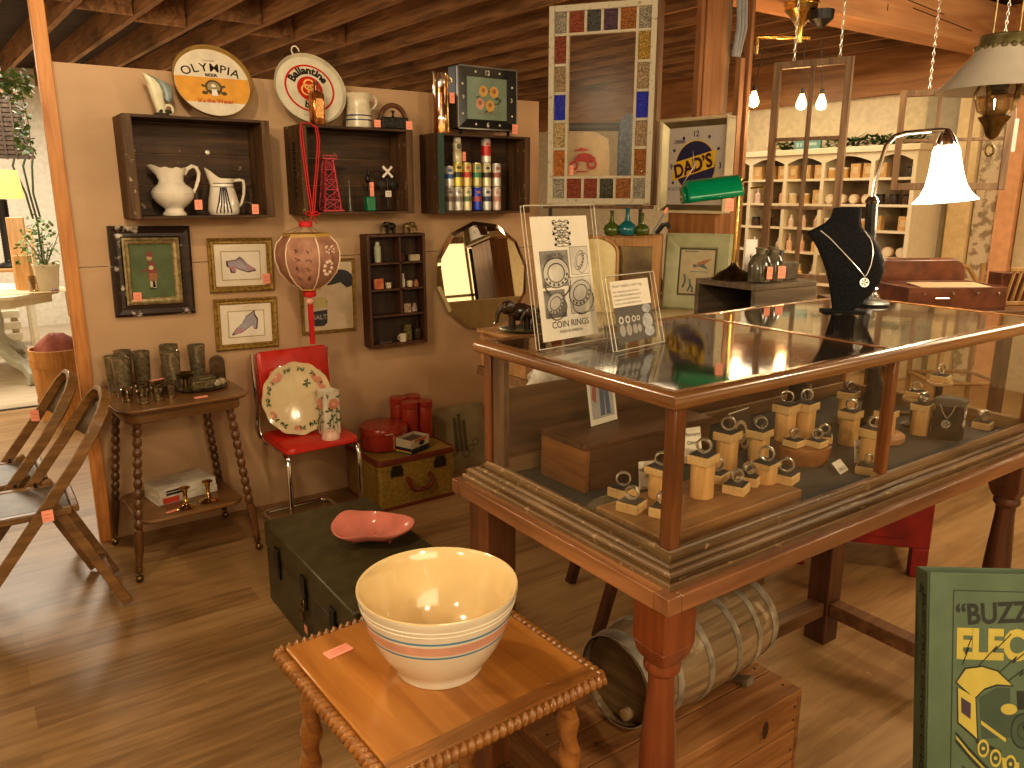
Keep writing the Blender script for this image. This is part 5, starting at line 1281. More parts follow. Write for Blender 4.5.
rimg = mottled('tumbler_rim', (.40,.33,.20), (.62,.53,.36), 60, .15, .8)
G0 = None
for x, y, s_, lab in ((.470,3.640,.93,'leftmost at the back'),(.488,3.545,.95,'left front behind the shot glasses'),(.585,3.655,.96,'second from the left in the back row'),(.520,3.700,.98,'at the back left against the wall, half hidden'),(.700,3.655,1.06,'back centre'),(.683,3.540,1.0,'front centre beside the tray'),(.812,3.640,1.0,'rightmost, behind the tray')):
    lab = 'tall smoky tumbler on the parlor table, ' + lab
    if G0 is None:
        G0 = thing('tumbler', lab, 'glass', (x, y, TZ+.0005), 0, 'tall smoky tumblers'); n_ = 24
        mb = MB(); mb.lathe([(.030,0),(.031,.004),(.036,.08),(.041,.175),(.0385,.175),(.033,.08),(.028,.012),(0,.010)], None, n_); mb.build('body', sm, G0)
        mb = MB(); mb.shell([(.0405,.1752),(.0415,.1765),(.0385,.1775),(.0375,.176)], None, n_); mb.build('rim', rimg, G0)
    else: g = dup(G0, (x, y, TZ+.0005), 30*x, lab)
    (G0 if x == .470 else g).scale = (s_*.92, s_*.92, s_*.94)
S0 = None
for i, (x, y, lab) in enumerate(((.480,3.420,'front left corner'),(.527,3.352,'nearest the front edge at the left'),(.585,3.372,'front row centre'),(.640,3.395,'front row right'),(.540,3.450,'second row left'),(.600,3.440,'second row centre'),(.655,3.455,'second row right, near the tray'),(.560,3.515,'back row left'),(.625,3.510,'back row right'))):
    lab = 'small clear shot glass on the parlor table, ' + lab
    if S0 is None:
        S0 = thing('shot_glass', lab, 'glass', (x, y, TZ+.0005), 0, 'small shot glasses')
        mb = MB(); mb.shell([(.019,0),(.021,.004),(.0235,.055)], None, 20); mb.shell([(.0225,.055),(.019,.014)], None, 20); mb.build('body', thin_glass('shot_glass_tint', (.82,.76,.60), 2.5, .05, .10), S0)
        mb = MB(); mb.lathe([(.0,.001),(.019,.001),(.019,.012),(0,.013)], None, 20); mb.build('thick_base', mottled('glass_base', (.22,.17,.09), (.50,.42,.28), 60, .1, .6), S0)
        mb = MB(); mb.shell([(.0228,.055),(.024,.0558),(.023,.0568),(.0222,.056)], None, 20); mb.build('rim', rimg, S0)
    else: dup(S0, (x, y, TZ+.0005), 17*i, lab)
def ticket(x, y, z, rz, w_, h_, label):
    r = thing('price_ticket', label, 'price tag', (x, y, z+.001), rz)
    mb = MB(); mb.prism(rrect(w_, h_, .004, 3), .0008); mb.build('card', M['tagc'], r, smooth=0)
    mb = MB()
    for k_ in (-.18, .1): mb.flat([(-w_*.3,h_*k_),(w_*.22,h_*k_),(w_*.22,h_*k_+.0012),(-w_*.3,h_*k_+.0012)], None, 0, .0011)
    mb.build('writing', plain('tag_pencil', (.55,.14,.09), .8), r, smooth=0); return r
ticket(.742, 3.325, TZ, 5, .055, .030, 'coral price ticket lying on the front of the parlor table')
tk = ticket(.612, 3.500, TZ+.058, 25, .062, .020, 'coral price ticket lying across the tops of the shot glasses')
ty = thing('oval_tray', 'oval dark metal tray with trinkets on the parlor table', 'tray', (.790, 3.475, TZ+.0005), 8)
mb = MB(); mb.lathe([(.0,.0),(.088,0),(.098,.004),(.108,.010),(.104,.011),(.092,.006),(0,.004)], None, 44, sy=.72); mb.build('body', mottled('tray_pewter', (.10,.075,.05), (.26,.21,.15), 50, .25, .7), ty)
TT = TZ+.0055
r = thing('trinket_box', 'small carved bronze box in the middle of the oval tray', 'box', (.785, 3.462, TT), 8)
mb = MB(); mb.box(-.050,.050,-.026,.026,0,.040); mb.build('body', mottled('carved_bronze', (.07,.055,.025), (.22,.17,.08), 90, .4, .4, bump=.5), r, .004)
mb = MB(); mb.box(-.052,.052,-.028,.028,.0402,.050); mb.build('lid', mottled('carved_bronze', (.07,.055,.025), (.22,.17,.08), 90, .4, .4), r, .004)
r = thing('small_dish', 'little brass footed dish at the left end of the oval tray', 'dish', (.722, 3.490, TT), 0)
mb = MB(); mb.lathe([(.022,0),(.012,.008),(.010,.045),(.030,.058),(.040,.070),(.037,.071),(.02,.060),(0,.058)], None, 24); mb.build('body', M['dbrass'], r)
for x, y, lab in ((.842, 3.455, 'left'), (.868, 3.470, 'right')):
    mb = MB(); mb.ball((0,0,.017), (.019,.017,.017), 14); o = mb.build('round_ornament', mottled('speckled_stone', (.22,.17,.10), (.50,.42,.28), 120, .3), None, 0, loc=(x, y, TT)); tag(o, 'small speckled round ornament on the oval tray, ' + lab + ' of the two', 'ornament')
r = thing('photo_case', 'upright dark brown rounded case standing behind the oval tray', 'case', (.880, 3.575, TZ+.0005), -25)
mb = MB(); mb.prism([(-.032,0),(.032,0),(.032,.090)] + circ(.032, 9, 0, .088, a0=10, a1=170) + [(-.032,.090)], .022, FACE(0,.011,0)); mb.build('body', mottled('case_brown', (.05,.03,.015), (.12,.07,.03), 40, .3), r, .003)
# books and candlesticks on the shelf
for z, lab, c_, w_, h_, th, rz, y in ((.2415, 'lower white book with red spine block on the parlor table shelf', (.55,.50,.42), .262, .165, .032, 10, 3.565), (.2740, 'upper white paper-backed book lying on another on the table shelf', (.60,.54,.44), .255, .165, .034, 12, 3.570)):
    r = thing('book', lab, 'book', (.672, y, z), rz)
    mb = MB(); mb.box(-w_/2+.003, w_/2-.003, -h_/2+.002, h_/2-.003, .003, th-.003); mb.build('pages', plain('book_pages', (.62,.55,.43), .8), r)
    mb = MB(); mb.box(-w_/2, w_/2, -h_/2, h_/2, 0, .0026); mb.box(-w_/2, w_/2, -h_/2, h_/2, th-.0026, th); mb.box(-w_/2, w_/2, -h_/2-.0005, -h_/2+.0018, .0002, th-.0002); mb.build('cover', plain('book_cover', c_, .6), r, .001)
    mb = MB(); 
    if z < .26: mb.box(-w_/2+.02, -w_/2+.09, -h_/2-.0012, -h_/2-.0004, .003, th-.003)
    else: mb.box(-w_/2+.03, -w_/2+.10, -h_/2-.0012, -h_/2-.0004, .004, .014); mb.box(-w_/2+.03, -w_/2+.10, -h_/2-.0012, -h_/2-.0004, .018, .026)
    mb.build('spine_block', plain('spine_red', (.5,.06,.03), .6) if z < .26 else M['ink'], r)
for x, y, lab in ((.652, 3.380, 'left'), (.752, 3.405, 'right')):
    r = thing('candlestick', lab + ' short brass candlestick on the parlor table shelf', 'candlestick', (x, y, .2415))
    mb = MB(); mb.lathe([(r0*.88, z0*.80) for r0, z0 in [(.046,0),(.047,.004),(.040,.010),(.030,.013),(.016,.020),(.010,.030),(.014,.040),(.009,.050),(.010,.085),(.013,.090),(.013,.108),(.026,.112),(.026,.115),(.012,.116),(.010,.10)]], None, 28); mb.build('body', M['brass'], r)
ticket(.592, 3.372, .241, 20, .05, .018, 'coral price ticket lying beside the left candlestick')

# =================================================== folding chairs
cw = wood('folding_chair_wood', (.16,.08,.025), (.31,.165,.058), 'X', .7, .4, coat=.2)
cseat = mottled('worn_leatherette', (.085,.06,.04), (.16,.115,.078), 14, .4)
def folding_chair(label, loc, rz):
    r = thing('folding_chair', label, 'folding chair', loc, rz, 'wooden folding chairs')
    # local: faces -X, width along Y; the bentwood hoop runs from the front feet up over the back
    W2 = .185
    hp = []
    def side(sg): return [(-.37, sg*W2, .012), (-.20, sg*W2, .235), (-.03, sg*W2, .46), (.09, sg*W2, .62), (.155, sg*(W2-.01), .72), (.20, sg*(W2-.045), .79), (.222, sg*(W2-.10), .826)]
    pts = side(-1) + [(.228, 0, .836)] + side(1)[::-1]
    # ribbon section with its broad face outward
    mb = MB(); vs = []; fs = []; N = len(pts); P_ = [Vector(p_) for p_ in pts]
    nrm0 = Vector((.80, 0, -.60)).normalized()   # normal of the hoop plane
    for i, p_ in enumerate(P_):
        d = (P_[min(i+1,N-1)]-P_[max(i-1,0)]).normalized(); out = d.cross(nrm0).normalized()
        for a_, b__ in ((-1,-1),(1,-1),(1,1),(-1,1)): vs.append(p_ + nrm0*a_*.019 + out*b__*.010)
    for i in range(N-1):
        for k_ in range(4):
            k2 = (k_+1) % 4; fs.append((i*4+k_, i*4+k2, i*4+4+k2, i*4+4+k_))
    fs += [(3,2,1,0), [(N-1)*4+k_ for k_ in range(4)]]
    mb.add(vs, fs); mb.build('hoop_frame', cw, r, .003)
    mb = MB(); vs = []   # curved back panel between the hoop sides
    for i in range(9):
        t = -1+2*i/8; bow = .028*(1-t*t)
        for z_, x_ in ((.655,.128),(.70,.158),(.745,.186),(.785,.206)):
            wv = W2-.012 if z_ < .73 else W2-.03-(z_-.73)*.5
            vs.append((x_+bow, t*wv, z_))
    fs = [(i*4+j, i*4+j+1, (i+1)*4+j+1, (i+1)*4+j) for i in range(8) for j in range(3)]
    mb.add(vs, fs); o = mb.build('back_panel', cseat, r); so = o.modifiers.new('thick', 'SOLIDIFY'); so.thickness = .008
    for sg in (-1, 1):
        mb = MB(); mb.beam((.005, sg*(W2-.035), .470), (.205, sg*(W2-.035), .012), .020, .036, (1,0,.45)); mb.build('rear_leg', cw, r, .003)
        mb = MB(); mb.tube([(-.03, sg*(W2+.012), .45),(-.03, sg*(W2-.05), .45)], .007, 8); mb.build('pivot', M['dark'], r)
    mb = MB(); 
    for y_ in (-1, 1): mb.box(-.36, .06, y_*.150-.016, y_*.150+.016, .425, .452)
    mb.box(-.385, -.36, -.166, .166, .425, .452); mb.box(.06, .085, -.150, .150, .425, .452); mb.build('seat_frame', cw, r, .005)
    mb = MB(); mb.box(-.36, .06, -.134, .134, .436, .450); mb.build('seat', cseat, r, .006)
    mb = MB(); mb.beam((.165, -W2+.04, .10), (.165, W2-.04, .10), .018, .03); mb.build('stretcher', cw, r, .002); mb = MB(); mb.beam((-.27, -W2+.01, .14), (-.27, W2-.01, .14), .018, .03); mb.build('stretcher', cw, r, .002)
    return r
ch1 = folding_chair('nearer wooden folding chair with curved back in front of the parlor table', (.150, 3.265, 0), 0); ch1.scale = (1,1,.985)
price_sticker(ch1, FACE(-.020, -.206, .450, 0, 0), .036, .044)
ch2 = folding_chair('farther wooden folding chair with curved back behind the nearer one', (.085, 3.66, 0), 0); ch2.scale = (1,1,.985)
price_sticker(ch2, FACE(.085, .150, .640, -30, 0), .036, .05)

# =================================================== green trunk and dish
trm = mottled('olive_trunk', (.046,.038,.014), (.076,.064,.025), 16, .40, bump=.1)
tr = thing('footlocker', 'dark olive green metal footlocker trunk standing on the floor behind the bowl table', 'trunk', (1.035, 2.425, 0), 0)
mb = MB(); mb.box(-.212,.212,-.42,.42,0,.225); mb.build('body', trm, tr, .006)
mb = MB(); mb.box(-.215,.215,-.423,.423,.2265,.330); mb.build('lid', trm, tr, .008)
for y in (-.26, .0, .27):
    mb = MB(); mb.box(-.224,-.2152,y-.022,y+.022,.20,.275); mb.box(-.2195,-.2125,y-.016,y+.016,.15,.205); h_ = mb.build('latch', plain('latch_black', (.02,.018,.012), .4, .4), tr, .002)
    if y == 0:
        mb = MB(); mb.tube([(-.225,y+.012*math.cos(t*PI/6),.17+.02*math.sin(t*PI/6)) for t in range(12)], .003, 6, True); mb.box(-.232,-.224,y-.014,y+.014,.115,.15); mb.build('padlock', M['dbrass'], h_)
price_sticker(tr, T(-.2265,-.02,.085) @ RZ(-90) @ RX(90), .03, .03)
mb = MB(); mb.ringflat(.016,.0135, T(-.10,.02,.3305), z=0, sy=.75, n=24); mb.build('paper_ring_mark', plain('ring_mark', (.10,.09,.05), .7), tr, smooth=0)
mb = MB()
for y in (-.423, .418):
    mb.box(-.05,.05,y-.004 if y < 0 else y+.001,y if y < 0 else y+.009,.16,.19)
mb.build('end_handle', M['black'], tr, .002)
pk = plain('pink_glaze', (.68,.24,.18), .16, coat=.5)
ds = thing('pink_dish', 'pink glazed free-form pottery dish on little feet standing on the green trunk', 'dish', (1.085, 2.440, .3315), -32)
mb = MB(); n_ = 48; rings = []
for t, zz in ((0,.013),(.45,.013),(.68,.022),(.84,.036),(.95,.050),(1.0,.058),(.99,.062),(.95,.060),(.84,.044),(.66,.027),(.4,.018),(0.001,.0165)):
    row = []
    for i in range(n_):
        a_ = 2*PI*i/n_
        rx = .138*(1+.10*math.cos(2*a_+.4)+.05*math.cos(3*a_-.6)); ry = .100*(1+.10*math.cos(3*a_+1.2)-.16*max(0, math.cos(a_+PI/2+.1))**8)
        w_ = .012*math.sin(a_)*t**3 + .005*math.sin(3*a_+.5)*t**3 + .004*t**3*math.cos(a_) + .018*t**4*max(0, math.cos(a_-2.35))**20
        row.append((t*rx*math.cos(a_), t*ry*math.sin(a_), zz+w_))
    rings.append(row)
mb.loft(rings, cap=False); mb.build('body', pk, ds, smooth=60)
for x, y in ((-.06,-.02),(.065,-.02),(0,.03)):
    mb = MB(); mb.lathe([(.006,0),(.010,.006),(.012,.021)], T(x,y,0), 12); mb.build('foot', pk, ds)

# =================================================== rope edge table with bowl
t2w = wood('amber_oak_top', (.40,.155,.030), (.60,.27,.065), 'Y', .5, .28, coat=.35)
t2e = wood('rope_edge_oak', (.27,.11,.026), (.46,.21,.06), 'X', 1.0, .3, coat=.35)
t2 = thing('rope_edge_table', 'square amber oak table with carved rope edge in the foreground', 'table', (.668, 1.222, 0), 2.5)
Z2 = .65; A2 = .234
mb = MB(); mb.box(-A2+.012, A2-.012, -A2+.012, A2-.012, Z2-.022, Z2); mb.build('table_top', t2w, t2, .003)
mb = MB(); mb.box(-A2+.010, A2-.010, -A2+.004, -A2+.038, Z2-.0215, Z2+.0012); mb.build('end_strip', t2e, t2, .002)
def rope(p, q):
    mb = MB(); p = Vector(p); q = Vector(q); L_ = (q-p).length; d = (q-p).normalized(); M_ = T(*p) @ d.to_track_quat('Z','Y').to_matrix().to_4x4()
    nb_ = int(L_/.0165); vs = []; fs = []; ns = nb_*8; m_ = 12
    for i in range(ns+1):
        z = L_*i/ns
        for k_ in range(m_):
            a_ = 2*PI*k_/m_; r_ = .0108+.0036*math.cos(2*PI*z/.0165+a_)
            vs.append((r_*math.cos(a_), r_*math.sin(a_), z))
    for i in range(ns):
        for k_ in range(m_): k2 = (k_+1) % m_; fs.append((i*m_+k_, i*m_+k2, (i+1)*m_+k2, (i+1)*m_+k_))
    fs.append(list(range(m_))[::-1]); fs.append([ns*m_+k_ for k_ in range(m_)])
    mb.add(vs, fs, M_); return mb
cs = [(-A2,-A2),(A2,-A2),(A2,A2),(-A2,A2)]
for i in range(4):
    a_, b__ = cs[i], cs[(i+1) % 4]; rope((a_[0], a_[1], Z2-.013), (b__[0], b__[1], Z2-.013)).build('rope_edge', t2e, t2, smooth=70)
mb = MB(); mb.box(-.19,.19,-.19,.19,Z2-.075,Z2-.0225); mb.build('apron', t2e, t2, .003)
for sx_ in (-1,1):
    for sy_ in (-1,1):
        mb = MB(); L_ = Z2-.078; pr = []; M_ = T(sx_*.185, sy_*.185, Z2-.0755) @ Vector((sx_*.03, sy_*.03, -(L_))).to_track_quat('Z','Y').to_matrix().to_4x4()
        ns = 60; vs = []; fs = []; m_ = 14
        for i in range(ns+1):
            z = (L_+.001)*i/ns; env = .020 if z < L_*.85 else .020-.006*(z-L_*.85)/(L_*.15)
            for k_ in range(m_):
                a_ = 2*PI*k_/m_; r_ = env+.0042*math.cos(2*(a_)+2*PI*z/.075); vs.append((r_*math.cos(a_), r_*math.sin(a_), z))
        for i in range(ns):
            for k_ in range(m_): k2 = (k_+1) % m_; fs.append((i*m_+k_, i*m_+k2, (i+1)*m_+k2, (i+1)*m_+k_))
        fs.append(list(range(m_))[::-1]); fs.append([ns*m_+k_ for k_ in range(m_)])
        mb.add(vs, fs, M_); mb.build('twist_leg', t2e, t2, smooth=70)
mb = MB(); mb.box(-.15,.15,-.15,.15,.16,.178); mb.build('lower_shelf', t2e, t2, .003)
bw_ = plain('cream_glaze', (.80,.60,.32), .14, coat=.5, v=.03)
bo_ = plain('white_bowl_glaze', (.76,.68,.56), .2, coat=.4, v=.03)
bl = thing('mixing_bowl', 'large cream mixing bowl with blue and pink bands on the rope-edge table', 'bowl', (.667, 1.205, Z2+.0005)); bl.scale = (1.05,1.05,1.0)
K = .91
out = [(.080,0),(.082,.004),(.081,.010),(.097,.034),(.116,.070),(.130,.110),(.1395,.150),(.1445,.178),(.1475,.186),(.1475,.192)]
inn = [(.145,.1945),(.141,.190),(.135,.165),(.126,.125),(.110,.080),(.088,.040),(.05,.020),(0,.014)]
out = [(r_, z*K) for r_, z in out]; inn = [(r_, z*K) for r_, z in inn]
mb = MB(); mb.shell(out, None, 64); mb.flat(circ(.080, 48)[::-1]); mb.build('outside', bo_, bl, smooth=60)
mb = MB(); mb.shell([(.1475,K*.1921),(.1465,K*.1945)] + inn, None, 64); mb.build('inside', bw_, bl, smooth=60)
def rad_at(z):
    for (r0, z0), (r1, z1_) in zip(out, out[1:]):
        if z0 <= z <= z1_: return r0+(r1-r0)*(z-z0)/(z1_-z0+1e-9)
for nm, zs, mt in (('blue_band', (.1285,.1330), plain('bowl_blue', (.10,.30,.50), .25)), ('blue_band', (.0955,.100), plain('bowl_blue', (.10,.30,.50), .25)), ('pink_band', (.104,.123), plain('bowl_pink', (.66,.36,.27), .25))):
    mb = MB(); zz = [zs[0]+(zs[1]-zs[0])*i/4 for i in range(5)]; mb.shell([(rad_at(z)+.0004, z) for z in zz], None, 64); mb.build(nm, mt, bl, smooth=60)
mb = MB()
for z in (.146,.155): mb.tube([((rad_at(z))*math.cos(2*PI*i/64), (rad_at(z))*math.sin(2*PI*i/64), z) for i in range(64)], .0016, 6, True)
mb.build('moulded_ridges', bo_, bl)
ticket(.520, 1.360, Z2, 8, .056, .030, 'coral price ticket lying on the rope-edge table left of the bowl')

# =================================================== suitcase and things on it
scm = mottled('mustard_tweed', (.24,.145,.022), (.34,.215,.040), 60, .6)
lea = plain('red_brown_leather', (.17,.035,.016), .4)
su = thing('suitcase', 'mustard yellow hard suitcase with red-brown leather trim standing by the plywood wall', 'suitcase', (1.770, 3.570, 0), 1)
mb = MB(); mb.loft([[(x, y, z) for x, y in rrect(.445,.390,.025,6)] for z in (.006,.208)]); mb.build('body', scm, su, .003)
mb = MB(); mb.loft([[(x, y, z) for x, y in rrect(.447,.392,.026,6)] for z in (.2085,.262)]); mb.build('lid', scm, su, .003)
mb = MB()
for z0, z1_ in ((0,.018),(.238,.2565)): mb.loft([[(x, y, z) for x, y in rrect(.455,.400,.028,6)] for z in (z0, z1_)])
mb.tube([(x, y, .260) for x, y in rrect(.440,.385,.026,6)], .008, 8, True); mb.build('leather_trim', lea, su, .004)
for x in (-.125, .125):
    mb = MB(); mb.box(x-.034,x+.034,-.2035,-.1955,.175,.215); mb.box(x-.026,x+.026,-.2065,-.20,.202,.234); mb.build('latch', plain('latch_bronze', (.07,.05,.025), .35, .6), su, .002)
mb = MB(); mb.tube([(-.065,-.196,.150),(-.065,-.218,.145),(-.058,-.226,.110),(-.035,-.228,.092),(.0,-.229,.088),(.035,-.228,.092),(.058,-.226,.110),(.065,-.218,.145),(.065,-.196,.150)], .0125, 10); mb.build('handle', lea, su)
ST = .2685
redt = plain('red_tin', (.34,.035,.014), .3, coat=.3)
r = thing('cake_tin', 'squat round red tin with white printed marks on the suitcase, left side', 'tin', (1.695, 3.600, ST), 0)
r.scale = (1.08,1.08,1.08)
mb = MB(); mb.lathe([(.113,0),(.116,.004),(.116,.075),(.113,.078)], None, 40, sy=.92); mb.build('body', redt, r)
mb = MB(); mb.lathe([(.1145,.0785),(.118,.080),(.118,.098),(.112,.108),(.04,.113),(0,.1135)], None, 40, sy=.92); mb.build('lid', redt, r)
mb = MB()
for i in range(8): mb.flat([(-.003,-.0028),(.003,-.0028),(.003,.0028),(-.003,.0028)], FACE(0,-.1074,.012+.009*i,0), 0)
mb.flat([(-.040,.083),(.0,.083),(.0,.089),(-.040,.089)], FACE(-.004,-.1092,0,0), 0); mb.build('printed_marks', plain('print_white', (.62,.42,.32), .6), r, smooth=0)
C0 = None
for x, y, hh, lab in ((1.838,3.710,1.12,'back left, tallest of the four'),(1.858,3.615,1.08,'front middle, beside the slide box'),(1.928,3.718,1.10,'back right'),(1.948,3.622,1.03,'front right at the suitcase corner')):
    lab = 'tall plain red canister on the suitcase, ' + lab
    if C0 is None:
        C0 = thing('canister', lab, 'canister', (x, y, ST), 0, 'red canisters')
        mb = MB(); mb.lathe([(.043,0),(.045,.003),(.045,.150),(.044,.152)], None, 30); mb.build('body', redt, C0)
        mb = MB(); mb.lathe([(.0445,.1525),(.0462,.154),(.0462,.178),(.044,.181),(0,.182)], None, 30); mb.build('lid', redt, C0)
        o = C0
    else: o = dup(C0, (x, y, ST), 0, lab)
    o.scale = (1, 1, hh*1.08)
r = thing('film_box', 'small open camera film carton in cream, black and rainbow stripes on the suitcase front', 'carton', (1.788, 3.458, ST), 22)
r.scale = (1.3,1.3,1.3)
mb = MB(); w_, d_, h_ = .110, .080, .055
for bx4 in ((-w_/2, w_/2, -d_/2, -d_/2+.002), (-w_/2, w_/2, d_/2-.002, d_/2), (-w_/2, -w_/2+.002, -d_/2+.0021, d_/2-.0021), (w_/2-.002, w_/2, -d_/2+.0021, d_/2-.0021)): mb.box(bx4[0], bx4[1], bx4[2], bx4[3], 0, h_)
mb.box(-w_/2+.002, w_/2-.002, -d_/2+.002, d_/2-.002, 0, .003); mb.build('carton', plain('carton_cream', (.56,.47,.33), .6), r)
mb = MB(); mb.box(-w_/2+.004, w_/2-.004, -d_/2+.004, d_/2-.004, .004, .044); mb.build('contents', plain('carton_dark', (.12,.085,.06), .6), r)
mb = MB(); F = FACE(0,-d_/2-.0004,0); rectf(mb, -w_/2, w_/2, 0, .020, F, 0, 0)
F2_ = T(-w_/2-.0004,0,0) @ RZ(-90) @ RX(90)
rectf(mb, -d_/2, d_/2, .010, .022, F2_, 0, 0)
for i in range(3): rectf(mb, -d_/2, d_/2, .0033*i, .0033*(i+1), F2_, 1+i, 0)
mb.flat(circ(.014, 16, .008, .034, 1.2, .7), F, 0, .0002); mb.flat([(-.04,.044),(.03,.044),(.045,.053),(-.03,.053)], F, 3, .0002)
mb.build('printed_stripes', [plain('print_black', (.02,.02,.022), .5), plain('print_green', (.06,.22,.10), .5), plain('print_yellow', (.60,.40,.05), .5), plain('print_orange', (.60,.15,.04), .5)], r, smooth=0)
lp2 = thing('canvas_picture', 'unframed grey-green painted canvas leaning at the wall behind the suitcase', 'picture', (2.245, 3.70, 0), 0)
mb = MB(); mb.box(-.17,.17,0,.018,0,.365, RX(-11)); mb.build('canvas', mottled('canvas_green', (.24,.19,.10), (.34,.28,.15), 10, .7), lp2, .002)
mb = MB(); F = FACE(0,-.001,0,0,11)
for x, y0, y1 in ((-.03,.10,.30),(.0,.10,.32),(.03,.10,.28)): rectf(mb, x-.012, x+.010, y0, y1, F, 0, .0005)
for i in range(6): mb.ringflat(.022,.017, F @ T(-.08+.035*i, .08+.03*(i % 3), 0), z=.001, n=14)
mb.build('faded_print', plain('faded_print', (.115,.085,.04), .7), lp2, smooth=0)

# =================================================== red chair with china
rc = thing('red_chair', 'red vinyl cantilever chair with chrome tube frame by the wall, holding china', 'chair', (1.235, 3.43, 0), 2)
mb = MB(); w_ = .170
mb.loft([[(x, y, z) for x, y in rrect(.355+k_, .335+k_, .04, 5)] for k_, z in ((-.02,.424),(0,.430),(0,.445),(-.012,.455))]); mb.build('seat', M['red'], rc, smooth=50)
mb = MB(); F = FACE(.028, .190, .580, 0, 6)
mb.loft([[tuple(F @ Vector((x, y+.125, z))) for x, y in rrect(.350+k_, .250+k_, .022, 5)] for k_, z in ((-.012,-.030),(0,-.026),(0,-.004),(-.010,.0))]); mb.build('backrest', M['red'], rc, smooth=50)
mb = MB()
for s_ in (-1,1):
    mb.tube([(s_*.185+.026,.252,.815),(s_*.185+.022,.215,.58),(s_*.185,.175,.47),(s_*.180,.15,.432),(s_*.17,.10,.418),(s_*.17,-.11,.416),(s_*.17,-.145,.405),(s_*.17,-.162,.375),(s_*.17,-.162,.05),(s_*.17,-.150,.022),(s_*.17,-.12,.0135),(s_*.17,.20,.0135)], .0115, 10)
mb.tube([(-.17,.20,.0135),(-.165,.235,.0135),(-.14,.255,.0135),(.14,.255,.0135),(.165,.235,.0135),(.17,.20,.0135)], .0115, 10)
mb.build('tube_frame', M['chrome'], rc)
china = plain('china_cream', (.70,.56,.34), .16, coat=.4, v=.03)
pl = thing('platter', 'large round cream platter with painted rose border propped on the red chair', 'platter', (1.205, 3.440, .4575), 2)
Rp = .170
F = FACE(0, 0, 0, 0, 14) @ T(0, Rp, 0)
mb = MB(); n_ = 60
def scal(r_, z): return [((r_*(1+.018*math.cos(12*2*PI*i/n_)))*math.cos(2*PI*i/n_), (r_*(1+.018*math.cos(12*2*PI*i/n_)))*math.sin(2*PI*i/n_), z) for i in range(n_)]
mb.loft([scal(Rp*.60,-.004), scal(Rp*.8,.002), scal(Rp,.013), scal(Rp*1.0,.016), scal(Rp*.82,.006), scal(Rp*.74,.001), scal(.001,.0005)], F, cap=False); mb.flat(circ(Rp*.6, 30)[::-1], F, 0, -.004); mb.build('body', china, pl, smooth=60)
rn = random.Random(12)
def flowers(mb, spots, F, zf):
    for x, y, s_, kind in spots:
        z = zf(x, y)
        if kind == 'r':
            for i in range(6): mb.flat(circ(s_*.55, 9, x+s_*.6*math.cos(i*1.05), y+s_*.6*math.sin(i*1.05)), F, 0, z+.0002*i)
            mb.flat(circ(s_*.4, 9, x, y), F, 1, z+.0014); mb.flat(circ(s_*.16, 7, x, y), F, 2, z+.0017)
        else:
            for a_ in (kind, kind+70, kind+150):
                ca, sa = math.cos(R(a_)), math.sin(R(a_)); mb.flat([(x, y), (x+s_*.5*ca-s_*.25*sa, y+s_*.5*sa+s_*.25*ca), (x+s_*ca, y+s_*sa), (x+s_*.5*ca+s_*.25*sa, y+s_*.5*sa-s_*.25*ca)], F, 3, z+.0006)
spots = []
for i, a_ in enumerate((68, 40, 20, 128, 150, 172, 205, 225, 262, 285, 312, 96, 335)):
    rr = Rp*.86; x, y = rr*math.cos(R(a_)), rr*math.sin(R(a_))
    spots.append((x, y, .027 if i in (2,3,9,1) else .020, 'r' if i in (1,2,3,6,8,12) else a_))
    spots.append((rr*math.cos(R(a_+9)), rr*math.sin(R(a_+9)), .024, a_+80))
spots.append((.055, .045+.02, .024, 200)); spots.append((.06,.07,.02,80))
mb = MB(); flowers(mb, spots, F, lambda x, y: max(.0015, .001+.0135*((math.hypot(x, y)/Rp-.74)/.26) if math.hypot(x, y) > Rp*.74 else .002)+.0015)
flw = [plain('rose_paint', (.60,.24,.16), .4), plain('rose_deep', (.66,.33,.24), .4), plain('rose_heart', (.75,.50,.30), .4), plain('leaf_paint', (.085,.13,.035), .4)]
mb.build('painted_flowers', flw, pl, smooth=0)
va = thing('vase', 'tall square white china vase painted with pink rose and green sprigs on the red chair', 'vase', (1.318, 3.388, .4575), 6)
mb = MB(); mb.loft([[(x, y, z) for x, y in rrect(w_, w_, .014, 4)] for w_, z in ((.082,0),(.084,.004),(.083,.12),(.086,.200),(.090,.208),(.080,.208),(.076,.19),(.074,.01))], cap=False); mb.flat(rrect(.08,.08,.014), None, 0, .006); mb.build('body', plain('china_white', (.70,.62,.48), .16, coat=.4, v=.03), va, smooth=50)
for F, nm in ((FACE(0,-.0438,0), 'a'), (T(-.0438,0,0) @ RZ(-90) @ RX(90), 'b')):
    mb = MB(); flowers(mb, [(.004,.150,.024,'r'),(-.02,.118,.024,20),(.026,.118,.020,140),(.0,.085,.022,60),(-.016,.060,.022,100),(.022,.062,.022,40),(.0,.03,.02,90),(-.026,.028,.016,110),(.028,.186,.016,200),(-.03,.19,.014,300)], F, lambda x, y: .001)
    for pts in ([(-.01,.02),(.0,.06),(-.008,.10),(.0,.13)], [(.02,.03),(.012,.07),(.02,.11)]): mb.tube([F @ Vector((x, y, .001)) for x, y in pts], .0009, 4, mi=3)
    mb.build('painted_flowers', flw, va, smooth=0)
r = thing('small_bowl', 'small pale pink upturned bowl at the foot of the square vase', 'bowl', (1.292, 3.312, .4560), 0)
mb = MB(); mb.lathe([(.043,0),(.043,.004),(.040,.020),(.030,.036),(.018,.040),(.016,.044),(0,.044)], None, 30); mb.build('body', plain('pale_pink', (.72,.46,.36), .25, coat=.3), r)

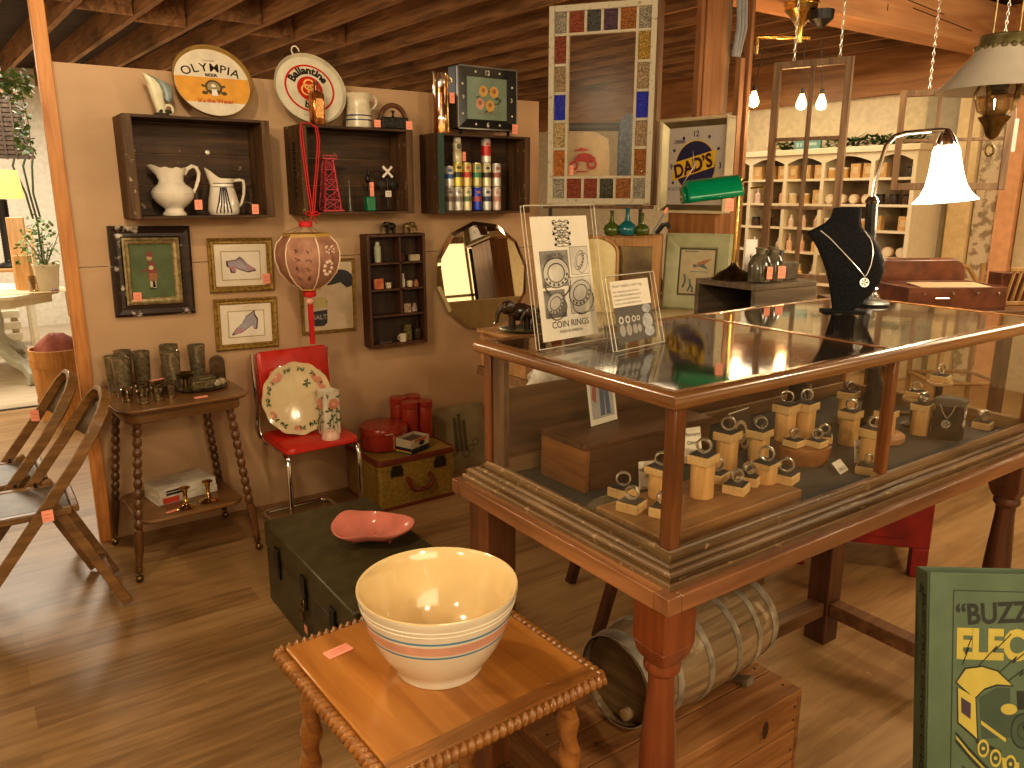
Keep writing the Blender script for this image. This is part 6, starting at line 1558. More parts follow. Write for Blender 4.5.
# =================================================== crate and barrel under the counter
fc = thing('wooden_crate', 'large rough pine crate lying on the floor under the counter', 'crate', (1.30, 1.245, 0), 0)
pine = wood('rough_pine', (.28,.125,.042), (.48,.25,.10), 'X', .7, .6, bump=.5, worn=((.14,.06,.025), 9, .66))
piney = wood('rough_pine_end', (.20,.095,.035), (.36,.19,.08), 'Y', .7, .6, bump=.5)
a_, b__ = -.335, .345
for i in range(3):
    mb = MB(); z0 = .002+.0953*i; mb.box(a_+.016, b__-.016, -.210, -.194, z0, z0+.091); mb.build('side_board', pine, fc, .002)
    mb = MB(); mb.box(a_+.016, b__-.016, .184, .200, z0, z0+.091); mb.build('side_board', pine, fc, .002)
for x0 in (a_, b__-.0155):
    mb = MB(); mb.box(x0, x0+.0155, -.210, .200, .002, .284); mb.build('end_board', piney, fc, .002)
for i in range(4):
    y0 = -.210+.103*i; mb = MB(); mb.box(a_, b__, y0, y0+.0995, .2842, .300); mb.build('lid_board', pine, fc, .002)
mb = MB(); 
for z in (.24,): mb.flat(circ(.016, 20, .20, z, .75, 1.6), FACE(0,-.2106,0))
mb.build('knot', plain('knot_dark', (.07,.03,.015), .7), fc, smooth=0)
mb = MB()
for x in (a_+.028, b__-.028):
    for y in (-.17,-.08,.03,.14): mb.lathe([(.004,0),(.003,.0012)], T(x,y,.3002), 8)
    for z in (.04,.13,.22,.26): mb.lathe([(.004,0),(.003,.0012)], T(x,-.2102,z) @ RX(90), 8)
mb.build('nail_heads', plain('nail_rust', (.06,.03,.02), .6), fc)
br = thing('wooden_keg', 'old grey wooden keg with metal hoops lying on the pine crate', 'keg', (1.385, 1.215, .302), 4)
def rk(u): return .108+.019*(1-(2*u-1)**2)
L_ = .51
Mk = T(-L_/2, 0, .1305) @ RY(90)
stave = wood('keg_stave', (.23,.155,.085), (.46,.34,.21), 'X', .6, .65, bump=.5, worn=((.50,.40,.28), 9, .60))
mb = MB(); ns = 22; nl = 12
for k_ in range(ns):
    vs = []
    for i in range(nl+1):
        u = i/nl; r_ = rk(u)
        for da in (-.485, 0, .485):
            an = 2*PI*(k_+da)/ns; vs.append((r_*math.cos(an), r_*math.sin(an), L_*u))
    mb.add(vs, [(i*3+j, i*3+j+1, i*3+4+j, i*3+3+j) for i in range(nl) for j in range(2)], Mk)
mb.shell([(rk(i/nl)-.004, L_*i/nl) for i in range(nl+1)], Mk, 44); mb.build('staves', stave, br, smooth=50)
mb = MB(); mb.flat(circ(.104, 40), Mk, 0, .022); mb.build('head', wood('keg_head', (.13,.085,.035), (.25,.175,.08), 'Y', .8, .6), br, smooth=0)
mb = MB(); mb.flat(circ(.104, 40), Mk, 0, L_-.022); mb.build('head', wood('keg_head', (.13,.085,.035), (.25,.175,.08), 'Y', .8, .6), br, smooth=0)
hoop = mottled('galvanised_hoop', (.28,.25,.21), (.56,.52,.45), 24, .5, .45)
for u, w_ in ((.03,.036),(.19,.018),(.40,.018),(.62,.020),(.80,.020),(.965,.030)):
    mb = MB(); z = L_*u; u0 = max(0, u-w_/2/L_); u1 = min(1, u+w_/2/L_)
    mb.shell([(rk(u0)+.0005, L_*u0),(rk(u0)+.0035, L_*u0),(rk(u1)+.0035, L_*u1),(rk(u1)+.0005, L_*u1)], Mk, 44); mb.build('hoop', hoop, br, smooth=50)
mb = MB(); mb.lathe([(.014,-.006),(.016,0),(.014,.012),(.006,.014)], T(-L_/2+.016, -.030, .055) @ RY(-90), 14); mb.build('bung', plain('bung_tan', (.42,.30,.16), .5), br)
for sx_ in (-1, 1):
    for sy_ in (-1, 1): mb = MB(); mb.prism([(0,0),(.05,0),(.05,.024)], .03, T(sx_*.18-.015, sy_*.055, 0) @ RZ(90*sy_) @ RX(90)); mb.build('chock', plain('chock_grey', (.26,.22,.17), .6), br, smooth=0)

# =================================================== picture book in the corner
bk = thing('picture_book', 'green picture book with a yellow locomotive cover standing at the lower right corner', 'book', (1.018, .428, .652), -38); bk.rotation_euler = (R(-13), 0, R(-38))
cov = mottled('book_green', (.070,.105,.062), (.092,.132,.080), 12, .55)
w_, h_, th = .27, .385, .036
mb = MB(); mb.box(0.001, w_, -.0015, .0015, 0, h_); mb.box(0.001, w_, th-.003, th, 0, h_); mb.build('cover', cov, bk, .001)
mb = MB(); mb.box(-.002, .001, -.0015, th, 0, h_); mb.build('spine', plain('spine_green', (.045,.06,.028), .6), bk, .002)
mb = MB(); mb.box(.002, w_-.006, .0017, th-.0032, .004, h_-.012); mb.build('pages', plain('old_pages', (.10,.10,.06), .8), bk)
F = FACE(0,-.0016,0) @ T(-.007,.361*.07,0) @ S(.88,.93,1)
bkk = plain('cover_black', (.018,.022,.016), .6); bky = plain('cover_yellow', (.42,.34,.07), .55); bkm = plain('cover_grey_green', (.045,.07,.045), .6)
mb = MB()
for x0, x1, y0, y1 in ((.046,.0475,.02,.361),(.046,.258,.3595,.361),(.2565,.258,.02,.361),(.046,.258,.02,.0215)): rectf(mb, x0, x1, y0, y1, F, 0, .0002)
mb.text('\u201cBUZZ\u201d', .044, F @ T(.052,.308,.0003) @ RZ(4), align='L', bold=.03, sx=.88, mi=0)
mb.text('ELECTRIC', .062, F @ T(.053,.258,.0003), align='L', bold=.05, sx=.80, mi=1)
mb.build('title_lettering', [bkk, bky], bk, smooth=0)
mb = MB()
for p_, q_ in (((.062,.246),(.076,.288)),((.088,.246),(.138,.296)),((.120,.236),(.168,.275)),((.132,.222),(.178,.250))):
    d = Vector((q_[0]-p_[0], q_[1]-p_[1])).normalized(); n2 = Vector((-d.y, d.x))*.0009
    m1 = ((p_[0]+q_[0])/2+.003, (p_[1]+q_[1])/2+.006); m2_ = ((p_[0]+q_[0])/2-.003, (p_[1]+q_[1])/2-.004)
    for a2, b2 in ((p_, m1), (m1, m2_), (m2_, q_)): mb.flat([(a2[0]-n2.x,a2[1]-n2.y),(b2[0]-n2.x,b2[1]-n2.y),(b2[0]+n2.x,b2[1]+n2.y),(a2[0]+n2.x,a2[1]+n2.y)], F, 0, .0004)
F = F @ T(.054-.048*.98, .244-.212*1.02, 0) @ S(.98,1.02,1)
# locomotive: cab roof, cab, boiler, front, wheels, rail
mb.flat([(.0455,.187),(.060,.2105),(.088,.2145),(.114,.208),(.140,.184),(.112,.184),(.092,.177),(.080,.165),(.076,.163)], F, 0, .00035); mb.flat([(.048,.181),(.0795,.168),(.0845,.101),(.078,.104),(.050,.126)], F, 0, .00036)
mb.flat([(.048,.188),(.062,.208),(.088,.212),(.112,.206),(.136,.186),(.112,.187),(.092,.180),(.080,.168),(.076,.166)], F, 1, .0004)
mb.flat([(.050,.180),(.078,.166),(.082,.104),(.078,.108),(.052,.128)], F, 1, .0005); mb.flat([(.055,.166),(.071,.157),(.071,.133),(.056,.143)], F, 2, .0007)
mb.flat([(.084,.166),(.112,.182),(.134,.182),(.134,.150),(.150,.138),(.160,.110),(.090,.104)], F, 3, .0003)
mb.flat([(.088,.132),(.128,.106),(.128,.100),(.088,.126)], F, 1, .0005); mb.flat(circ(.012, 16, .132, .150, 1.1, .7), F, 1, .0006)
mb.flat(circ(.026, 24, .156, .118, .8, 1.05), F, 0, .0005); mb.flat(circ(.0235, 24, .156, .118, .8, 1.05), F, 3, .0006); mb.ringflat(.014,.012, F @ T(.157,.118,0), 0, .0007, 20, .8, 1); mb.flat(circ(.005, 10, .158, .124), F, 0, .0008)
mb.flat([(.146,.150),(.156,.150),(.160,.178),(.144,.178)], F, 0, .0006)
for x, y in ((.092,.090),(.112,.076),(.136,.068)): mb.flat(circ(.0125, 18, x, y, .75, 1.1), F, 1, .0008); mb.flat(circ(.0085, 18, x, y, .75, 1.1), F, 3, .0009); mb.flat(circ(.003, 8, x, y), F, 1, .001)
mb.flat([(.122,.078),(.150,.070),(.150,.056),(.124,.060)], F, 1, .0007); mb.flat([(.08,.104),(.12,.088),(.12,.082),(.08,.098)], F, 0, .0005)
for dz, mi in ((0,1),(-.006,0),(.006,0)):
    pts = [(.048,.108+dz),(.07,.084+dz),(.10,.056+dz),(.14,.036+dz),(.19,.026+dz)]; mb.flat([(x, y) for x, y in pts] + [(x, y-.004) for x, y in pts[::-1]], F, mi, .0009+.0001*(mi == 0))
for i in range(4): mb.flat([(.058+.02*i,.062-.012*i),(.10+.02*i,.026-.006*i),(.1015+.02*i,.0275-.006*i),(.0595+.02*i,.0635-.012*i)], F, 0, .0004)
mb.build('cover_picture', [bkk, bky, plain('cover_plum', (.05,.03,.05), .6), bkm], bk, smooth=0)
mb = MB(); FS = T(-.0024, th/2-.001, 0) @ RZ(-90) @ RX(90) @ T(.0,0,0)
mb.text('ELECTRIC CHOO\u00b7CHOO', .0145, T(-.0024, th*.36, .352) @ RZ(-90) @ RX(90) @ RZ(-90), align='L', bold=.02, sx=1.75)
mb.text('DINSMORE TOTS LTD', .0065, T(-.0024, th*.86, .340) @ RZ(-90) @ RX(90) @ RZ(-90), align='L', sx=2.0)
mb.flat([(.004,.362),(-.004,.366),(-.003,.355),(-.008,.350),(.0,.351),(.006,.346),(.004,.354),(.009,.359)], FS); mb.build('spine_lettering', plain('spine_ink', (.008,.010,.006), .7), bk, smooth=0)
pd = thing('side_table', 'small dark table below the lower right corner carrying the picture book', 'table', (1.018, .428, 0), -38)
mb = MB(); mb.box(.03,.30,-.02,.13,.622,.642); mb.build('table_top', wdx, pd, .003)
mb = MB(); mb.box(.06,.24,.112,.127,.6425,.86); mb.build('back_rest', wdx, pd, .003)
for x in (.05,.28):
    for y in (.0,.11): mb = MB(); mb.box(x-.016,x+.016,y-.016,y+.016,0,.6215); mb.build('leg', wdz, pd, .002)

# =================================================== red cabinet beyond the counter
rcb = thing('red_cabinet', 'small red painted cabinet on short feet standing on the floor behind the counter', 'cabinet', (3.08, 1.74, 0), -50)
rp = mottled('red_paint', (.16,.008,.006), (.26,.016,.010), 9, .45)
mb = MB(); mb.box(-.30,.24,-.17,.20,.13,.60); mb.build('body', rp, rcb, .004)
mb = MB(); mb.box(-.24,.14,-.176,-.1705,.17,.56); d_ = mb.build('door', rp, rcb, .004)
mb = MB(); mb.box(-.19,.09,-.181,-.1765,.22,.51); mb.build('door_panel', rp, d_, .003)
for x in (-.27,.205):
    for y in (-.145,.17): mb = MB(); mb.box(x-.03,x+.035,y-.025,y+.03,0,.1295); mb.build('foot', rp, rcb, .004)
# =================================================== tables behind the glass case
trw = wood('trestle_wood', (.12,.055,.022), (.24,.12,.05), 'X', .6, .5)
tt = thing('trestle_table', 'brown trestle table with slanting legs standing right behind the glass case', 'table', (2.0, 1.92, 0))
mb = MB(); mb.box(-.56,.72,-.33,.36,.935,.965); mb.build('table_top', trw, tt, .003)
for x, y in ((-.316,-.04),(-.139,.33),(.66,-.28),(.66,.30)):
    s_ = .30 if x < 0 else -.2
    mb = MB(); mb.beam((x,y,.012),(x+s_,y-.02,.934),.034,.034,(0,1,0)); mb.build('leg', wdz, tt, .003)
t3 = thing('cloth_table', 'tall table under a cream cloth behind the trestle table, holding frames', 'table', (2.80, 2.66, 0))
mb = MB(); mb.box(-.46,.50,-.36,.40,.30,1.035); mb.build('cloth', plain('cream_cloth', (.60,.48,.27), .85), t3, .01)
for x in (-.42,.46):
    for y in (-.32,.36): mb = MB(); mb.box(x-.025,x+.025,y-.025,y+.025,0,.2995); mb.build('leg', wdz, t3, .002)
r = thing('pine_box', 'plain wooden box under the elephant figurines behind the left end of the case', 'box', (1.610, 2.14, .9655), 0)
mb = MB(); mb.box(-.16,.17,-.14,.13,0,.118); mb.build('body', wood('box_pine', (.30,.14,.05), (.48,.26,.11), 'X', .8, .5), r, .003)
mb = MB(); mb.box(-.17,.18,-.15,.14,.1182,.132); mb.build('lid', wood('box_pine', (.34,.17,.06), (.52,.30,.13), 'X', .8, .5), r, .003)
r = thing('glass_dish', 'flat greenish oval dish under the dark elephants', 'dish', (1.560, 2.115, 1.098), -20)
mb = MB(); mb.lathe([(.05,0),(.10,.006),(.115,.014),(.111,.014),(.08,.008),(0,.006)], None, 30, sy=.6); mb.build('body', plain('dish_green', (.10,.11,.06), .25), r)
db = plain('dark_carved_wood', (.035,.018,.010), .25, coat=.4)
for x, y, s_, fl, lab in ((1.535,2.150,1.55,-1,'larger glossy dark elephant carving on the greenish dish, at the left'),(1.575,2.080,1.35,-1,'smaller glossy dark elephant carving on the greenish dish, partly behind the sign')):
    r = eleph('elephant_carving', lab, 1.9, db, s_, fl); r.location = (x, y, 1.107); r.rotation_euler = (0,0,R(-25))
bag = mottled('crinkled_plastic', (.36,.34,.31), (.62,.58,.52), 30, .35, bump=.6)
rn = random.Random(21)
def crumple(name, label, cat, x, y, z, sx_, sy_, sz_, mat, rz=0):
    mb = MB(); n_ = 18; rings = []
    for i in range(6):
        t = i/5; k_ = math.sqrt(max(.06, 1-(t**2.2)*.9))
        rings.append([(sx_*k_*math.cos(2*PI*j/n_)*(1+rn.uniform(-.12,.12)), sy_*k_*math.sin(2*PI*j/n_)*(1+rn.uniform(-.12,.12)), sz_*t*(1+rn.uniform(-.08,.08)) if i else 0) for j in range(n_)])
    mb.loft(rings); o = mb.build(name, mat, None, 0, loc=(x, y, z)); o.rotation_euler = (0,0,R(rz)); return tag(o, label, cat)
crumple('plastic_bag', 'crumpled pale plastic wrap on the trestle table seen through the case glass', 'plastic wrap', 1.50, 1.82, .9655, .17, .085, .125, bag, 0)
r = thing('magazine', 'pale grey magazine lying on the trestle table behind the case', 'magazine', (1.95, 1.76, .9655), 12)
mb = MB(); mb.box(-.11,.11,-.14,.14,0,.008); mb.build('pages', M['paper'], r, .001)
mb = MB(); mb.box(-.105,.105,-.135,.135,.0082,.009); mb.build('cover', mottled('mag_cover', (.20,.22,.24), (.55,.53,.50), 9, .4), r)

# dark open crate with lamp and jars
oc = thing('open_crate', 'dark open-fronted crate behind the case carrying the green banker lamp', 'crate', (2.34, 1.82, .9655), -3)
dkw = wood('grey_crate', (.09,.065,.042), (.20,.15,.10), 'X', .7, .7, bump=.6)
for z0, z1_ in ((.268,.288),(0,.018)): mb = MB(); mb.box(-.155,.165,-.14,.14,z0,z1_); mb.build('board', dkw, oc, .003)
for y0 in (-.14,.122): mb = MB(); mb.box(-.155,.165,y0,y0+.018,.0182,.2678); mb.build('side_board', dkw, oc, .002)
mb = MB(); mb.box(.147,.165,-.1215,.1215,.0182,.2678); mb.build('back_board', M['dark'], oc)
CT = .9655+.2885
bkl = thing('banker_lamp', 'brass banker desk lamp with emerald green glass shade on the dark crate', 'lamp', (2.272, 1.862, CT), -35)
mb = MB(); mb.lathe([(.070,0),(.072,.005),(.066,.012),(.060,.016),(.052,.024),(.030,.036),(.014,.050),(.010,.062)], None, 36); mb.build('base', M['dbrass'], bkl)
mb = MB(); mb.cyl((0,0,.06),(.0,0,.345),.0065,None,12); mb.cyl((-.14,0,.335),(.03,0,.345),.004,None,8); mb.ball((0,0,.346),.011,10); mb.build('stem', M['brass'], bkl)
mb = MB(); n_ = 14; vs = []; outp = []
for sx_, xx in ((0,-.105),(1,-.095),(2,.085),(3,.095)):
    k_ = .72 if sx_ in (0,3) else 1
    for i in range(n_+1):
        a_ = R(-12+198*i/n_); outp.append((xx-.055, -.012+.064*math.cos(a_)*k_, .298+.066*math.sin(a_)*k_))
fs = [(s_*(n_+1)+i, s_*(n_+1)+i+1, (s_+1)*(n_+1)+i+1, (s_+1)*(n_+1)+i) for s_ in range(3) for i in range(n_)]
mb.add(outp, fs, RY(-7)); mb.flat([(0,0)], None) if False else None
for s_ in (0,3): mb.add([outp[s_*(n_+1)+i] for i in range(n_+1)], [list(range(n_+1))], RY(-7))
o = mb.build('lamp_shade', plain('emerald_glass', (.0,.19,.085), .12, coat=.5, v=.05), bkl, smooth=50); so = o.modifiers.new('thick','SOLIDIFY'); so.thickness = .003
mb = MB(); mb.cyl((.038,-.005,.318),(.080,-.005,.322),.003,None,8); mb.ball((.082,-.005,.322),.006,8); mb.build('pull_switch', M['brass'], bkl)
price_sticker(bkl, FACE(-.050,-.076,.262,0,0), .028, .042)
for x, y, lab in ((2.262, 1.742, 'left'), (2.318, 1.735, 'right')):
    r = thing('glass_jar', 'dark glass jar with coral tag on the dark crate, ' + lab + ' of the pair', 'jar', (x, y, CT), 10)
    mb = MB(); mb.lathe([(.036,0),(.040,.005),(.041,.060),(.030,.088),(.016,.098),(.016,.112),(.019,.114),(.019,.120)], None, 24); mb.build('body', mottled('jar_olive', (.05,.045,.03), (.14,.12,.08), 20, .12, coat=.5), r)
    price_sticker(r, FACE(-.010,-.043,.036,-12 if lab == 'left' else -30,0), .030, .042)
r = thing('cigar_box', 'small dark box of iron pieces behind the jars on the crate', 'box', (2.395, 1.785, CT), 4)
mb = MB(); mb.box(-.055,.062,-.06,.06,0,.062); mb.build('body', mottled('iron_box', (.04,.03,.02), (.10,.075,.05), 30, .6), r, .003)
mb = MB()
for i in range(4): mb.cyl((-.04+.027*i,.0,.0622),(-.04+.027*i,.0,.105-.004*(i % 2)),.010,None,10)
mb.build('iron_pegs', mottled('iron_peg', (.05,.05,.045), (.12,.11,.10), 30, .5, .4), r)
r = thing('white_carton', 'slim white card standing behind the banker lamp', 'card', (2.42, 1.91, CT), -35)
mb = MB(); mb.box(-.022,.022,-.006,.006,0,.135); mb.build('card', M['paper'], r, .001)
mb = MB(); mb.text('f', .03, FACE(0,-.0066,.06)); mb.build('lettering', M['ink'], r, smooth=0)

# framed things on the cloth table
CZ = 1.0355
gf = thing('green_frame', 'picture of a bird over plants in a wide pale green frame behind the case', 'picture', (2.73, 2.45, CZ), -60)
mb = MB(); F = FACE(0,0,0,0,7); w_, h_ = .30, .345
pg = [(0,0),(0,.02),(.010,.026),(.060,.012),(.066,.006)]
C = [(-w_/2,0,1,1),(w_/2,0,-1,1),(w_/2,h_,-1,-1),(-w_/2,h_,1,-1)]
for i in range(4):
    a_, b_ = C[i], C[(i+1) % 4]; vs = []
    for o, d_ in pg: vs += [(a_[0]+a_[2]*o, a_[1]+a_[3]*o, d_), (b_[0]+b_[2]*o, b_[1]+b_[3]*o, d_)]
    mb.add(vs, [(2*j, 2*j+1, 2*j+3, 2*j+2) for j in range(len(pg)-1)], F)
mb.build('frame', plain('sage_paint', (.36,.36,.21), .5), gf, smooth=25)
mb = MB(); rectf(mb, -w_/2+.05, w_/2-.05, .05, h_-.05, F, 0, .002); rectf(mb, -w_/2+.073, w_/2-.073, .073, h_-.073, F, 1, .004); mb.build('mount', [plain('print_edge', (.06,.05,.03), .6), plain('print_beige', (.40,.33,.20), .6)], gf, smooth=0)
mb = MB()
for x0, y0, x1, y1 in ((-.06,.10,-.055,.16),(-.035,.085,-.03,.14),(-.015,.08,-.03,.12),(.0,.08,.02,.13),(.02,.085,.05,.11)): mb.tube([F @ Vector((x0,y0,.005)), F @ Vector(((x0+x1)/2+.008,(y0+y1)/2,.005)), F @ Vector((x1,y1,.005))], .004, 5)
mb.flat([(-.01,.19),(.03,.205),(.065,.235),(.03,.225),(.0,.215)], F, 1, .005); mb.flat([(.0,.20),(.05,.185),(.03,.21)], F, 0, .0052); mb.flat(circ(.008,8,-.012,.20), F, 0, .0054)
rectf(mb, -.06,.0,.262,.266, F, 0, .005); rectf(mb, -.03,.05,.172,.175, F, 0, .005)
mb.build('bird_print', [plain('print_teal', (.08,.13,.12), .6), plain('print_rust', (.32,.13,.07), .6)], gf, smooth=0)
hm = wood('honey_wood', (.30,.15,.05), (.50,.28,.11), 'Z', .7, .45)
mc = thing('mirror_cabinet', 'small honey wood wall cabinet with mirrored door under the coloured bottles', 'cabinet', (2.50, 2.62, CZ), -48)
mb = MB(); mb.box(-.125,.125,0,.13,0,.338); mb.build('body', hm, mc, .003)
mb = MB()
for x0, x1, z0, z1_ in ((-.122,-.085,.01,.328),(.085,.122,.01,.328),(-.0848,.0848,.01,.05),(-.0848,.0848,.288,.328)): mb.box(x0,x1,-.020,-.001,z0,z1_)
d_ = mb.build('door', hm, mc, .002)
mb = MB(); mb.box(-.086,.086,-.010,-.006,.048,.29); mb.build('mirror_glass', mottled('foxed_mirror', (.38,.34,.25), (.62,.57,.44), 8, .12, .9), d_, smooth=0)
lg = thing('glow_stand_in', 'arched yellow panel standing in for a reflected glow behind the coin ring sign', 'glass panel', (2.30, 2.66, CZ), -40)
mb = MB(); mb.prism([(-.105,.0),(.105,.0),(.105,.26)] + circ(.105, 12, 0, .26, 1, .7, 8, 172) + [(-.105,.26)], .006, FACE(0,.006,0,0,6)); mb.build('panel', plain('painted_glow_yellow', (.62,.50,.25), .12, coat=.6), lg, .002)  # made-up panel, its yellow painted for light reflected in a mirror
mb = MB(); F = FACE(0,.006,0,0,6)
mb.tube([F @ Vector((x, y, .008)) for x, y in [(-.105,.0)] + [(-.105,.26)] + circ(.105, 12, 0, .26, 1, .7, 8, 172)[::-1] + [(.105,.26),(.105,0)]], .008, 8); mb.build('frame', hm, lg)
for x, y, mt, lab, sc_ in ((2.432,2.695,'gglass','left green',1.0),(2.480,2.645,'bglass','middle teal',1.12),(2.528,2.600,'gglass','right green',.9)):
    r = thing('glass_bottle', lab + ' glass bottle with long neck on top of the mirror cabinet', 'bottle', (x, y, CZ+.3385), 0)
    mb = MB(); mb.lathe([(.030,0),(.036,.012),(.038,.025),(.030,.042),(.012,.055),(.008,.075),(.008,.100),(.012,.106),(.010,.107)], S(sc_,sc_,sc_), 24); mb.build('body', plain('bottle_'+mt, (.07,.10,.015) if mt == 'gglass' else (.01,.13,.15), .1, coat=.6), r)
r = thing('letter_opener', 'grey brush with orange tip leaning beside the coloured bottles', 'brush', (2.575, 2.555, CZ+.3385), -48)
mb = MB(); mb.beam((-.02,0,.004),(.030,0,.095),.018,.008); mb.build('handle', plain('brush_grey', (.22,.21,.19), .5), r)
mb = MB(); mb.beam((.030,0,.095),(.044,0,.120),.022,.010); mb.build('tip', M['tagc'], r)
# box stack under the soda clock
bb2 = thing('brown_box', 'tall plain brown wooden box standing under the square advertising clock', 'box', (3.10, 2.80, CZ), -85)
mb = MB(); mb.box(-.15,.15,-.04,.10,0,.425); mb.build('body', wood('brown_box', (.26,.11,.035), (.42,.20,.07), 'Z', .6, .5), bb2, .004)
r = thing('black_hook', 'black curved iron bracket standing in front of the brown box', 'bracket', (2.93, 2.86, CZ), -60)
mb = MB(); mb.tube([(-.03,0,.006),(.02,0,.006),(.01,0,.05),(-.02,0,.12),(-.035,0,.25),(-.03,0,.33),(-.005,0,.365),(.02,0,.37),(.03,0,.35)], .012, 8); mb.box(-.05,.05,-.04,.04,0,.008); mb.build('body', M['black'], r)
# Dad's clock
sck = thing('soda_clock', 'square cream advertising clock with blue and yellow round emblem behind the banker lamp', 'clock', (3.075, 2.80, CZ+.4255), -85)
W_, H_ = .405, .455
cr_ = plain('clock_cream', (.62,.52,.34), .45)
mb = MB(); mb.box(-W_/2,W_/2,-.034,.03,0,.012); mb.box(-W_/2,W_/2,-.034,.03,H_-.012,H_); mb.box(-W_/2,-W_/2+.008,-.034,.03,.012,H_-.012); mb.box(W_/2-.008,W_/2,-.034,.03,.012,H_-.012); mb.box(-W_/2+.008,W_/2-.008,.004,.03,.012,H_-.012); mb.build('case', cr_, sck, .004)
mb = MB(); F = FACE(0,0,H_/2); o0 = (W_/2-.002, H_/2-.002); i0 = (.170,.188)
A = [(-o0[0],-o0[1],.035),(o0[0],-o0[1],.035),(o0[0],o0[1],.035),(-o0[0],o0[1],.035)]; B_ = [(-i0[0],-i0[1],.003),(i0[0],-i0[1],.003),(i0[0],i0[1],.003),(-i0[0],i0[1],.003)]
for i in range(4): mb.add([A[i], A[(i+1) % 4], B_[(i+1) % 4], B_[i]], [(0,1,2,3)], F)
mb.build('bezel', mottled('bezel_bronze', (.17,.14,.075), (.28,.23,.13), 8, .3, .5), sck, smooth=0)
mb = MB()
for i in range(4):
    p_, q_ = A[i], A[(i+1) % 4]; mb.tube([F @ Vector(p_), F @ Vector(q_)], .006, 6)
mb.build('outer_rim', cr_, sck, .001)
mb = MB(); rectf(mb, -.170,.170,-.188,.188, F, 0, .004); mb.build('face', plain('face_grey', (.50,.45,.40), .4, v=.03), sck, smooth=0)
mb = MB(); navy = plain('emblem_navy', (.028,.028,.09), .4); yel = plain('emblem_yellow', (.72,.47,.05), .4)
FB = F; F = F @ S(1.16,1.16,1); mb.flat(circ(.108, 48), F, 0, .0048); mb.ringflat(.108,.104, F, 1, .0052, 48)
mb.flat([(-.118,-.060),(.100,-.006),(.108,.066),(-.100,.020)], F, 1, .0056); mb.flat([(-.118,-.060),(-.100,.020),(-.108,.0),(-.122,-.035)], F, 1, .0057)
for k_ in range(5): mb.tube([F @ Vector((.02+.018*k_+.03*t, -.095+.006*k_+.022*t*(1+.1*k_), .0056)) for t in (0,.5,1,1.5)], .0012, 4, mi=1)
mb.text('DAD\u2019S', .078, F @ T(-.004,-.024,.0066) @ RZ(14), 2, bold=.035, sx=.92)
F = FB; mb.text('DRINK', .026, F @ T(-.098,.112,.0066), 0, bold=.01, sx=.9)
mb.build('emblem', [navy, yel, plain('emblem_brown_black', (.05,.015,.02), .4)], sck, smooth=0)
mb = MB()
for t, x, y in (('12',0,.142),('3',.148,-.014),('6',0,-.172),('9',-.150,-.014)): mb.text(t, .040, F @ T(x,y,.0048), bold=.012)
for a_ in (30,60,120,150,210,240,300,330): mb.flat(circ(.008, 12, .155*math.cos(R(a_)), .158*math.sin(R(a_))), F, 0, .0048)
mb.text('ROOT BEER', .022, F @ T(-.105,-.118,.0048), bold=.01); mb.build('numerals', navy, sck, smooth=0)
mb = MB()
for a_, L_, w_ in ((232,.130,.009),(100,.085,.008)):
    d = Vector((math.cos(R(a_)), math.sin(R(a_)))); n2 = Vector((-d.y, d.x))*w_/2
    mb.flat([(-n2.x,-n2.y),(d.x*L_,d.y*L_),(n2.x,n2.y),(-d.x*.02,-d.y*.02)], F, 0, .010)
mb.build('hands', plain('hand_white', (.78,.72,.62), .4), sck, smooth=0)

# =================================================== stained glass window
ox = plain('chipped_white_paint', (.52,.46,.34), .6); ox2 = mottled('chipped_white_paint_old', (.30,.23,.15), (.55,.49,.37), 40, .65, lo=.30, hi=.42)
sg = thing('stained_window', 'old white sash window bordered with coloured textured glass squares hanging beside the post', 'window sash', (2.795, 3.215, 1.500), -54)
W_, H_ = .555, .985
mb = MB()
d_ = .040
for x0, x1 in ((-W_/2,-W_/2+.030),(W_/2-.030,W_/2)): mb.box(x0,x1,0,d_,0,H_)
for z0, z1_ in ((0,.032),(H_-.032,H_)): mb.box(-W_/2+.0302,W_/2-.0302,0,d_,z0,z1_)
mb.build('sash_frame', ox2, sg, .003)
mb = MB(); mb.box(W_/2+.001,W_/2+.014,.0,d_+.09,-.004,H_+.004); mb.box(-W_/2-.02,W_/2+.013,-.006,d_,-.022,-.005); mb.build('raw_wood_edge', wood('raw_edge', (.10,.05,.02), (.24,.13,.06), 'Z', .7, .7), sg, .002)
xi0, xi1, zi0, zi1 = -W_/2+.030, W_/2-.030, .032, H_-.032
bwid, bt = .062, .014    # border squares and muntin width
mb = MB()
mb.box(xi0+bwid,xi0+bwid+bt,.006,d_-.006,zi0,zi1); mb.box(xi1-bwid-bt,xi1-bwid,.006,d_-.006,zi0,zi1)
bh = .100
mb.box(xi0,xi1,.0065,d_-.0065,zi0+bh,zi0+bh+bt); mb.box(xi0,xi1,.0065,d_-.0065,zi1-bh-bt,zi1-bh)
cx0, cx1 = xi0+bwid+bt, xi1-bwid-bt; cz0, cz1 = zi0+bh+bt, zi1-bh-bt
ncol, nrow = 4, 5
for i in range(1, ncol):
    x = cx0+(cx1-cx0)*i/ncol
    for z0, z1_ in ((zi0,zi0+bh),(zi1-bh,zi1)): mb.box(x-bt/2,x+bt/2,.007,d_-.007,z0,z1_)
for j in range(1, nrow):
    z = cz0+(cz1-cz0)*j/nrow
    for x0, x1 in ((xi0,xi0+bwid),(xi1-bwid,xi1)): mb.box(x0,x1,.007,d_-.007,z-bt/2,z+bt/2)
mb.build('muntins', ox, sg, .002)
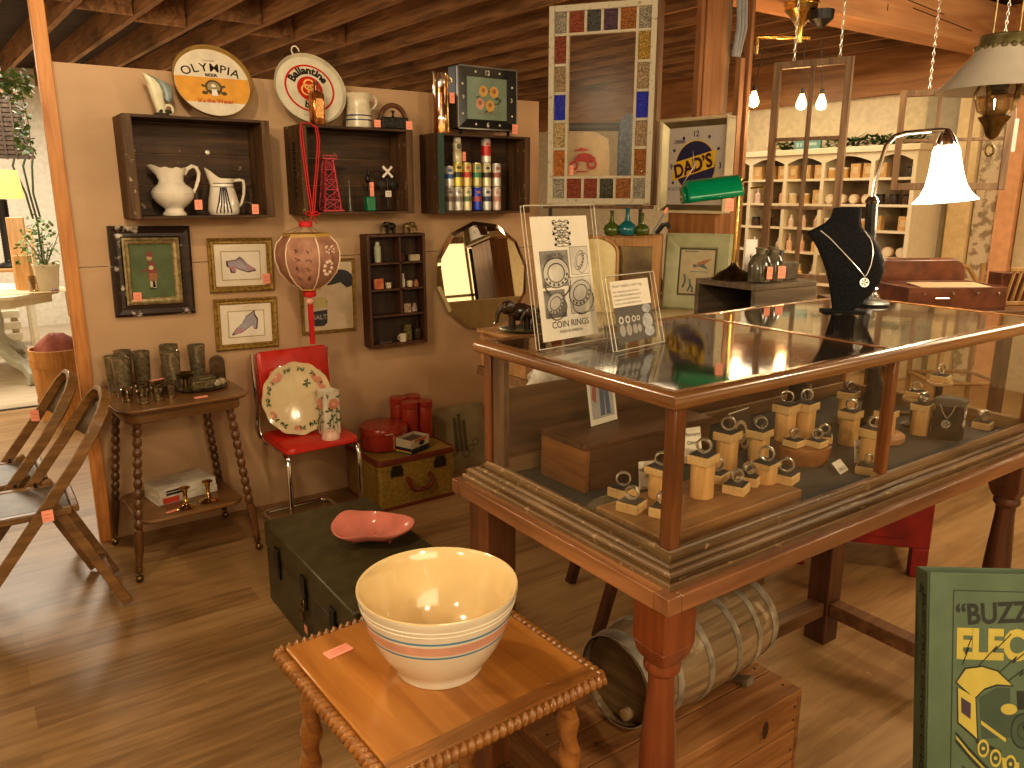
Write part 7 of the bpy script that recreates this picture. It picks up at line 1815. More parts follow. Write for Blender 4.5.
gc = {'c': (.50,.42,.28), 'r': (.42,.09,.03), 'k': (.12,.11,.09), 'p': (.13,.05,.09), 'a': (.50,.18,.03), 'y': (.62,.36,.06), 'n': (.55,.36,.18), 'b': (.03,.05,.60), 'o': (.70,.24,.03), 'g': (.10,.09,.04), 'l': (.72,.50,.20)}
gm = {k_: patterned_glass('textured_glass_'+k_, v) for k_, v in gc.items()}
def pane(x0, x1, z0, z1_, k_):
    mb = MB(); mb.box(x0,x1,.017,.022,z0,z1_); mb.build('coloured_pane', gm[k_], sg, smooth=0)
for i, k_ in enumerate('rkpa'): x0 = cx0+(cx1-cx0)*i/ncol; pane(x0+(bt/2 if i else 0), x0+(cx1-cx0)/ncol-(bt/2 if i < 3 else 0), zi1-bh, zi1, k_)
for i, k_ in enumerate('rrga'): x0 = cx0+(cx1-cx0)*i/ncol; pane(x0+(bt/2 if i else 0), x0+(cx1-cx0)/ncol-(bt/2 if i < 3 else 0), zi0, zi0+bh, k_)
for sd, seq in ((0, 'olbnr'), (1, 'anbny')):   # from the bottom up
    for j, k_ in enumerate(seq):
        z0 = cz0+(cz1-cz0)*j/nrow; x0, x1 = ((xi0,xi0+bwid),(xi1-bwid,xi1))[sd]
        pane(x0, x1, z0+(bt/2 if j else 0), z0+(cz1-cz0)/nrow-(bt/2 if j < 4 else 0), k_)
for x0, x1 in ((xi0,xi0+bwid),(xi1-bwid,xi1)):
    for z0, z1_ in ((zi0,zi0+bh),(zi1-bh,zi1)): pane(x0, x1, z0, z1_, 'c')
mb = MB(); mb.box(cx0,cx1,.018,.021,cz0,cz1); mb.build('clear_pane', M['winglass'], sg, smooth=0)
price_sticker(sg, FACE(cx0+.025,.012,cz0+.03), .022, .05)
mb = MB()
for x in (-W_/2+.03, W_/2-.03): mb.tube([(x,.02,H_),(x,.02,H_+.30)], .003, 6)
mb.build('hanging_wire', M['dbrass'], sg)

# garments on a rail further back, seen through the clear pane
rl = thing('clothes_rail', 'dark metal clothes rail on posts beyond the stained glass window', 'clothes rail', (3.86, 4.46, 0), -35)
mb = MB(); mb.cyl((-.34,0,2.02),(.34,0,2.02),.028); 
for x in (-.33,.33): mb.cyl((x,0,.02),(x,0,2.02),.014); mb.box(x-.02,x+.02,-.2,.2,0,.02)
mb.build('rail', plain('rail_grey', (.08,.075,.065), .5, .3), rl)
def garment(name, label, dx, dy, w_, z0, z1_, mat, art=None):
    r = thing(name, label, 'garment', (3.86+dx*math.cos(R(-35)), 4.46+dx*math.sin(R(-35)), 0), -35)
    mb = MB(); n_ = 16; rings = []
    for z, k_ in ((z0,1.0),(z0+(z1_-z0)*.35,.97),(z0+(z1_-z0)*.7,1.0),(z1_-.05,.92),(z1_,.45)):
        rings.append([(w_/2*k_*math.cos(2*PI*i/n_), dy+.05*math.sin(2*PI*i/n_)+.010*math.sin(5*2*PI*i/n_), z) for i in range(n_)])
    mb.loft(rings); mb.build('cloth', mat, r)
    if art: art(r)
    return r
def shirtprint(r):
    mb = MB(); F = FACE(0,-.070,1.80)
    mb.ringflat(.032,.018, F @ T(-.07,-.05,0), z=0); mb.ringflat(.036,.018, F @ T(.06,-.04,0), z=0); mb.flat([(-.07,-.02),(-.04,.03),(.0,.04),(.05,.03),(.09,.0),(.05,-.03),(-.02,-.02)], F); mb.flat([(-.08,.05),(-.02,.075),(.04,.06),(.0,.05)], F); mb.flat([(-.05,-.085),(.03,-.085),(.03,-.095),(-.05,-.095)], F); mb.build('red_print', plain('print_red', (.50,.05,.05), .7), r, smooth=0)
garment('tee_shirt', 'cream tee shirt with a red printed motif hanging beyond the stained glass window', -.10, -.005, .40, 1.45, 1.985, plain('cream_cotton', (.62,.53,.38), .9), shirtprint)
garment('denim_jacket', 'blue denim jacket hanging beyond the stained glass window', .225, -.06, .17, 1.45, 2.10, mottled('denim', (.075,.105,.16), (.15,.20,.27), 60, .9))

# =================================================== hanging window sashes
sw = wood('sash_grey_wood', (.20,.125,.075), (.40,.27,.165), 'Z', .6, .6)
def sash(name, label, loc, rz, w_, h_, cols, rows, ch):
    r = thing(name, label, 'window sash', loc, rz)
    fw = .036
    mb = MB()
    for x0, x1 in ((-w_/2,-w_/2+fw),(w_/2-fw,w_/2)): mb.box(x0,x1,0,.034,0,h_)
    for z0, z1_ in ((0,fw*1.1),(h_-fw,h_)): mb.box(-w_/2+fw+.0002,w_/2-fw-.0002,0,.034,z0,z1_)
    mb.build('sash_frame', sw, r, .003)
    mb = MB()
    for i in range(1, cols): x = -w_/2+fw+(w_-2*fw)*i/cols; mb.box(x-.010,x+.010,.004,.030,fw,h_-fw)
    for j in range(1, rows): z = fw+(h_-2*fw)*j/rows; mb.box(-w_/2+fw,w_/2-fw,.0055,.0285,z-.009,z+.009)
    mb.build('muntins', sw, r, .002)
    mb = MB(); mb.box(-w_/2+fw-.003,w_/2-fw+.003,.0165,.0185,fw-.003,h_-fw+.003); mb.build('glass_pane', M['winglass'], r, smooth=0)
    mb = MB()
    for x in (-w_/2+.10*w_/.4, w_/2-.07*w_/.4):
        L_ = ch; k_ = int(L_/.022)
        for i in range(k_):
            m_ = T(x,.017,h_+.008+.022*i) @ RZ(90*(i % 2)); mb.tube([(.006*math.cos(t*PI/4),0,.0135*math.sin(t*PI/4)) for t in range(8)], .0022, 5, True, M=m_)
    mb.build('hanging_chain', M['silver'], r); return r
sash('old_window', 'tall six-pane wooden window hanging on chains beside the post', (3.765, 2.665, 1.085), -70, .40, 1.15, 2, 3, .50)
sash('old_window', 'small six-pane wooden window hanging on chains behind the glowing lamp', (4.60, 2.32, 1.575), -60, .57, .545, 3, 2, .62)

# pendant bulbs on a brass fitting
pf = thing('bulb_cluster', 'brass ceiling fitting with four glowing bare filament bulbs on cords', 'lamp', (4.12, 3.02, 2.40), -35)
mb = MB(); mb.lathe([(.09,.20),(.09,.17),(.05,.13),(.02,.08),(.018,0)], None, 24); mb.cyl((-.24,0,.03),(.06,0,.03),.014); mb.cyl((-.24,0,.03),(-.24,0,-.06),.012)
mb.cyl((0,0,.2),(0,0,.21),.10); mb.build('brass_fitting', M['brass'], pf)
mb = MB(); mb.lathe([(.07,.14),(.065,.09),(.03,.06),(.02,.05)], T(.10,-.05,.02), 20); mb.build('dark_cup', M['black'], pf)
BP = ((.045,.0,-.325),(.165,.01,-.325),(-.235,.0,-.31),(-.285,.02,-.375))
for i, (x, y, z) in enumerate(BP):
    mb = MB(); mb.cyl((x,y,z+.06),(x*.8,y,.03),.003,None,6); mb.cyl((x,y,z+.045),(x,y,z+.075),.013,None,12); cd = mb.build('cord', M['black'], pf)
    mb = MB(); mb.lathe([(.012,.045),(.016,.03),(.028,0),(.030,-.018),(.022,-.036),(0,-.044)], T(x,y,z), 16); mb.build('light_bulb', emis('filament_bulb', (1,.62,.25), 15), cd)
ca, sa = math.cos(R(-35)), math.sin(R(-35))
for x, y, z in (BP[0], BP[2]): point(4.12+x*ca-y*sa, 3.02+x*sa+y*ca, 2.40+z-.09, 9, (1,.60,.28), .03)

# oil lamp hanging at the right
ol = thing('hanging_oil_lamp', 'hanging oil lamp with white cone shade and small glass font at the upper right', 'lamp', (3.035, 1.395, 1.75), -35)
opal = plain('opal_white', (.55,.49,.41), .25, coat=.3, v=.03)
mb = MB(); mb.shell([(.076,.296),(.10,.262),(.19,.160),(.200,.150)], None, 48); mb.shell([(.197,.150),(.187,.160),(.098,.259),(.074,.292)], None, 48); mb.build('lamp_shade', opal, ol, smooth=50)
mb = MB(); mb.shell([(.072,.325),(.078,.318),(.080,.300),(.082,.292)], None, 40)
for k_ in range(18): mb.ball((.082*math.cos(2*PI*k_/18), .082*math.sin(2*PI*k_/18), .290), .011, 8)
mb.tube([(.074*math.cos(2*PI*i/30), .074*math.sin(2*PI*i/30), .326) for i in range(30)], .005, 6, True); mb.build('crown_band', mottled('green_brass', (.14,.12,.05), (.26,.23,.12), 30, .4, .6), ol)
mb = MB()
for x in (-.045,.045): mb.tube([(x,0,.33),(x*.9,0,1.0)], .003, 6); mb.beam((x*.95,-.03,.10),(x*1.3,-.03,.205),.008,.012)
mb.build('hanger', M['dbrass'], ol)
mb = MB(); mb.lathe([(.012,.055),(.060,.085),(.072,.12),(.066,.132),(.035,.140),(.028,.150)], None, 28); mb.build('font', thin_glass('lamp_font_glass', (.80,.68,.50), 2.0, .05, .22), ol)
mb = MB(); mb.lathe([(.005,-.012),(.020,.0),(.030,.03),(.048,.058),(.052,.064),(.03,.070)], None, 24)
mb.tube([(-.075,0,.12),(-.078,0,.14),(-.05,0,.20)], .005, 6); mb.tube([(.075,0,.12),(.080,0,.14),(.05,0,.20)], .005, 6); mb.build('brass_base', M['dbrass'], ol)
mb = MB(); mb.lathe([(.028,.150),(.034,.160),(.030,.185),(.022,.200),(.014,.215)], None, 20); mb.ball((0,0,.215),.028,14); mb.build('burner', plain('burner_grey', (.20,.19,.17), .3, .6), ol)
mb = MB(); mb.tube([(0,0,-.012),(0,0,-.03)],.002,5); mb.tube([(.014*math.cos(t*PI/7),0,-.048+.018*math.sin(t*PI/7)) for t in range(14)], .005, 6, True); mb.build('finial_ring', M['dbrass'], ol)
mb = MB(); mb.prism(rrect(.014,.11,.004,2), .001, FACE(.050,-.05,.0)); mb.tube([(.05,-.045,.05),(.055,-.02,.13)], .001, 4); mb.build('paper_tag', M['paper'], ol, smooth=0)
price = None

# =================================================== right rear: table with leather case, bamboo
dt = thing('dark_table', 'dark wooden table at the right rear carrying the brown leather case', 'table', (4.30, 2.05, 0), -33)
mb = MB(); mb.box(-.55,.62,-.26,.45,.955,.985); mb.build('table_top', wdx, dt, .003)
for x in (-.50,.57):
    for y in (-.2,.39): mb = MB(); mb.box(x-.03,x+.03,y-.03,y+.03,0,.9545); mb.build('leg', wdz, dt, .003)
br_l = mottled('brown_leather', (.10,.028,.012), (.19,.06,.028), 14, .38, coat=.2)
ls = thing('leather_case', 'open brown leather suitcase with papers at the right behind the counter', 'suitcase', (4.14, 2.06, .9855), -30)
mb = MB(); mb.box(-.26,.26,-.16,.16,0,.006); 
for x0, x1, y0, y1 in ((-.26,.26,-.16,-.152),(-.26,.26,.152,.16),(-.26,-.252,-.1518,.1518),(.252,.26,-.1518,.1518)): mb.box(x0,x1,y0,y1,.0062,.115)
mb.build('body', br_l, ls, .004)
mb = MB(); mb.loft([[(x, .166+.0*y, .125+y) for x, y in rrect(.50,.20,.07,6)], [(x*.98, .225, .135+y*.98) for x, y in rrect(.50,.20,.07,6)]]); mb.build('lid', br_l, ls, .006)
mb = MB()
for x in (-.18,-.03,.10,.21): mb.ball((x,-.164,.085), .008, 8)
mb.cyl((-.12,-.163,.06),(-.05,-.163,.06),.006); mb.build('metal_studs', M['chrome'], ls)
mb = MB(); mb.prism([(-.16,-.10),(.20,-.12),(.22,.05),(-.14,.07)], .004, T(0,0,.112) @ RX(2)); mb.build('paper_sheet', plain('case_paper', (.62,.47,.30), .7), ls, smooth=0)
mb = MB(); mb.box(-.25,.25,-.15,.15,.0065,.108); mb.build('lining', plain('case_lining', (.16,.06,.03), .8), ls)
bam = wood('bamboo', (.34,.19,.07), (.52,.33,.14), 'Z', .8, .4)
bc = thing('bamboo_chair', 'bamboo chair with arched back standing at the right rear', 'chair', (5.62, 2.62, 0), -35)
mb = MB()
for x in (-.22,.22): mb.cyl((x,.18,0),(x,.20,1.08),.018)
for x in (-.22,.22): mb.cyl((x,-.2,0),(x,-.2,.64),.018)
mb.tube([(-.20,.20,.80),(-.19,.20,.95),(-.12,.20,1.05),(0,.20,1.09),(.12,.20,1.05),(.19,.20,.95),(.20,.20,.80)], .016, 8)
mb.cyl((-.22,.2,.78),(.22,.2,.78),.014); mb.cyl((0,.2,.78),(0,.2,1.08),.010)
for z in (.3,.62):
    for y in (-.2,.18): mb.cyl((-.22,y,z),(.22,y,z),.014)
    for x in (-.22,.22): mb.cyl((x,-.2,z),(x,.18,z),.014)
mb.build('bamboo_frame', bam, bc)
mb = MB(); mb.box(-.23,.23,-.21,.19,.64,.665); mb.build('seat', plain('rush_seat', (.42,.30,.15), .8), bc, .004)
sb2 = thing('slatted_rack', 'slatted bamboo magazine rack beside the leather case at the right edge', 'rack', (4.56, 1.80, .9855), -33)
mb = MB()
for i in range(7): mb.beam((-.13+.036*i,0,.01),(-.08+.036*i,.02,.185),.013,.010)
mb.beam((-.15,0,.012),(.15,0,.012),.02,.02); mb.beam((-.11,.02,.185),(.18,.02,.185),.02,.02); mb.build('front_slats', bam, sb2, .002)
mb = MB(); mb.box(-.13,.16,.045,.16,0,.165); mb.build('box', br_l, sb2, .003)
r = thing('white_tag_card', 'white octagonal paper tag on the bamboo chair back', 'tag', (5.57, 2.70, .93), -35)
mb = MB(); mb.prism(circ(.05, 8), .002, FACE(0,-.03,0)); mb.build('card', M['paper'], r, smooth=0)

# =================================================== white shelving on the right wall
shp = plain('shelf_white', (.72,.62,.45), .5, v=.03)
sv = thing('shelf_unit', 'long white wall shelving stocked with soaps and candles on the far right wall', 'shelving', (6.62, 0, 0))
XF, XB = -.22, .27
ys = [3.50, 3.86, 4.33, 4.72, 5.12, 5.50]
zs = [.30, .52, .76, 1.035, 1.255, 1.47, 1.69]
for y in ys: mb = MB(); mb.box(XF,XB,y-.018,y+.018,0,1.90); mb.build('upright', shp, sv, .002)
for z in zs:
    mb = MB(); mb.box(XF+.005,XB,3.52,5.48,z-.022,z); mb.build('shelf_board', shp, sv, .002)
mb = MB(); mb.box(XB-.01,XB,3.50,5.50,0,1.90); mb.build('back_board', plain('shelf_back', (.46,.38,.26), .7), sv)
mb = MB(); mb.box(XF-.02,XB,3.46,5.54,1.90,1.95); mb.build('cornice', shp, sv, .004)
for y0, y1 in zip(ys, ys[1:]):
    mb = MB(); n_ = 10; L_ = y1-y0-.037
    pts = [(0,0),(L_,0),(L_,-.075)] + [(L_-L_*i/n_, -.075+.05*math.sin(PI*i/n_)) for i in range(1, n_)] + [(0,-.075)]
    mb.prism(pts, .012, T(XF+.012, y1-.0185, 1.899) @ RZ(-90) @ RX(90)); mb.build('arched_valance', shp, sv, smooth=0)
gr = plain('fern_green', (.05,.11,.025), .8); rn = random.Random(2)
mb = MB()
for i in range(1000):
    y = rn.uniform(3.55,4.95); 
    if 4.40 < y < 4.72: continue
    x = rn.uniform(-.16,.05); z = 1.955+rn.uniform(0,.07); a_ = rn.uniform(0,2*PI); e = rn.uniform(.04,.09)
    p_ = Vector((6.62+x,y,z)); q_ = p_+Vector((e*math.cos(a_),e*1.6*math.sin(a_),rn.uniform(-.02,.045))); n2 = Vector((-math.sin(a_),math.cos(a_),0))*.014
    mb.add([p_, (p_+q_)/2+n2, q_, (p_+q_)/2-n2], [(0,1,2,3)])
tag(mb.build('garland', gr, None, smooth=0), 'green leafy garland lying along the top of the white shelving', 'garland')
r = thing('teal_sign', 'teal wooden sign board standing on top of the white shelving', 'sign', (6.50, 4.58, 1.951), -90)
mb = MB(); mb.box(-.14,.14,-.01,.02,0,.10); mb.build('board', plain('teal_paint', (.12,.25,.25), .6), r, .003)
mb = MB(); mb.flat([(-.11,.025),(-.085,.025),(-.085,.065),(-.11,.065)], FACE(0,-.0108,0)); mb.flat([(-.07,.03),(-.05,.03),(-.05,.06),(-.07,.06)], FACE(0,-.0108,0)); mb.flat([(-.02,.035),(.10,.035),(.10,.06),(-.02,.06)], FACE(0,-.0108,0)); mb.build('faded_marks', plain('teal_pale', (.35,.45,.42), .6), r, smooth=0)
# stock on the shelves
kinds = {
 'soap_bottle': ('pump soap bottle', 'bottle', [[(.026,0),(.028,.004),(.028,.085),(.010,.100),(.010,.112),(.014,.114),(.014,.124)], [(.005,.124),(.005,.150),(.016,.150),(.016,.156)]], [(.80,.52,.36),(.72,.42,.30),(.82,.50,.18),(.70,.52,.46)]),
 'candle_jar': ('lidded candle jar', 'candle', [[(.036,0),(.038,.004),(.038,.070),(.034,.074)], [(.039,.0745),(.039,.092),(.0,.093)]], [(.72,.56,.34),(.60,.36,.12),(.70,.48,.22)]),
 'lotion_bottle': ('short lotion bottle', 'bottle', [[(.024,0),(.026,.004),(.026,.070),(.014,.082)], [(.013,.0825),(.013,.110),(0,.111)]], [(.72,.50,.42),(.75,.58,.48),(.66,.44,.36)]),
 'kraft_box': ('brown carton', 'box', None, [(.50,.30,.12),(.56,.34,.14)]),
 'dark_jar': ('dark glass jar', 'jar', [[(.036,0),(.038,.004),(.038,.062),(.034,.066)], [(.037,.0665),(.037,.084),(0,.085)]], [(.05,.035,.03),(.09,.05,.04)]),
 'round_tin': ('round tin on edge', 'tin', None, [(.62,.42,.26),(.70,.52,.36)])}
protos = {}
def stock(kind, y, z, ci, x=None, lab=''):
    nm, cat, pr, cols = kinds[kind]; ci %= len(cols); key = (kind, ci)
    x = 6.62+XF+.055 if x is None else x
    if key in protos: o = dup(protos[key], (x, y, z))
    else:
        o = thing(kind, '', cat, (x, y, z)); mt = plain(kind+'_%d' % ci, cols[ci], .35)
        if pr:
            mb = MB(); mb.lathe(pr[0], None, 14); mb.build('body', mt, o)
            mb = MB(); mb.lathe(pr[1], None, 12); mb.build('cap', shp if kind != 'dark_jar' else M['black'], o)
        elif kind == 'kraft_box':
            mb = MB(); mb.box(-.03,.03,-.045,.045,0,.120); mb.build('carton', mt, o, .002); mb = MB(); mb.box(-.0312,-.0302,-.025,.025,.035,.09); mb.build('label', plain('kraft_label', (.62,.46,.26), .7), o)
        else:
            mb = MB(); mb.lathe([(.040,-.025),(.042,-.022),(.042,.022),(.040,.025)], T(0,0,.0425) @ RY(90), 20); mb.build('tin', mt, o)
            mb = MB(); mb.flat(circ(.030, 18), T(-.0262,0,.0425) @ RY(-90), 0, 0); mb.build('label', shp, o, smooth=0)
        protos[key] = o
    o['label'] = nm + lab; o['category'] = cat; o['group'] = nm + ' on the white shelving'
    return o
bays = [('first bay from right', 3.50, 3.86), ('second bay from right', 3.86, 4.33), ('third bay from right', 4.33, 4.72), ('fourth bay from right', 4.72, 5.12)]
plan = {1.69: ['kraft_box', 'dark_jar kraft_box candle_jar', 'kraft_box candle_jar', 'kraft_box'], 1.47: ['dark_jar', 'round_tin', 'candle_jar kraft_box', 'soap_bottle'],
        1.255: ['kraft_box', 'candle_jar', 'soap_bottle', 'dark_jar'], 1.035: ['round_tin', 'kraft_box', 'lotion_bottle', 'lotion_bottle'], .76: ['lotion_bottle','candle_jar','soap_bottle','candle_jar'], .52: ['dark_jar','kraft_box','candle_jar','kraft_box']}
plan[1.69] = ['kraft_box dark_jar', 'candle_jar kraft_box', 'kraft_box', 'kraft_box']; plan[1.255][2] = 'lotion_bottle'; plan[1.035][2] = 'soap_bottle'
znames = {1.69:'top shelf',1.47:'second shelf',1.255:'third shelf',1.035:'fourth shelf',.76:'fifth shelf',.52:'sixth shelf'}
ci = 0
for z, row in plan.items():
    for (bn, y0, y1), ks in zip(bays, row):
        ks = ks.split(); n_ = int((y1-y0-.06)/(.088 if ks[0] not in ('kraft_box',) else .105))
        pos = ('left end','second from left','third from left','fourth from left','fifth from left')
        for i in range(n_):
            kd = ks[i*len(ks)//n_]; ci += 1
            stock(kd, y1-.065-(y1-y0-.12)*i/max(1, n_-1), z+.0005, ci if kd == 'soap_bottle' else ci//3, None, ', white shelving %s, %s, %s' % (znames[z], bn, pos[i]))
# trim pieces of the right wall
for x0, y0, y1, z1_, mt, nm in ((6.86,3.70,3.40+.02,2.40,plain('grey_panel',(.34,.29,.21),.8),'trim_9'),(6.80,3.40,3.22,2.40,plain('yellow_post',(.66,.50,.27),.6),'trim_10'),(6.84,3.21,3.03,2.40,mottled('scrolled_wallpaper',(.30,.22,.14),(.58,.47,.33),14,.8,lo=.42,hi=.5),'trim_11'),(6.80,3.02,2.88,2.40,plain('peach_post',(.62,.32,.16),.6),'trim_12'),(6.85,2.87,.2,2.40,plain('tan_panel',(.50,.40,.25),.8),'trim_13')):
    mb = MB(); mb.box(x0,6.899,y1,y0,0,z1_); struct(nm, mb, mt, .002)
# brown chest and pale post glimpsed under the counter
bc2 = thing('brown_chest', 'reddish-brown slatted chest glimpsed under the counter behind the keg', 'chest', (2.42, 1.97, 0), -3)
mb = MB(); mb.box(-.30,.10,-.15,.15,.06,.50); mb.build('body', wood('chest_brown', (.12,.045,.018), (.24,.10,.04), 'Z', 1.2, .5), bc2, .004)
mb = MB(); mb.box(-.31,.11,-.16,.16,0,.0595); mb.build('plinth', wdx, bc2, .003)
mb = MB(); mb.ball((.06,-.158,.30),.012,10); mb.build('knob', M['dbrass'], bc2)

# =================================================== far left corner through the gap
wp = plain('ivory_paint', (.66,.58,.42), .45, v=.03)
dp_ = thing('pedestal_table', 'ivory painted octagonal table on curled scroll feet far at the left', 'table', (.06, 8.18, 0))
mb = MB(); mb.prism(circ(.66, 8, a0=22.5, a1=382.5), .035, T(0,0,.705)); mb.build('table_top', wp, dp_, .008)
mb = MB(); mb.prism(circ(.60, 8, a0=22.5, a1=382.5), .07, T(0,0,.634)); mb.build('apron', wp, dp_, .01)
gl = plain('grey_green_paint', (.42,.42,.34), .5)
for sx_, sy_ in ((1,-1),(1,1),(-1,-1),(-1,1)):
    mb = MB(); mb.strap([(sx_*.10,sy_*.18,.63),(sx_*.12,sy_*.24,.50),(sx_*.11,sy_*.26,.38),(sx_*.14,sy_*.32,.26),(sx_*.21,sy_*.46,.18),(sx_*.28,sy_*.58,.14),(sx_*.31,sy_*.66,.08),(sx_*.30,sy_*.66,.03),(sx_*.285,sy_*.62,.012)], .09, .07, (sx_*1.0,-sy_*.45,0)); mb.build('scroll_leg', gl, dp_, .01, smooth=60)
tc_ = thing('table_runner', 'cream cloth runner hanging over the right end of the ivory table', 'cloth', (.06, 8.18, .7405))
mb = MB(); mb.strap([(.10,-.28,.003),(.57,-.28,.003),(.665,-.28,.002),(.672,-.28,-.02),(.675,-.28,-.26)], .40, .004, (0,1,0)); mb.build('cloth', plain('runner_cream', (.68,.52,.30), .85), tc_, smooth=40)
pt = thing('potted_ivy', 'trailing green plant in a cream box planter on the ivory table', 'potted plant', (.590, 7.86, .7465))
mb = MB(); mb.loft([[(x, y, z) for x, y in rrect(w_, w_, .012, 3)] for w_, z in ((.15,0),(.19,.20),(.20,.205),(.20,.225),(.18,.225),(.175,.19))], cap=False); mb.flat(rrect(.17,.17,.012), None, 0, .19); mb.build('pot', wp, pt)
rn = random.Random(6); mb = MB()
for i in range(170):
    a_ = rn.uniform(0,2*PI); rr = rn.uniform(.0,.20); z = .22+rn.uniform(0,.42)*(1-rr*1.6); p_ = Vector((rr*math.cos(a_)-.02, rr*math.sin(a_), z)); s_ = rn.uniform(.02,.042); d = Vector((rn.uniform(-1,1),rn.uniform(-1,1),rn.uniform(-.6,.8))).normalized(); n2 = d.cross(Vector((rn.uniform(-1,1),rn.uniform(-1,1),1))).normalized()*s_*.5
    mb.add([p_, p_+d*s_*.6+n2, p_+d*s_*1.3, p_+d*s_*.6-n2], [(0,1,2,3)])
mb.build('leaves', mottled('ivy_green', (.04,.09,.02), (.14,.22,.05), 30, .6), pt, smooth=0)
mb = MB()
for i in range(12): a_ = i*.52; mb.tube([(0,0,.19),(.08*math.cos(a_),.08*math.sin(a_),.36),(.14*math.cos(a_),.14*math.sin(a_),.50-.1*(i % 3))], .003, 5)
mb.build('stems', plain('stem_green', (.10,.12,.04), .7), pt)
r = thing('wooden_block', 'tall honey coloured wooden block standing left of the planter', 'block', (.435, 8.02, .7405), -20)
mb = MB(); mb.box(-.06,.06,-.05,.05,0,.30); mb.build('front_block', wood('block_honey', (.52,.28,.10), (.72,.44,.19), 'Z', .7, .5), r, .004)
mb = MB(); mb.box(-.10,.03,.0505,.10,0,.62); mb.build('back_block', wood('block_peach', (.58,.34,.16), (.76,.50,.27), 'Z', .7, .5), r, .004)
r = thing('glass_vase', 'small clear glass vase beside the planter', 'vase', (.475, 7.80, .7405)); mb = MB(); mb.shell([(.03,0),(.035,.02),(.03,.14)], None, 18); mb.build('body', M['smoke'], r)
mb = MB(); mb.flat(circ(.032, 18), None, 0, .002); mb.build('bottom', plain('vase_bottom', (.4,.36,.28), .3), r, smooth=0)
r = thing('patterned_cloth', 'small folded purple patterned cloth on the ivory table edge', 'cloth', (.655, 7.80, .7455)); mb = MB(); mb.box(-.06,.0,-.08,.08,0,.02); mb.build('cloth', mottled('purple_pattern', (.14,.08,.12), (.50,.38,.36), 60, .8), r, .005)
lt = thing('lamp_table', 'wooden topped table holding the black lamp at the far left', 'table', (.10, 9.30, 0))
mb = MB(); mb.box(-.5,.46,-.25,.35,.82,.85); mb.build('table_top', wood('lamp_table_wood', (.40,.20,.07), (.58,.32,.13), 'X', .6, .5), lt, .004)
for x in (-.46,.42):
    for y in (-.2,.3): mb = MB(); mb.box(x-.025,x+.025,y-.025,y+.025,0,.8195); mb.build('leg', wp, lt, .003)
tl = thing('table_lamp', 'table lamp with black ribbed column and glowing yellow shade at the left edge', 'lamp', (.40, 9.24, .8505))
mb = MB(); mb.lathe([(.12,0),(.12,.02),(.09,.04),(.05,.055),(.05,.07)] + [(.046+.004*(i % 2), .075+.014*i) for i in range(42)] + [(.02,.67)], None, 20); mb.build('column', M['black'], tl)
mb = MB(); mb.shell([(.20,.66),(.17,.93)], None, 32); mb.shell([(.168,.93),(.198,.66)], None, 32); mb.build('lamp_shade', emis('shade_glow', (.62,.40,.13), .7), tl)
r = thing('gilt_frame', 'small empty gilt picture frame standing behind the black lamp', 'frame', (.53, 9.42, .8505), -35)
mb = MB()
for x0, x1, z0, z1_ in ((-.11,-.085,0,.36),(.085,.11,0,.36),(-.0848,.0848,0,.025),(-.0848,.0848,.335,.36)): mb.box(x0,x1,0,.02,z0,z1_)
mb.build('frame', wood('light_gilt', (.62,.40,.18), (.80,.58,.30), 'Z', 1, .4), r, .002)
bs = thing('bushel_basket', 'tall wooden stave bucket holding a dusty red cloth left of the partition', 'basket', (.475, 6.30, 0))
st_ = wood('stave_honey', (.46,.22,.06), (.66,.36,.12), 'Z', .9, .5)
mb = MB(); mb.shell([(.15,0),(.185,.50)], None, 18); mb.shell([(.172,.50),(.14,.012)], None, 18); mb.flat(circ(.15, 18), None, 0, .012); mb.ringflat(.185,.172, None, z=.50, n=18); mb.build('staves', st_, bs, smooth=20)
mb = MB(); mb.shell([(.160,.10),(.163,.10),(.166,.14),(.163,.14)], None, 32); mb.shell([(.180,.38),(.183,.38),(.186,.42),(.183,.42)], None, 32); mb.build('band', st_, bs)
crumple('red_cloth', 'dusty red cloth bundled in the top of the stave bucket', 'cloth', .475, 6.30, .425, .155, .155, .17, mottled('dusty_red', (.22,.06,.04), (.38,.14,.10), 9, .9), 0)
sl = thing('slatted_crate', 'white slatted low bench under the ivory table', 'bench', (-.02, 8.95, 0))
mb = MB()
for i in range(4): mb.box(-.4,.42,-.02,.02,.06+.11*i,.13+.11*i)
for x in (-.35,.37): mb.box(x-.03,x+.03,.021,.06,0,.5)
mb.build('slats', wp, sl, .003)
wb_ = thing('wicker_panel', 'dark woven wicker basket hanging high at the far left', 'basket', (.46, 8.60, 1.86), -20)
mb = MB()
for i in range(14): mb.beam((-.36,0,.02+.040*i),(.14+.012*(13-i)*.6,0,.02+.040*i),.010,.030)
for i in range(7): mb.box(-.34+.085*i,-.325+.085*i,-.012,.012,0,.56)
mb.build('weave', mottled('wicker_dark', (.03,.018,.012), (.075,.048,.028), 40, .8), wb_)
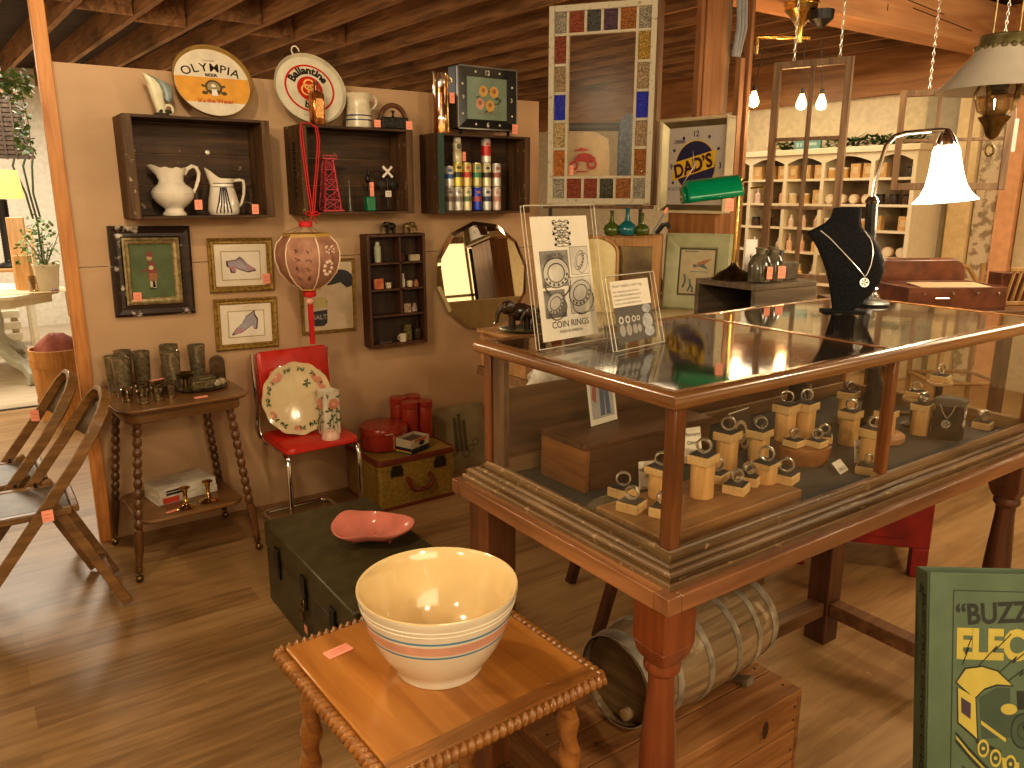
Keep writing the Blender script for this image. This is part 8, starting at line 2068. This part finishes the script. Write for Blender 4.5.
mb = MB(); mb.box(-.34,.16,.013,.02,.02,.57); mb.beam((-.40,0,.575),(.14,0,.575),.03,.025); mb.tube([(-.2,0,.585),(-.2,0,.89)], .004, 5); mb.tube([(.05,0,.585),(.05,0,.89)], .004, 5); mb.build('rim', wdx, wb_)
iv = thing('hanging_ivy', 'green leafy garland hanging high beside the partition stud', 'garland', (.44, 7.2, 2.30))
rn = random.Random(9); mb = MB()
for i in range(330):
    if i < 230: p_ = Vector((rn.uniform(-.30,.16), rn.uniform(-.08,.08), rn.uniform(-.02,.16)))
    else: p_ = Vector((rn.uniform(.02,.14), rn.uniform(-.05,.05), rn.uniform(-.42,.05)))
    s_ = rn.uniform(.025,.05); d = Vector((rn.uniform(-1,1),rn.uniform(-1,1),rn.uniform(-1,.4))).normalized(); n2 = d.cross(Vector((rn.uniform(-1,1),rn.uniform(-1,1),1))).normalized()*s_*.5
    mb.add([p_, p_+d*s_*.6+n2, p_+d*s_*1.3, p_+d*s_*.6-n2], [(0,1,2,3)])
mb.build('leaves', mottled('garland_green', (.05,.10,.02), (.20,.28,.08), 30, .6), iv, smooth=0)
mb = MB(); mb.tube([(-.30,0,.05),(0,0,.08),(.16,0,.05)], .008, 6); mb.tube([(0,0,.08),(0,0,.45)], .003, 5); mb.tube([(.10,0,.06),(.12,0,-.25),(.11,0,-.42)], .003, 5); mb.build('vine', plain('vine_brown', (.12,.09,.04), .8), iv)
r = thing('wire_stand', 'thin dark wire plant stand with curled stems against the far pale wall', 'stand', (.66, 9.47, .8505)); r.scale = (1.1,1.1,1.15)
mb = MB()
for x0, x1, c_ in ((.0,-.10,.05),(.03,-.02,.06),(.06,.05,.03)): mb.tube([(x0,0,.40),(x0-.03,0,.62),(x1,0,.85),(x1+c_,0,1.0),(x1+c_*1.6,0,.95)], .009, 6)
mb.cyl((.03,0,0),(.03,0,.42),.008); mb.cyl((.03,0,0),(.03,0,.006),.05); mb.build('wire', plain('dark_green_wire', (.03,.04,.02), .5), r)
